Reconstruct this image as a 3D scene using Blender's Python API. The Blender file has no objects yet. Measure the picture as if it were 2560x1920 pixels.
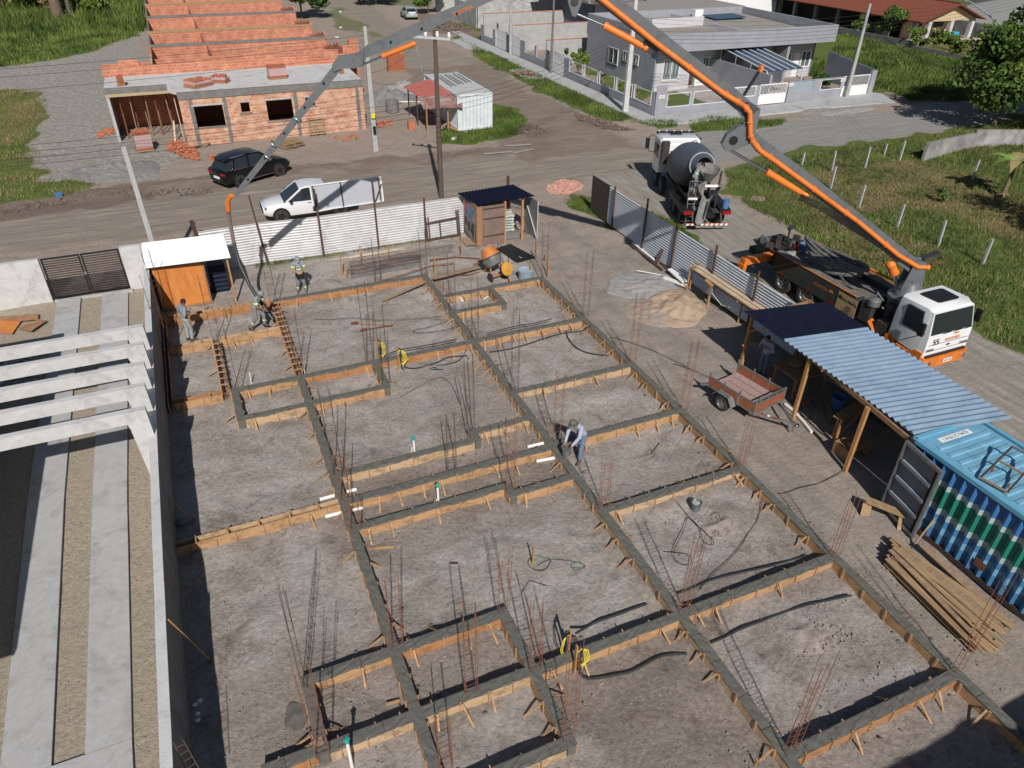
import bpy, bmesh, math, random
import numpy as np
from mathutils import Vector, Matrix, noise as mn
random.seed(7); rng = np.random.default_rng(11)
R = math.radians
scene = bpy.context.scene
COL = scene.collection
# ------------------------------------------------------------------ camera
CZ = 14.5; FPX = 1817.46
YAW, PITCH, ROLL = 0.41816427, 0.59307078, -0.01724919
cy, sy, cp, sp = math.cos(YAW), math.sin(YAW), math.cos(PITCH), math.sin(PITCH)
fwd = Vector((sy*cp, cy*cp, -sp)); rgt = Vector((cy, -sy, 0)); dwn = fwd.cross(rgt)
cr, sr = math.cos(ROLL), math.sin(ROLL)
RX = rgt*cr + dwn*sr; DN = -rgt*sr + dwn*cr
cd = bpy.data.cameras.new('camera'); cam = bpy.data.objects.new('camera', cd); COL.objects.link(cam)
cd.sensor_width = 36; cd.lens = FPX/2560*36; cd.clip_end = 3000; cd.clip_start = 0.1
mt = Matrix(((RX.x, -DN.x, -fwd.x, 0), (RX.y, -DN.y, -fwd.y, 0), (RX.z, -DN.z, -fwd.z, CZ), (0, 0, 0, 1)))
cam.matrix_world = mt; scene.camera = cam
scene.render.resolution_x = 1024; scene.render.resolution_y = 768
# ------------------------------------------------------------------ light
SAZ, SEL = R(76), R(39.5)           # direction shadows fall (from +X towards +Y), sun height
w = bpy.data.worlds.new('World'); scene.world = w; w.use_nodes = True
nt = w.node_tree; bg = nt.nodes['Background']; sk = nt.nodes.new('ShaderNodeTexSky')
sk.sky_type = 'NISHITA'; sk.sun_disc = False; sk.sun_elevation = SEL
sk.sun_rotation = math.atan2(-math.cos(SAZ), -math.sin(SAZ))
sk.air_density = 1.0; sk.dust_density = 0.6
nt.links.new(sk.outputs[0], bg.inputs[0]); bg.inputs[1].default_value = 0.052
sl = bpy.data.lights.new('sun', 'SUN'); so = bpy.data.objects.new('sun', sl); COL.objects.link(so)
sl.energy = 4.6; sl.angle = R(0.55); sl.color = (1.0, 0.955, 0.90)
so.rotation_euler = Vector((math.cos(SEL)*math.cos(SAZ), math.cos(SEL)*math.sin(SAZ), -math.sin(SEL))).to_track_quat('-Z', 'Y').to_euler()
so.location = (0, -20, 40)
scene.view_settings.view_transform = 'Standard'; scene.view_settings.look = 'None'
scene.view_settings.exposure = 0.0; scene.view_settings.gamma = 1
# ------------------------------------------------------------------ survey helper: where a sight line of the survey photo meets height z
TO = {0: (0, 0), 1: (0, 0), 2: (830, 0), 3: (1660, 0), 4: (0, 620), 5: (830, 620), 6: (1660, 620), 7: (0, 1245), 8: (830, 1245), 9: (1660, 1245)}
def G(n, x, y, z=0.0):
    if n == 0: px, py = x, y
    else: px, py = TO[n][0]+.406871*x, TO[n][1]+.406871*y
    d = RX*((px-1280)/FPX) + DN*((py-960)/FPX) + fwd
    t = (z-CZ)/d.z
    return Vector((d.x*t, d.y*t, z))
def GL(n, pts, z=0.0): return [G(n, a, b, z) for a, b in pts]
# ------------------------------------------------------------------ materials
MATS = {}
def mat(name, col, rough=.8, metal=0., var=.15, scale=6., bump=.0, bscale=40., spec=.5, col2=None, stretch=None, trans=0., detail=6, stain=0., sscale=.8):
    if name in MATS: return MATS[name]
    m = bpy.data.materials.new(name); m.use_nodes = True; MATS[name] = m
    t = m.node_tree; N = t.nodes; L = t.links; b = N['Principled BSDF']
    b.inputs['Roughness'].default_value = rough; b.inputs['Metallic'].default_value = metal
    b.inputs['Specular IOR Level'].default_value = spec
    if trans: b.inputs['Transmission Weight'].default_value = trans
    tc = N.new('ShaderNodeTexCoord'); src = tc.outputs['Object']
    if stretch:
        mp = N.new('ShaderNodeMapping'); mp.inputs['Scale'].default_value = stretch; L.new(src, mp.inputs[0]); src = mp.outputs[0]
    n = N.new('ShaderNodeTexNoise'); n.inputs['Scale'].default_value = scale; n.inputs['Detail'].default_value = detail; n.inputs['Roughness'].default_value = .65
    L.new(src, n.inputs['Vector'])
    mx = N.new('ShaderNodeMix'); mx.data_type = 'RGBA'
    c = np.array(col[:3]); c2 = np.array(col2[:3]) if col2 is not None else c*(1-var*1.6)
    c1 = c if col2 is not None else np.minimum(c*(1+var), 1)
    rp = N.new('ShaderNodeValToRGB'); rp.color_ramp.elements[0].position = .3; rp.color_ramp.elements[1].position = .7
    rp.color_ramp.elements[0].color = (*c2, 1); rp.color_ramp.elements[1].color = (*c1, 1)
    L.new(n.outputs['Fac'], rp.inputs[0]); L.new(rp.outputs[0], b.inputs['Base Color'])
    if stain:      # dirt and splash marks with a shape of their own
        n3 = N.new('ShaderNodeTexNoise'); n3.inputs['Scale'].default_value = sscale; n3.inputs['Detail'].default_value = 13; n3.inputs['Roughness'].default_value = .72; n3.inputs['Distortion'].default_value = .6; L.new(tc.outputs['Object'], n3.inputs['Vector'])
        r3 = N.new('ShaderNodeValToRGB'); e3 = r3.color_ramp.elements; e3[0].position = .50; e3[1].position = .66; e3[0].color = (1, 1, 1, 1); e3[1].color = (1-stain, 1-stain*1.03, 1-stain*1.06, 1); L.new(n3.outputs['Fac'], r3.inputs[0])
        mm = N.new('ShaderNodeMix'); mm.data_type = 'RGBA'; mm.blend_type = 'MULTIPLY'; mm.inputs[0].default_value = 1; L.new(rp.outputs[0], mm.inputs[6]); L.new(r3.outputs[0], mm.inputs[7]); L.new(mm.outputs[2], b.inputs['Base Color'])
    if bump:
        n2 = N.new('ShaderNodeTexNoise'); n2.inputs['Scale'].default_value = bscale; n2.inputs['Detail'].default_value = 5; L.new(src, n2.inputs['Vector'])
        bp = N.new('ShaderNodeBump'); bp.inputs['Strength'].default_value = min(1, bump); bp.inputs['Distance'].default_value = .02; L.new(n2.outputs['Fac'], bp.inputs['Height']); L.new(bp.outputs[0], b.inputs['Normal'])
    return m
def brickmat(name, c1, c2, mortar, bw=.3, bh=.2, msize=.018):
    m = bpy.data.materials.new(name); m.use_nodes = True; MATS[name] = m
    t = m.node_tree; N = t.nodes; L = t.links; b = N['Principled BSDF']; b.inputs['Roughness'].default_value = .9
    b.inputs['Specular IOR Level'].default_value = .2
    tc = N.new('ShaderNodeTexCoord'); sx = N.new('ShaderNodeSeparateXYZ'); L.new(tc.outputs['Object'], sx.inputs[0])
    ad = N.new('ShaderNodeMath'); ad.operation = 'ADD'; L.new(sx.outputs[0], ad.inputs[0]); L.new(sx.outputs[1], ad.inputs[1])
    cb = N.new('ShaderNodeCombineXYZ'); L.new(ad.outputs[0], cb.inputs[0]); L.new(sx.outputs[2], cb.inputs[1])
    br = N.new('ShaderNodeTexBrick'); L.new(cb.outputs[0], br.inputs['Vector'])
    br.inputs['Color1'].default_value = (*c1, 1); br.inputs['Color2'].default_value = (*c2, 1); br.inputs['Mortar'].default_value = (*mortar, 1)
    br.inputs['Scale'].default_value = 1; br.inputs['Brick Width'].default_value = bw; br.inputs['Row Height'].default_value = bh
    br.inputs['Mortar Size'].default_value = msize; br.inputs['Mortar Smooth'].default_value = .3; br.inputs['Bias'].default_value = .0
    n = N.new('ShaderNodeTexNoise'); n.inputs['Scale'].default_value = 1.6; n.inputs['Detail'].default_value = 8; L.new(tc.outputs['Object'], n.inputs['Vector'])
    rp = N.new('ShaderNodeValToRGB'); rp.color_ramp.elements[0].position = .35; rp.color_ramp.elements[1].position = .75; rp.color_ramp.elements[0].color = (.8, .78, .76, 1); rp.color_ramp.elements[1].color = (1.15, 1.2, 1.2, 1)
    L.new(n.outputs['Fac'], rp.inputs[0])
    mx = N.new('ShaderNodeMix'); mx.data_type = 'RGBA'; mx.blend_type = 'MULTIPLY'; mx.inputs[0].default_value = 1; L.new(br.outputs['Color'], mx.inputs[6]); L.new(rp.outputs[0], mx.inputs[7])
    L.new(mx.outputs[2], b.inputs['Base Color'])
    bp = N.new('ShaderNodeBump'); bp.inputs['Strength'].default_value = .5; bp.inputs['Distance'].default_value = .02; bp.invert = True; L.new(br.outputs['Fac'], bp.inputs['Height']); L.new(bp.outputs[0], b.inputs['Normal'])
    return m
def glass(name, col=(.02, .025, .03), rough=.06):
    m = bpy.data.materials.new(name); m.use_nodes = True; MATS[name] = m; b = m.node_tree.nodes['Principled BSDF']
    b.inputs['Base Color'].default_value = (*col, 1); b.inputs['Roughness'].default_value = rough; b.inputs['Specular IOR Level'].default_value = .6
    return m
def paint(name, col, rough=.3, coat=.4, dust=.12, stain=.0):
    m = mat(name, col, rough=rough, var=.05, scale=3, stain=stain, sscale=2.2, col2=tuple(c*(1-dust)+.25*dust for c in col)); m.node_tree.nodes['Principled BSDF'].inputs['Coat Weight'].default_value = coat
    return m
FORM = mat('form_board', (.52, .32, .165), var=.3, scale=2.2, stretch=(1, 1, 7), bump=.15, col2=(.33, .185, .09), stain=.45, sscale=3.5)
FORM2 = mat('form_board_pale', (.56, .40, .25), scale=2.6, stretch=(1, 1, 8), bump=.15, col2=(.38, .25, .14), stain=.5, sscale=3); FORM3 = mat('form_board_red', (.46, .22, .09), scale=2.4, stretch=(1, 1, 7), bump=.15, col2=(.27, .13, .06), stain=.4, sscale=4)
FORMD = mat('form_board_old', (.40, .22, .11), var=.3, scale=4, stretch=(1, 1, 6), col2=(.20, .11, .06))
WOODP = mat('plywood', (.62, .25, .06), var=.2, scale=2.2, stretch=(2.2, 1, .7), col2=(.50, .15, .035))
WOODG = mat('weathered_wood', (.36, .25, .16), scale=4, stretch=(1, 4, 4), col2=(.20, .13, .085))
WOODL = mat('lumber', (.42, .28, .155), scale=3, stretch=(3, .8, 3), col2=(.24, .15, .08))
WOODW = mat('planed_board', (.66, .55, .42), scale=3, stretch=(3, .6, 3), col2=(.45, .36, .27))
WOODPO = mat('timber_post', (.50, .27, .10), scale=5, stretch=(3, 3, .5), col2=(.30, .14, .05))
WET = mat('fresh_concrete', (.14, .137, .118), rough=.75, scale=6, bump=.5, bscale=30, col2=(.095, .092, .08))
CONC = mat('concrete', (.44, .445, .45), scale=5.0, bump=.3, bscale=30, col2=(.37, .365, .355), detail=12, stain=.28, sscale=1.1)
CONCL = mat('pale_concrete', (.58, .575, .57), scale=2.5, bump=.3, bscale=25, col2=(.48, .475, .465), detail=12, stain=.3, sscale=1.3)
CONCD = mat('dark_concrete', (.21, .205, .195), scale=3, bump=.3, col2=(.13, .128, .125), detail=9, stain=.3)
PLAST = mat('grey_plaster', (.32, .33, .365), var=.06, scale=1.2, col2=(.255, .26, .29), detail=8)
PLASTL = mat('light_plaster', (.52, .51, .53), scale=1.2, col2=(.46, .45, .47))
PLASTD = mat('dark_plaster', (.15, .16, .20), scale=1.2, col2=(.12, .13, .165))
ROUGHW = mat('rough_render', (.42, .42, .40), scale=1.1, col2=(.30, .30, .29), detail=10, bump=.2)
WHITE = mat('white_paint', (.78, .78, .78), rough=.45, var=.04, scale=2)
SHEET = mat('galvanised_sheet', (.58, .58, .585), rough=.5, metal=.15, scale=1.4, col2=(.47, .47, .48), stain=.25, sscale=1.6)
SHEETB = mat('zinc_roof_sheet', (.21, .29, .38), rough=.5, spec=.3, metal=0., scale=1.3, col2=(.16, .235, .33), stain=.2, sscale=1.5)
SHEETW = mat('white_roof_sheet', (.76, .80, .80), rough=.4, var=.05, scale=1.5)
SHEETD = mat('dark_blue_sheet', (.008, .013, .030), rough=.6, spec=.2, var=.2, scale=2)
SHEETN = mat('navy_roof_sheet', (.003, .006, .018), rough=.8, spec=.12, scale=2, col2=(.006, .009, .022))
RUST = mat('rust', (.23, .085, .04), rough=.9, scale=8, col2=(.12, .045, .028))
REBAR = mat('rusty_rebar', (.27, .105, .055), rough=.85, scale=5, col2=(.15, .06, .04))
REBARD = mat('dark_rebar', (.12, .075, .06), rough=.8, scale=5, col2=(.07, .05, .045))
STEELD = mat('dark_steel', (.035, .028, .027), rough=.6, scale=3, col2=(.07, .045, .035))
IRON = mat('brown_steel', (.10, .05, .035), rough=.8, scale=4, col2=(.05, .03, .028))
BLACK = mat('black_plastic', (.012, .012, .013), rough=.5, scale=5)
RUBBER = mat('rubber', (.022, .021, .02), rough=.85, scale=9, col2=(.045, .042, .038))
ORANGE = paint('orange_paint', (.76, .19, .014), rough=.42, coat=.15, stain=.35)
BOOMG = paint('boom_grey', (.125, .135, .145), rough=.45, coat=.1, dust=.05, stain=.35)
CHROME = mat('chrome', (.55, .58, .6), rough=.15, metal=1., var=.02)
GALV = mat('galvanised_steel', (.33, .34, .34), rough=.45, metal=.6, scale=5, col2=(.22, .23, .23))
CARB = paint('black_car_paint', (.003, .003, .004), rough=.25, coat=.3, dust=.0)
CARW = paint('white_car_paint', (.72, .72, .73), rough=.2, coat=.8, dust=.05)
TRKW = paint('white_truck_paint', (.74, .74, .75), rough=.25, coat=.6, dust=.06)
GLASS = glass('dark_glass'); GLASSG = glass('window_glass', (.10, .14, .14), .1); GLASSB = glass('blue_polycarbonate', (.02, .05, .10), .25)
PVC = mat('white_pipe', (.78, .76, .72), rough=.4, var=.05)
TEAL = mat('teal_plastic', (.03, .33, .28), rough=.45)
YEL = mat('yellow_conduit', (.75, .62, .05), rough=.45, var=.1, scale=30)
CORR = mat('black_conduit', (.03, .034, .036), rough=.45, scale=50)
CABLE = mat('black_cable', (.03, .028, .027), rough=.6)
SKIN = mat('skin', (.26, .12, .07), rough=.55, var=.08); SKINL = mat('light_skin', (.45, .24, .16), rough=.55, var=.08)
HAIR = mat('hair', (.012, .009, .007), rough=.8)
SHIRT = mat('grey_shirt', (.27, .30, .33), rough=.95, scale=9, col2=(.20, .22, .25)); SHIRTL = mat('pale_blue_shirt', (.42, .44, .53), rough=.95, scale=9, col2=(.33, .35, .44))
TROU = mat('grey_trousers', (.24, .23, .24), rough=.95, scale=9, col2=(.17, .165, .17)); JEANS = mat('jeans', (.15, .21, .29), rough=.95, scale=12, col2=(.09, .13, .19))
TROUW = mat('stained_trousers', (.40, .40, .37), rough=.95, scale=12, col2=(.22, .25, .24))
HIVIS = mat('reflective_band', (.62, .80, .30), rough=.6, var=.05); HELM = paint('grey_helmet', (.22, .23, .26), rough=.4)
BOOT = mat('boots', (.05, .045, .04), rough=.8); SAND = mat('sand', (.46, .325, .22), rough=.95, scale=2.2, bump=1, bscale=14, col2=(.30, .235, .18), detail=9)
GRAV = mat('gravel', (.42, .41, .40), rough=.95, scale=14, bump=1, bscale=60, col2=(.22, .215, .21)); GRAVD = mat('grey_gravel', (.27, .265, .255), rough=.95, scale=12, bump=1, bscale=40, col2=(.14, .14, .135))
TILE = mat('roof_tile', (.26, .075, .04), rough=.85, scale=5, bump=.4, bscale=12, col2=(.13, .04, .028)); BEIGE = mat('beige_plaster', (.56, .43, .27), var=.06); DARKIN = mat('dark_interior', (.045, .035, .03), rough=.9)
TERRA = mat('terracotta', (.50, .18, .095), rough=.9, scale=7, col2=(.38, .12, .06)); TERRAH = mat('terracotta_holes', (.14, .035, .02), rough=.9)
BRICK = brickmat('brick_wall', (.58, .215, .125), (.48, .155, .085), (.50, .34, .27)); BRICKP = brickmat('pale_brick_wall', (.62, .37, .25), (.50, .20, .12), (.54, .42, .34), .3, .2, .02)
BLOCK = brickmat('block_wall', (.42, .42, .40), (.36, .36, .345), (.50, .49, .47), .4, .2, .014)
LEAF = [mat('leaf_green_%s' % k, c, rough=.7, var=.25, scale=1.5, spec=.25) for k, c in (('dark', (.030, .062, .014)), ('mid', (.062, .115, .020)), ('light', (.115, .180, .030)))]
GRASSM = [mat('grass_%s' % k, c, rough=.8, var=.3, scale=.4, spec=.2) for k, c in (('deep', (.066, .112, .024)), ('bright', (.138, .180, .042)), ('dry', (.27, .22, .105)))]
BARK = mat('bark', (.16, .13, .10), rough=.95, scale=7, col2=(.08, .065, .05)); CLOTHP = mat('plastic_wrap', (.42, .33, .36), rough=.2, var=.1)
REDPL = mat('red_plastic', (.45, .02, .015), rough=.4); BLUEPL = mat('blue_plastic', (.05, .15, .34), rough=.5, scale=4, col2=(.10, .22, .40)); REDL = mat('red_lens', (.30, .01, .01), rough=.2)
PINKR = mat('pink_rust_sheet', (.50, .16, .13), rough=.7, scale=2, col2=(.40, .11, .08))
CONTW = mat('white_container', (.66, .70, .72), rough=.5, scale=2, col2=(.52, .56, .58)); CONTB = mat('blue_container', (.10, .31, .46), rough=.5, scale=1.6, col2=(.14, .40, .56))
GREYP = mat('grey_sign_panel', (.40, .41, .45), rough=.6, var=.05)
# ------------------------------------------------------------------ mesh builder
class M:
    def __init__(s): s.v = []; s.f = []; s.m = []; s.mats = []; s.k = 0
    def use(s, m):
        if m not in s.mats: s.mats.append(m)
        s.k = s.mats.index(m); return s
    def add(s, vs, fs):
        o = len(s.v); s.v += [tuple(v) for v in vs]
        for f in fs: s.f.append(tuple(i+o for i in f)); s.m.append(s.k)
        return s
    def box(s, c, d, rz=0., mtx=None):
        hx, hy, hz = d[0]/2, d[1]/2, d[2]/2; ca, sa = math.cos(rz), math.sin(rz); vs = []
        for z in (-hz, hz):
            for x, y in ((-hx, -hy), (hx, -hy), (hx, hy), (-hx, hy)):
                vs.append(Vector((c[0]+x*ca-y*sa, c[1]+x*sa+y*ca, c[2]+z)))
        if mtx: vs = [mtx @ v for v in vs]
        return s.add(vs, [(0, 3, 2, 1), (4, 5, 6, 7), (0, 1, 5, 4), (1, 2, 6, 5), (2, 3, 7, 6), (3, 0, 4, 7)])
    def bb(s, a, b): return s.box(((a[0]+b[0])/2, (a[1]+b[1])/2, (a[2]+b[2])/2), (abs(b[0]-a[0]), abs(b[1]-a[1]), abs(b[2]-a[2])))
    def beam(s, p, q, w, h, up=(0, 0, 1), w2=None, h2=None):
        p, q = Vector(p), Vector(q); d = (q-p).normalized(); u = Vector(up)
        if abs(d.dot(u)) > .98: u = Vector((1, 0, 0))
        r = d.cross(u).normalized(); u = r.cross(d); w2 = w if w2 is None else w2; h2 = h if h2 is None else h2
        vs = []
        for c, ww, hh in ((p, w, h), (q, w2, h2)):
            for a, b in ((-1, -1), (1, -1), (1, 1), (-1, 1)): vs.append(c+r*(a*ww/2)+u*(b*hh/2))
        return s.add(vs, [(0, 3, 2, 1), (4, 5, 6, 7), (0, 1, 5, 4), (1, 2, 6, 5), (2, 3, 7, 6), (3, 0, 4, 7)])
    def tube(s, pts, r, n=8, cap=True):
        pts = [Vector(p) for p in pts]; rs = r if isinstance(r, (list, tuple)) else [r]*len(pts); o = []; prev = None
        for i, p in enumerate(pts):
            d = (pts[min(i+1, len(pts)-1)]-pts[max(i-1, 0)]).normalized()
            if prev is None: a = d.orthogonal().normalized()
            else:
                a = prev-d*prev.dot(d); a = a.normalized() if a.length > 1e-4 else d.orthogonal().normalized()
            prev = a; b = d.cross(a)
            o += [p+(a*math.cos(2*math.pi*k/n)+b*math.sin(2*math.pi*k/n))*rs[i] for k in range(n)]
        fs = [(i*n+k, i*n+(k+1) % n, (i+1)*n+(k+1) % n, (i+1)*n+k) for i in range(len(pts)-1) for k in range(n)]
        if cap: fs += [tuple(range(n-1, -1, -1)), tuple((len(pts)-1)*n+k for k in range(n))]
        return s.add(o, fs)
    def ring(s, c, axis, R0, r, n=20, m=8):
        c = Vector(c); ax = Vector(axis).normalized(); a = ax.orthogonal().normalized(); b = ax.cross(a); vs = []
        for i in range(n):
            t = 2*math.pi*i/n; e = a*math.cos(t)+b*math.sin(t)
            for j in range(m):
                u = 2*math.pi*j/m; vs.append(c+e*(R0+r*math.cos(u))+ax*(r*math.sin(u)))
        return s.add(vs, [(i*m+j, ((i+1) % n)*m+j, ((i+1) % n)*m+(j+1) % m, i*m+(j+1) % m) for i in range(n) for j in range(m)])
    def lathe(s, c, axis, prof, n=24):
        c = Vector(c); ax = Vector(axis).normalized(); a = ax.orthogonal().normalized(); b = ax.cross(a); vs = []
        for (t, r) in prof:
            for k in range(n): vs.append(c+ax*t+(a*math.cos(2*math.pi*k/n)+b*math.sin(2*math.pi*k/n))*max(r, .0005))
        fs = [(i*n+k, i*n+(k+1) % n, (i+1)*n+(k+1) % n, (i+1)*n+k) for i in range(len(prof)-1) for k in range(n)]
        fs += [tuple(range(n-1, -1, -1)), tuple((len(prof)-1)*n+k for k in range(n))]
        return s.add(vs, fs)
    def prism(s, poly, a, b, axis='z'):
        # poly 2D; axis z: (x,y) from z=a..b ; axis x: (y,z) from x=a..b ; axis y: (x,z) from y=a..b
        def P(u, v, t): return (u, v, t) if axis == 'z' else ((t, u, v) if axis == 'x' else (u, t, v))
        n = len(poly); vs = [P(u, v, a) for u, v in poly]+[P(u, v, b) for u, v in poly]
        fs = [tuple(range(n-1, -1, -1)), tuple(range(n, 2*n))]+[(i, (i+1) % n, n+(i+1) % n, n+i) for i in range(n)]
        return s.add(vs, fs)
    def slab(s, quad, th, nrm=None):
        q = [Vector(p) for p in quad]; n = nrm or (q[1]-q[0]).cross(q[2]-q[0]).normalized()
        k = len(q); vs = q+[p-Vector(n)*th for p in q]
        return s.add(vs, [tuple(range(k)), tuple(range(2*k-1, k-1, -1))]+[(i, k+i, k+(i+1) % k, (i+1) % k) for i in range(k)])
    def loft(s, rings, close=True, caps=True):
        n = len(rings[0]); vs = [p for r in rings for p in r]; kk = n if close else n-1
        fs = [(i*n+k, i*n+(k+1) % n, (i+1)*n+(k+1) % n, (i+1)*n+k) for i in range(len(rings)-1) for k in range(kk)]
        if caps: fs += [tuple(range(n-1, -1, -1)), tuple((len(rings)-1)*n+k for k in range(n))]
        return s.add(vs, fs)
    def ell(s, c, r, n=14, m=9, mtx=None):
        vs = []; c = Vector(c)
        for i in range(m+1):
            t = math.pi*i/m
            for k in range(n):
                u = 2*math.pi*k/n; v = Vector((r[0]*math.sin(t)*math.cos(u), r[1]*math.sin(t)*math.sin(u), r[2]*math.cos(t)))
                vs.append(c+((mtx @ v) if mtx else v))
        return s.add(vs, [(i*n+k, (i+1)*n+k, (i+1)*n+(k+1) % n, i*n+(k+1) % n) for i in range(m) for k in range(n)])
    def corr(s, o, u, v, lu, lv, pitch=.18, amp=.02, sharp=False, th=.004):
        # corrugated sheet: origin o, ridges run along v, waves along u
        o, u, v = Vector(o), Vector(u).normalized(), Vector(v).normalized(); nn = u.cross(v).normalized()
        k = max(2, int(lu/pitch*(4 if sharp else 8))); vs = []
        for i in range(k+1):
            t = lu*i/k; ph = (t/pitch) % 1.0
            h = (max(-1, min(1, (abs(ph*4-2)-1)*1.8)) if sharp else math.cos(2*math.pi*ph))*amp
            if sharp and i % 4 in (1, 3): pass
            for q in (0, lv): vs.append(o+u*t+v*q+nn*h)
            for q in (0, lv): vs.append(o+u*t+v*q+nn*(h-th))
        fs = []
        for i in range(k):
            a = i*4; b = a+4; fs += [(a, b, b+1, a+1), (a+2, a+3, b+3, b+2), (a, a+2, b+2, b), (a+1, b+1, b+3, a+3)]
        fs += [(0, 1, 3, 2), (k*4, k*4+2, k*4+3, k*4+1)]
        return s.add(vs, fs)
    def build(s, name, m=None, parent=None, smooth=False, origin=None, world=True):
        off = Vector((0, 0, 0))
        if parent is not None and world:
            p = parent
            while p is not None: off = off+Vector(p.location); p = p.parent
        elif origin is not None: off = Vector(origin)
        elif parent is None and s.v and world:
            a = np.array(s.v, float); off = Vector(((a[:, 0].min()+a[:, 0].max())/2, (a[:, 1].min()+a[:, 1].max())/2, a[:, 2].min()))
        me = bpy.data.meshes.new(name); me.from_pydata([(x-off.x, y-off.y, z-off.z) for x, y, z in s.v] if (off.length > 0) else s.v, [], s.f)
        if s.mats:
            for q in s.mats: me.materials.append(q)
            me.polygons.foreach_set('material_index', s.m)
        if m is not None:
            if s.mats: me.materials[0] = m
            else: me.materials.append(m)
        if smooth:
            me.polygons.foreach_set('use_smooth', [True]*len(me.polygons))
            try: me.set_sharp_from_angle(angle=R(38))
            except Exception: pass
        me.update()
        ob = bpy.data.objects.new(name, me); COL.objects.link(ob)
        if parent is not None: ob.parent = parent
        else: ob.location = off
        return ob
def tag(o, label=None, cat=None, group=None, kind=None):
    if label: o['label'] = label
    if cat: o['category'] = cat
    if group: o['group'] = group
    if kind: o['kind'] = kind
    return o
def thing(name, label, cat, loc=(0, 0, 0), rz=0., group=None):
    o = bpy.data.objects.new(name, None); COL.objects.link(o); o.location = loc; o.rotation_euler = (0, 0, rz); o.empty_display_size = .2
    return tag(o, label, cat, group)
def clone(o, loc=None, rz=None, label=None, parent=None):
    c = o.copy(); COL.objects.link(c); c.parent = parent
    if loc is not None: c.location = loc
    if rz is not None: c.rotation_euler = (0, 0, rz)
    if label: c['label'] = label
    for ch in [x for x in bpy.data.objects if x.parent == o]: clone(ch, parent=c)
    return c
def text(s, size, m, mtx, parent, name='lettering', ext=.003, world=False):
    cu = bpy.data.curves.new(name, 'FONT'); cu.body = s; cu.size = size; cu.extrude = ext; cu.align_x = 'CENTER'; cu.align_y = 'CENTER'
    to = bpy.data.objects.new('t', cu); me = bpy.data.meshes.new_from_object(to); bpy.data.objects.remove(to)
    me.transform(mtx); me.materials.clear(); me.materials.append(m)
    ob = bpy.data.objects.new(name, me); COL.objects.link(ob); ob.parent = parent; return ob
def frame(o, x, y):   # matrix with text x-direction and y-direction in space
    x = Vector(x).normalized(); y = Vector(y).normalized(); z = x.cross(y).normalized(); y = z.cross(x); o = Vector(o)
    return Matrix(((x.x, y.x, z.x, o.x), (x.y, y.y, z.y, o.y), (x.z, y.z, z.z, o.z), (0, 0, 0, 1)))
# ------------------------------------------------------------------ ground sheet
def vnoise(x, y, s, seed):
    r = np.random.default_rng(seed).random((256, 256)); u = x/s; v = y/s; iu = np.floor(u).astype(int); iv = np.floor(v).astype(int); fu = u-iu; fv = v-iv
    fu = fu*fu*(3-2*fu); fv = fv*fv*(3-2*fv); g = lambda a, b: r[a % 256, b % 256]
    return (g(iu, iv)*(1-fu)+g(iu+1, iv)*fu)*(1-fv)+(g(iu, iv+1)*(1-fu)+g(iu+1, iv+1)*fu)*fv
def inpoly(x, y, poly):
    c = np.zeros(x.shape, bool); n = len(poly)
    for i in range(n):
        x0, y0 = poly[i][0], poly[i][1]; x1, y1 = poly[(i+1) % n][0], poly[(i+1) % n][1]
        if y0 == y1: continue
        c ^= ((y0 > y) != (y1 > y)) & (x < (x1-x0)*(y-y0)/(y1-y0)+x0)
    return c
def grow(a, step, lim, f=1.12):
    o = []; v = a; s = step
    while abs(v) < lim: s *= f; v += s; o.append(v)
    return o
gx = np.array(sorted([-q for q in grow(45, .8, 900)]+list(np.arange(-45, -13, .45))+list(np.arange(-13, 36, .2))+list(np.arange(36, 66, .35))+list(np.arange(66, 110, .7))+grow(110, .8, 900)))
gy = np.array(sorted([-q for q in grow(6, .5, 300)]+list(np.arange(-6, 3, .5))+list(np.arange(3, 50, .2))+list(np.arange(50, 82, .35))+list(np.arange(82, 160, .7))+grow(160, .8, 1200)))
XX, YY = np.meshgrid(gx, gy); X = XX.ravel(); Y = YY.ravel()
wx = X+(vnoise(X, Y, 1.3, 1)-.5)*1.3+(vnoise(X, Y, .45, 2)-.5)*.5; wy = Y+(vnoise(X, Y, 1.3, 3)-.5)*1.3+(vnoise(X, Y, .45, 4)-.5)*.5
far = np.clip((Y-45)/60, 0, 1)
wx = wx+(vnoise(X, Y, 4, 5)-.5)*3*far; wy = wy+(vnoise(X, Y, 4, 6)-.5)*4*far
P = lambda n, pts: [(p.x, p.y) for p in GL(n, pts)]
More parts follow.
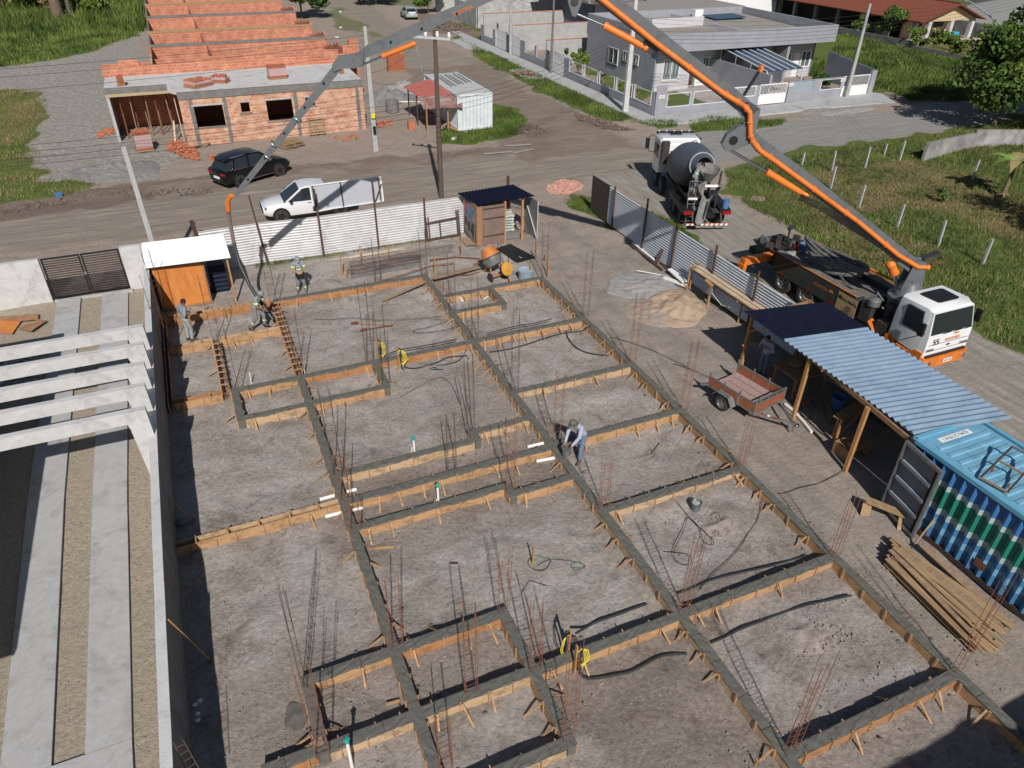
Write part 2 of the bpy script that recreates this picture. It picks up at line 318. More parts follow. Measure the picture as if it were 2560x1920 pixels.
GRASS = {
 'field': P(1, [(-300, 1260), (150, 1235), (420, 1195), (600, 1140), (500, 1110), (280, 1100), (230, 1000), (180, 880), (240, 760), (270, 640), (240, 560), (0, 545), (-300, 560)]),
 'field_far': P(1, [(-400, 440), (0, 420), (150, 390), (400, 350), (640, 285), (800, 225), (900, 180), (895, 60), (890, -60), (-500, -60)]),
 'lot': P(2, [(670, 875), (690, 790), (790, 820), (980, 790), (985, 650), (1080, 670), (1200, 740), (1130, 830), (950, 865), (800, 885)]),
 'strip': P(2, [(740, 235), (880, 205), (905, 230), (1000, 290), (1110, 305), (1215, 380), (1150, 405), (1300, 440), (1500, 520), (1700, 650), (1840, 715), (1780, 750), (1640, 720), (1500, 670), (1300, 575), (1130, 470), (1000, 425), (880, 350), (850, 275)]),
 'strip_end': P(2, [(1860, 735), (1960, 730), (2000, 745), (2140, 750), (2130, 775), (2000, 780), (1850, 750)]),
 'far_left': P(2, [(-40, 30), (60, 50), (150, 110), (340, 235), (250, 245), (170, 190), (-20, 180)]),
 'far_top': P(2, [(120, -60), (180, 5), (300, 20), (430, 40), (560, 45), (640, 60), (640, -60)]),
 'gate_grass': P(2, [(770, 140), (910, 115), (915, 190), (860, 200)]),
 'kerb': P(3, [(160, 755), (300, 722), (480, 738), (740, 738), (730, 765), (560, 785), (200, 808)]), 'kerb_end': P(3, [(0, 742), (70, 745), (85, 768), (0, 772)]),
 'verge': [(19.7, 2), (22.3, 2), (22.2, 12), (22.1, 20), (22.4, 26), (22.9, 31), (22.2, 33.5), (21.2, 33.6), (20.8, 35), (19.9, 36.5), (19.0, 35.6), (18.6, 34.3), (19.6, 33)],
 'right': P(3, [(400, 1080), (430, 1000), (500, 975), (760, 935), (1000, 890), (1500, 845), (1900, 775), (2212, 700), (2700, 640)])+[(140, 10), (60, -10), (29, -5), (27.6, 8), (27.7, 16), (28.3, 27), (29, 31), (28.3, 33.5)],
 'behind': P(3, [(1075, 205), (1500, 305), (1760, 372), (2050, 432), (2100, 560), (1870, 628), (1500, 610), (1280, 520), (1290, 430), (1040, 330)]),
 'yard': P(3, [(1765, 360), (2050, 430), (2700, 560), (2700, 300), (2212, 340), (1900, 232), (1750, 262)]),
 'lawn': P(2, [(1380, 330), (1560, 400), (1960, 575), (1985, 605), (1940, 640), (1840, 640), (1300, 375)])+[(35, 51)], 'lawn_front': P(3, [(0, 585), (150, 560), (350, 640), (150, 655), (0, 655)]),
 'fence_weeds': [(1.6, 33.0), (5.8, 32.7), (6.4, 33.3), (11.5, 33.2), (11.5, 34.3), (1.5, 34.4)], 'roadside': P(1, [(940, 1490), (950, 1462), (1160, 1455), (1180, 1475)]),
}
gr = np.zeros(X.shape)
for k, pl in GRASS.items(): gr = np.maximum(gr, inpoly(wx, wy, pl)*(.55 if k in ('far_left', 'fence_weeds', 'far_top', 'roadside') else 1.))
gr = np.where((Y > 150) | (X > 140), 1., gr)
gr = np.maximum(gr, ((wx > 30) & (wy > 50) & (wx > 57.6))*1.)
road = (((wy > 38.9) & (wy < 45.3)) | ((wx > 22.6) & (wx < 27.7) & (wy < 40)) | ((wx > 21) & (wx < 29.5) & (wy > 44))).astype(float)
lot = inpoly(wx, wy, P(1, [(270, 640), (240, 560), (0, 545), (-200, 540), (-200, 440), (150, 390), (640, 285), (900, 190), (910, 400), (660, 420), (660, 590), (740, 860), (1150, 900), (1130, 990), (900, 1110), (600, 1120), (280, 1090), (200, 900)])).astype(float)
lot = np.maximum(lot, inpoly(wx, wy, P(3, [(780, 720), (900, 670), (1180, 650), (1240, 690), (950, 740)])+[]).astype(float))
mud = ((wy > 45.2) & (wy < 47.6) & (wx < 23)).astype(float)*.7
mud = np.maximum(mud, ((wx > 20) & (wx < 29) & (wy > 43.5) & (wy < 75))*.55)
mud = np.maximum(mud, inpoly(wx, wy, P(2, [(550, 60), (880, 170), (840, 230), (560, 180)]))*.9)
mud = np.maximum(mud, inpoly(wx, wy, P(1, [(0, 1250), (400, 1200), (640, 1150), (1000, 1180), (700, 1260), (0, 1350)]))*1.)
mud = np.maximum(mud, inpoly(wx, wy, P(2, [(1130, 740), (1230, 760), (1400, 830), (1300, 850), (1130, 820)]))*1.); mud = np.maximum(mud, inpoly(wx, wy, P(2, [(1480, 690), (1640, 730), (1800, 780), (1900, 800), (1700, 800), (1520, 740)]))*1.)
mud = np.maximum(mud, inpoly(wx, wy, P(3, [(620, 1110), (760, 1090), (1100, 1040), (1130, 1060), (800, 1180), (640, 1160)]))*.8); mud = np.maximum(mud, inpoly(wx, wy, P(3, [(860, 1000), (1300, 960), (1500, 940), (1400, 1010), (1100, 1070), (900, 1060)]))*.7)
mud = np.maximum(mud, inpoly(wx, wy, P(3, [(1290, 560), (1500, 600), (1860, 570), (1870, 620), (1450, 650)]))*.8)
for (a, b, c, d, v) in ((4.7, 8.2, 2.5, 8.5, .62), (2., 8.2, 14.6, 16.6, .62), (2, 4.4, 8.9, 10.2, .5), (-2.4, 1.7, 8.5, 11.5, .45), (8.6, 13, 9., 9.9, .5), (5.5, 8.2, 17.4, 21.5, .42), (2, 8.2, 13.0, 14.0, .45), (8.6, 13, 1.5, 4.8, .45), (8.6, 13, 12.8, 14.2, .4)):
    mud = np.maximum(mud, ((wx > a) & (wx < b) & (wy > c) & (wy < d))*v)
dry = np.zeros(X.shape)
for q in (P(3, [(860, 1060), (1100, 1010), (1500, 985), (2000, 1090), (2212, 1280), (2212, 1500), (2000, 1430), (1700, 1290), (1450, 1260), (1250, 1330), (1000, 1180)]), P(3, [(700, 1180), (1100, 1560), (1500, 1659), (1800, 1659), (1700, 1500), (1350, 1420), (1150, 1250), (850, 1180)]), P(1, [(0, 560), (240, 560), (270, 660), (200, 780), (0, 900)]), P(2, [(880, 430), (1100, 500), (1250, 590), (1050, 560)])):
    dry = np.maximum(dry, inpoly(wx, wy, q)*.9)
dry = np.maximum(dry, ((wx > 78) & (wy > 50) & (wy < 75))*.6)
site = ((wx > -2.7) & (wx < 19.6) & (wy < 33.4)).astype(float); yard = ((X < -2.6) & (Y < 32.8)).astype(float)
def soft(a, n=1):
    A = a.reshape(XX.shape).copy()
    for _ in range(n):
        B = A.copy(); B[1:-1, 1:-1] = (A[1:-1, 1:-1]*2+A[:-2, 1:-1]+A[2:, 1:-1]+A[1:-1, :-2]+A[1:-1, 2:])/6; A = B
    return A.ravel()
RL = [('v', 13.15, 3, 26.5), ('v', 8.38, 4.1, 28.7), ('v', 1.83, 6, 28.7), ('v', 4.5, 7, 10.4)]+[('h', y_, a_, b_) for y_, a_, b_ in ((28.75, -2.4, 8.4), (26.3, -2.4, 1.8), (22.5, -2.4, 13.1), (20.8, -.4, 4.5), (18.8, 8.4, 13.1), (17.05, 1.8, 8.4), (15.65, -2.5, 13.1), (14.3, 1.8, 8.4), (12.52, 8.4, 13.1), (10.4, -.1, 4.5), (8.72, -1.3, 13.1), (4.98, 8.4, 13.1), (26.5, 8.4, 13.1))]
near_ = np.zeros(X.shape)
for ax_, p_, a_, b_ in RL:
    u_, v_ = (wy, wx) if ax_ == 'v' else (wx, wy); near_ = np.maximum(near_, np.exp(-((v_-p_)/.42)**2)*((u_ > a_) & (u_ < b_)))
mud = np.maximum(mud, near_*.62)
gr, road, lot, mud, dry = [soft(a, 2) for a in (gr, road, lot, mud, dry)]
Z = (vnoise(X, Y, .9, 21)-.5)*.07+(vnoise(X, Y, .42, 22)-.5)*.065+(vnoise(X, Y, 3., 23)-.5)*.05
Z += near_*(vnoise(X, Y, .23, 61)*.11-.02)
Z = Z*np.where(Y < 60, 1, .8); Z = Z*(1-.6*road)-.02; Z += gr*.03
Z += np.exp(-((Y-46.6)/.6)**2)*np.where(X < 15, .12, 0)*vnoise(X, Y, 1.1, 30)
for (cx, cyy, rr, hh) in ((10.9, 7.5, .9, .10), (11.9, 11.2, .7, .12), (7.6, 7.2, 1.5, .06), (5.4, 12.3, 1.3, .06), (12.2, 9.4, .5, .08)):   # low heaps of loose soil inside the bays
    Z += hh*np.exp(-(((X-cx)**2+(Y-cyy)**2)/rr**2))*(.6+.8*vnoise(X, Y, .25, 40))
flat = ((X > 30) & (Y > 49)) | ((X < -2.6) & (X > -8) & (Y < 33)); Z = np.where(flat, np.minimum(Z*.3, -.006), Z)
nx, ny = len(gx), len(gy); me = bpy.data.meshes.new('ground'); me.vertices.add(nx*ny)
me.vertices.foreach_set('co', np.stack([X, Y, Z], 1).ravel().astype(np.float32))
ii, jj = np.meshgrid(np.arange(nx-1), np.arange(ny-1)); a = (jj*nx+ii).ravel(); F = np.stack([a, a+1, a+1+nx, a+nx], 1)
me.loops.add(F.size); me.loops.foreach_set('vertex_index', F.ravel().astype(np.int32)); me.polygons.add(len(F))
me.polygons.foreach_set('loop_start', np.arange(0, F.size, 4, dtype=np.int32)); me.polygons.foreach_set('loop_total', np.full(len(F), 4, np.int32))
me.polygons.foreach_set('use_smooth', np.ones(len(F), bool)); me.update(calc_edges=True)
for nm, ch in (('zone', (gr, road, lot, mud)), ('zone2', (dry, site, yard, np.zeros(X.shape)))):
    ca = me.color_attributes.new(nm, 'FLOAT_COLOR', 'POINT'); ca.data.foreach_set('color', np.stack(ch, 1).ravel().astype(np.float32))
ground = bpy.data.objects.new('ground', me); COL.objects.link(ground); tag(ground, 'bare earth building plot, dirt roads and grass fields', 'ground', kind='structure')
def groundmat():
    m = bpy.data.materials.new('ground'); m.use_nodes = True; t = m.node_tree; N = t.nodes; L = t.links; b = N['Principled BSDF']; b.inputs['Roughness'].default_value = .95; b.inputs['Specular IOR Level'].default_value = .15
    geo = N.new('ShaderNodeTexCoord').outputs['Object']
    def nz(scale, det=8, rough=.65, sc=None, dist=0.):
        v = geo
        if sc: mp = N.new('ShaderNodeMapping'); mp.inputs['Scale'].default_value = sc; L.new(geo, mp.inputs[0]); v = mp.outputs[0]
        n = N.new('ShaderNodeTexNoise'); n.inputs['Scale'].default_value = scale; n.inputs['Detail'].default_value = det; n.inputs['Roughness'].default_value = rough; n.inputs['Distortion'].default_value = dist; L.new(v, n.inputs['Vector']); return n.outputs['Fac']
    def ramp(f, st):
        r = N.new('ShaderNodeValToRGB'); e = r.color_ramp.elements
        while len(e) < len(st): e.new(.5)
        for i, (p, c) in enumerate(st): e[i].position = p; e[i].color = (*c, 1)
        L.new(f, r.inputs[0]); return r.outputs[0]
    def mix(f, a, c, mode='MIX'):
        x = N.new('ShaderNodeMix'); x.data_type = 'RGBA'; x.blend_type = mode
        if isinstance(f, float): x.inputs[0].default_value = f
        else: L.new(f, x.inputs[0])
        L.new(a, x.inputs[6]); L.new(c, x.inputs[7]); return x.outputs[2]
    def math2(op, a, c):
        x = N.new('ShaderNodeMath'); x.operation = op
        for i, v in enumerate((a, c)):
            if isinstance(v, (int, float)): x.inputs[i].default_value = v
            else: L.new(v, x.inputs[i])
        return x.outputs[0]
    at = []
    for nm in ('zone', 'zone2'):
        A = N.new('ShaderNodeAttribute'); A.attribute_name = nm; S = N.new('ShaderNodeSeparateColor'); L.new(A.outputs['Color'], S.inputs[0]); at.append((S.outputs[0], S.outputs[1], S.outputs[2], A.outputs['Alpha']))
    (g, rd, lt, mu), (dr, si, ya, _) = at
    fine = nz(9, 10, .75); med = nz(1.1, 9, .7); big = nz(.22, 5); tiny = nz(45, 4, .8); blotch = nz(.55, 7, .7, dist=.8)
    def edge(mask, nfac, w=.28):
        s = math2('ADD', mask, math2('MULTIPLY', math2('SUBTRACT', nfac, .5), .9)); r = N.new('ShaderNodeMapRange'); r.inputs[1].default_value = .5-w/2; r.inputs[2].default_value = .5+w/2; L.new(s, r.inputs[0]); return r.outputs[0]
    dirt = ramp(fine, [(.28, (.19, .15, .12)), (.5, (.32, .262, .22)), (.75, (.44, .37, .32))])
    sitec = ramp(fine, [(.28, (.16, .134, .113)), (.5, (.30, .262, .228)), (.72, (.42, .375, .333))])
    sitec = mix(ramp(blotch, [(.40, (0, 0, 0)), (.62, (1, 1, 1))]), sitec, ramp(fine, [(.28, (.27, .238, .215)), (.72, (.54, .495, .465))]))
    sitec = mix(ramp(nz(.8, 8, .7, dist=1.), [(.55, (0, 0, 0)), (.70, (.8, .8, .8))]), sitec, ramp(fine, [(.3, (.09, .068, .055)), (.7, (.20, .158, .13))]))
    clean = mix(ramp(nz(.35, 6, .6, None, .6), [(.4, (0, 0, 0)), (.62, (1, 1, 1))]), ramp(fine, [(.3, (.30, .25, .21)), (.7, (.40, .34, .29))]), ramp(fine, [(.3, (.22, .185, .155)), (.7, (.33, .285, .25))]))
    base = mix(si, dirt, sitec)
    geoX = N.new('ShaderNodeSeparateXYZ'); L.new(geo, geoX.inputs[0])
    path = math2('MULTIPLY', math2('GREATER_THAN', math2('ADD', geoX.outputs[0], math2('MULTIPLY', med, .6)), 13.8), si)
    base = mix(math2('MULTIPLY', path, .8), base, clean); base = mix(math2('MULTIPLY', path, math2('MULTIPLY', ramp(nz(.7, 3, .5, (2.2, .3, 1), .8), [(.45, (0, 0, 0)), (.70, (.5, .5, .5))]), 1.)), base, ramp(fine, [(.3, (.17, .14, .118)), (.7, (.25, .21, .18))]))
    base = mix(ya, base, ramp(fine, [(.3, (.27, .225, .17)), (.7, (.48, .415, .33))]))
    rc = ramp(nz(1.0, 9, .7, (.25, 3, 1)), [(.3, (.20, .165, .135)), (.55, (.29, .245, .205)), (.75, (.43, .375, .32))])
    rc2 = ramp(nz(1.2, 9, .75, (2.5, .25, 1)), [(.3, (.22, .195, .165)), (.55, (.32, .29, .255)), (.75, (.48, .45, .41))])
    side = math2('MULTIPLY', math2('GREATER_THAN', geoX.outputs[0], 22.0), math2('LESS_THAN', geoX.outputs[1], 39.0)); rc = mix(side, rc, rc2)
    grey = math2('GREATER_THAN', math2('ADD', geoX.outputs[0], math2('MULTIPLY', big, 6.)), 33.0); rc = mix(grey, rc, ramp(nz(1.0, 9, .7, (.3, 3, 1)), [(.3, (.22, .212, .198)), (.75, (.34, .33, .315))]))
    base = mix(edge(rd, med, .5), base, rc)
    base = mix(edge(lt, med, .5), base, ramp(nz(3.5, 10, .75), [(.3, (.17, .15, .13)), (.5, (.29, .268, .24)), (.70, (.50, .475, .44))]))
    base = mix(math2('MULTIPLY', edge(mu, blotch, .5), .75), base, ramp(fine, [(.3, (.10, .072, .058)), (.7, (.25, .192, .155))]))
    gc = ramp(med, [(.3, (.06, .088, .022)), (.55, (.115, .145, .038)), (.75, (.20, .20, .075))])
    gc = mix(big, gc, ramp(fine, [(.3, (.06, .095, .022)), (.7, (.155, .18, .055))]))
    gc = mix(math2('MULTIPLY', edge(dr, med, .6), .8), gc, ramp(fine, [(.3, (.13, .10, .045)), (.7, (.27, .20, .11))]))
    base = mix(edge(g, fine, .3), base, gc)
    sp = ramp(tiny, [(.30, (.82, .82, .82)), (.5, (1, 1, 1)), (.70, (1.1, 1.1, 1.1))])
    base = mix(1.0, base, sp, 'MULTIPLY')
    vo = N.new('ShaderNodeTexVoronoi'); vo.inputs['Scale'].default_value = 3.2; L.new(geo, vo.inputs['Vector'])
    peb = N.new('ShaderNodeMath'); peb.operation = 'LESS_THAN'; peb.inputs[1].default_value = .055; L.new(vo.outputs['Distance'], peb.inputs[0])
    sel = N.new('ShaderNodeSeparateColor'); L.new(vo.outputs['Color'], sel.inputs[0]); pm = math2('MULTIPLY', peb.outputs[0], math2('GREATER_THAN', sel.outputs[0], .55))
    base = mix(math2('MULTIPLY', pm, math2('SUBTRACT', 1., g)), base, ramp(sel.outputs[1], [(.4, (.50, .47, .44)), (.9, (.60, .36, .26))]))
    L.new(base, b.inputs['Base Color'])
    h = math2('ADD', math2('MULTIPLY', fine, .7), math2('MULTIPLY', tiny, .35)); h = math2('ADD', h, math2('MULTIPLY', med, 1.2)); h = math2('ADD', h, math2('MULTIPLY', nz(3.2, 6, .7), 1.0))
    bp = N.new('ShaderNodeBump'); bp.inputs['Strength'].default_value = .8; bp.inputs['Distance'].default_value = .065; L.new(h, bp.inputs['Height']); L.new(bp.outputs[0], b.inputs['Normal'])
    return m
me.materials.append(groundmat())
# ------------------------------------------------------------------ pavement slabs by the grey house
s = M()
s.prism([(32.4, 50.2), (32.7, 48.3), (34.3, 47.6), (40, 47.5), (47, 47.6), (47.3, 49.9), (34.1, 49.95), (34.1, 95), (33.0, 95), (32.2, 72)], -.1, .10)
s.prism([(47.35, 48.0), (56.6, 47.0), (58.2, 50.0), (57.4, 51.0), (47.35, 49.95)], -.1, .07)
s.prism([(30.6, 88.5), (30.6, 84), (33, 80), (33, 90.5)], -.1, .09); s.prism([(30.4, 70.5), (30.4, 66.5), (32.3, 66), (32.3, 71)], -.1, .09)
tag(s.build('pavement', CONC), 'pale concrete pavement in front of the grey house', 'pavement', kind='structure')
# ------------------------------------------------------------------ grass blades and tufts (cannot be counted)
def blades(name, label, pts, h, w, mats, n=5, spread=.1):
    pts = np.asarray(pts); k = len(pts); reps = n
    bx = np.repeat(pts[:, 0], reps)+rng.normal(0, spread, k*reps); by = np.repeat(pts[:, 1], reps)+rng.normal(0, spread, k*reps)
    hs = np.repeat(pts[:, 2], reps) if pts.shape[1] > 2 else np.full(k*reps, h); hs = hs*rng.uniform(.5, 1.25, k*reps)
    a = rng.uniform(0, 2*np.pi, k*reps); ws = w*rng.uniform(.7, 1.3, k*reps)*(hs/h)**.3; le = hs*rng.uniform(.15, .6, k*reps); la = rng.uniform(0, 2*np.pi, k*reps)
    v = np.zeros((k*reps, 3, 3)); v[:, 0] = np.stack([bx-np.cos(a)*ws, by-np.sin(a)*ws, np.full(k*reps, -.02)], 1); v[:, 1] = np.stack([bx+np.cos(a)*ws, by+np.sin(a)*ws, np.full(k*reps, -.02)], 1)
    v[:, 2] = np.stack([bx+np.cos(la)*le, by+np.sin(la)*le, hs], 1)
    me = bpy.data.meshes.new(name); nn = k*reps; me.vertices.add(nn*3); me.vertices.foreach_set('co', v.ravel().astype(np.float32)); me.loops.add(nn*3); me.loops.foreach_set('vertex_index', np.arange(nn*3, dtype=np.int32))
    me.polygons.add(nn); me.polygons.foreach_set('loop_start', np.arange(0, nn*3, 3, dtype=np.int32)); me.polygons.foreach_set('loop_total', np.full(nn, 3, np.int32))
    for q in mats: me.materials.append(q)
    patch = vnoise(np.repeat(pts[:, 0], reps), np.repeat(pts[:, 1], reps), 1.7, 77)
    me.polygons.foreach_set('material_index', ((patch+rng.uniform(-.35, .35, nn)) > .5).astype(np.int32) if len(mats) > 1 else np.zeros(nn, np.int32)); me.update(calc_edges=True)
    o = bpy.data.objects.new(name, me); COL.objects.link(o); return tag(o, label, 'grass', kind='stuff')
def scatter(poly, n):
    p = np.array([(q[0], q[1]) for q in poly]); lo, hi = p.min(0), p.max(0); x = rng.uniform(lo[0], hi[0], n); y = rng.uniform(lo[1], hi[1], n); k = inpoly(x, y, [tuple(q) for q in p]); return np.stack([x[k], y[k]], 1)
blades('grass', 'dense green grass on the verge between the steel fence and the pump truck', scatter(GRASS['verge'], 14000), .20, .016, GRASSM[:2], 5, .07)
rp = [(28.4, 33), (31, 36.5), (37, 38), (62, 38.5), (62, 33), (50, 25), (40, 14), (28, 10), (27.9, 16), (28.4, 27)]
q = scatter(rp, 26000); kk = ~inpoly(q[:, 0], q[:, 1], P(3, [(860, 1060), (1500, 985), (2212, 1280), (2212, 1500), (1700, 1290), (1250, 1330)])); d = q[:, 1] < 20
blades('grass', 'green grass of the fenced field on the right', q[kk], .22, .022, [GRASSM[1], GRASSM[0]], 4, .12); blades('grass', 'yellow blades mixed into the right field', q[kk][::3], .25, .02, GRASSM[2:], 3, .3)
blades('grass', 'dry yellowed grass in the fenced field on the right', q[~kk], .18, .02, [GRASSM[2], GRASSM[0]], 4, .12)
q = np.concatenate([scatter(GRASS['strip'], 5000), scatter(GRASS['lot'], 3000), scatter(GRASS['kerb'], 900), scatter(GRASS['strip_end'], 300)]); q = q[(q[:, 0] < 32.3) | (q[:, 1] < 49)]; blades('grass', 'green grass strip between the far dirt street and the pavement', q, .28, .03, GRASSM[:2], 5, .13)
q = np.concatenate([scatter(GRASS['behind'], 9000), scatter([(57.9, 51.5), (62, 51.5), (66, 74), (57.9, 74)], 1800)]); blades('grass', 'tall green grass behind the grey house', q, .45, .05, [GRASSM[1], GRASSM[0]], 4, .2)
q = scatter(GRASS['field'], 4500); blades('grass', 'short grass patches left of the gravel lot', q, .2, .03, [GRASSM[1], GRASSM[2]], 4, .2)
q = scatter(GRASS['field_far'], 16000); q = q[q[:, 1] < 135]; hh = .35+1.5*np.clip((q[:, 1]-104)/10, 0, 1); blades('tall_grass', 'tall reedy grass in the field at the upper left', np.column_stack([q, hh]), .5, .09, [GRASSM[1], GRASSM[0]], 5, .3)
q = np.concatenate([scatter([(1.6, 33.0), (5.9, 32.9), (5.9, 33.25), (1.6, 33.25)], 260), scatter([(6, 33.0), (11.5, 33.0), (11.5, 33.25), (6, 33.25)], 130), scatter([(-1, 38), (1, 38), (1, 37.2), (-1, 37.2)], 80)]); blades('weeds', 'sparse weeds along the foot of the front steel fence', q, .16, .01, GRASSM[:1]+GRASSM[2:], 4, .05)
q = scatter(GRASS['lawn'], 1800); blades('grass', 'narrow lawn between low grey wall and house', q, .08, .03, [GRASSM[2], GRASSM[0]], 3, .2)
# ------------------------------------------------------------------ footing beams: fresh concrete in timber forms
TOPZ = .30; HB = .10; BT = .022
RUNS = [ # axis, position, from, to, poured, label
 ('v', 13.15, 3.0, 26.55, 1, 'longest footing beam, running along the open driveway side of the plot'),
 ('v', 8.38, 4.1, 28.75, 1, 'long footing beam through the middle of the plot, beside the man with the bucket'),
 ('v', 1.83, 6.0, 22.5, 1, 'long footing beam on the left side of the plot, crossed by the empty timber form'),
 ('v', 1.83, 22.5, 28.75, 0, 'unfilled footing form full of rusty steel in front of the man holding the hose'),
 ('v', 4.50, 6.95, 10.4, 1, 'short footing beam down the middle of the bottom bays, ending at a rebar cage'),
 ('v', -.12, 8.72, 10.4, 1, 'shortest end beam at the bottom left, beside a wet spill of concrete'),
 ('v', -.67, 22.5, 26.3, 0, 'short unfilled form with wooden cross ties nearest the left wall'),
 ('v', -2.42, 22.4, 28.9, 0, 'narrow form board running along the foot of the left wall'),
 ('v', -.37, 20.75, 22.5, 1, 'short left side of the small bathroom sized footing bay'),
 ('v', 4.50, 20.8, 22.5, 1, 'short beam below the pair of stakes with yellow conduit, closing the bay'),
 ('v', 10.65, 25.0, 26.55, 1, 'short right side of the small bay below the orange concrete mixer'),
 ('v', 6.32, 16.85, 17.25, 1, 'tiny jog in the footing beam with a rebar cage, centre of the plot'),
 ('v', 6.32, 14.12, 14.5, 1, 'tiny jog in the footing beam above the large lower bay'),
 ('h', 28.75, 1.83, 8.38, 1, 'top footing beam in front of the rebar mats'),
 ('h', 28.75, -2.42, 1.83, 0, 'orange form boards in front of the plywood cabin'),
 ('h', 26.3, -2.42, 1.83, 0, 'unfilled form that the man with the hose steps on'),
 ('h', 22.5, -2.42, -.37, 0, 'unfilled form reaching the left wall, third from the top'),
 ('h', 22.5, -.37, 1.83, 1, 'top side of the small footing bay left of the long beam'),
 ('h', 22.5, 1.83, 8.38, 1, 'footing beam carrying the two stakes with yellow conduit'),
 ('h', 22.55, 8.38, 13.15, 1, 'footing beam right of the middle line with a black hose lying along it'),
 ('h', 20.75, -.37, 1.83, 1, 'bottom side of the small footing bay at the left'),
 ('h', 20.8, 1.83, 4.5, 1, 'short footing beam under the yellow conduit stakes, right of the long left beam'),
 ('h', 18.8, 8.38, 13.15, 1, 'footing beam between the two empty bays right of the middle line'),
 ('h', 17.25, 6.3, 8.38, 1, 'short footing beam with clear bay below it, left of the middle line'),
 ('h', 16.85, 1.83, 6.3, 1, 'footing beam just below the first teal capped pipe'),
 ('h', 15.65, -2.5, 1.83, 0, 'unfilled double board form lying from the left wall to the long left beam'),
 ('h', 15.62, 1.83, 8.38, 1, 'footing beam that ends beside the bucket man on his left'),
 ('h', 15.72, 8.38, 13.15, 1, 'footing beam behind the man with the bucket'),
 ('h', 14.5, 1.83, 6.3, 1, 'footing beam with the second teal capped pipe behind it'),
 ('h', 14.12, 6.3, 8.38, 1, 'short footing beam ahead of the white pipe stub, left of the middle line'),
 ('h', 12.52, 8.38, 13.15, 1, 'footing beam above the bay with the grey bucket'),
 ('h', 10.4, -.12, 1.83, 1, 'footing beam at the bottom left starting under the tallest leaning bars'),
 ('h', 10.4, 1.83, 4.5, 1, 'upper side of the lower left bay, ending at a rebar cage'),
 ('h', 8.75, -1.3, -.12, 1, 'stub of footing beam at the bottom left under a loose plank'),
 ('h', 8.72, -.12, 1.83, 1, 'footing beam crossed by the teal capped pipe at the bottom left'),
 ('h', 8.72, 1.83, 4.5, 1, 'footing beam in the bottom middle with a rebar cage halfway'),
 ('h', 8.70, 4.5, 8.38, 1, 'footing beam where yellow conduit hangs from two stakes at the bottom'),
 ('h', 8.72, 8.38, 13.15, 1, 'widest footing beam at the lower right with braces on its near board'),
 ('h', 6.95, 1.83, 4.5, 1, 'bottommost footing beam in the middle'),
 ('h', 4.98, 8.38, 13.15, 1, 'bottommost footing beam at the right, next to the big shadow'),
 ('h', 26.5, 8.38, 10.65, 1, 'short upper side of the small bay beside the blue tub'),
 ('h', 26.6, 10.65, 13.15, 1, 'short footing beam just below the blue tub'),
 ('h', 25.0, 8.38, 10.65, 1, 'short lower side of the small bay near the orange mixer'),
]
def subtract(a, b, cuts):
    iv = [(a, b)]
    for c, d in cuts:
        nv = []
        for p, q in iv:
            if d <= p or c >= q: nv.append((p, q)); continue
            if c > p: nv.append((p, c))
            if d < q: nv.append((d, q))
        iv = nv
    return [(p, q) for p, q in iv if q-p > .04]
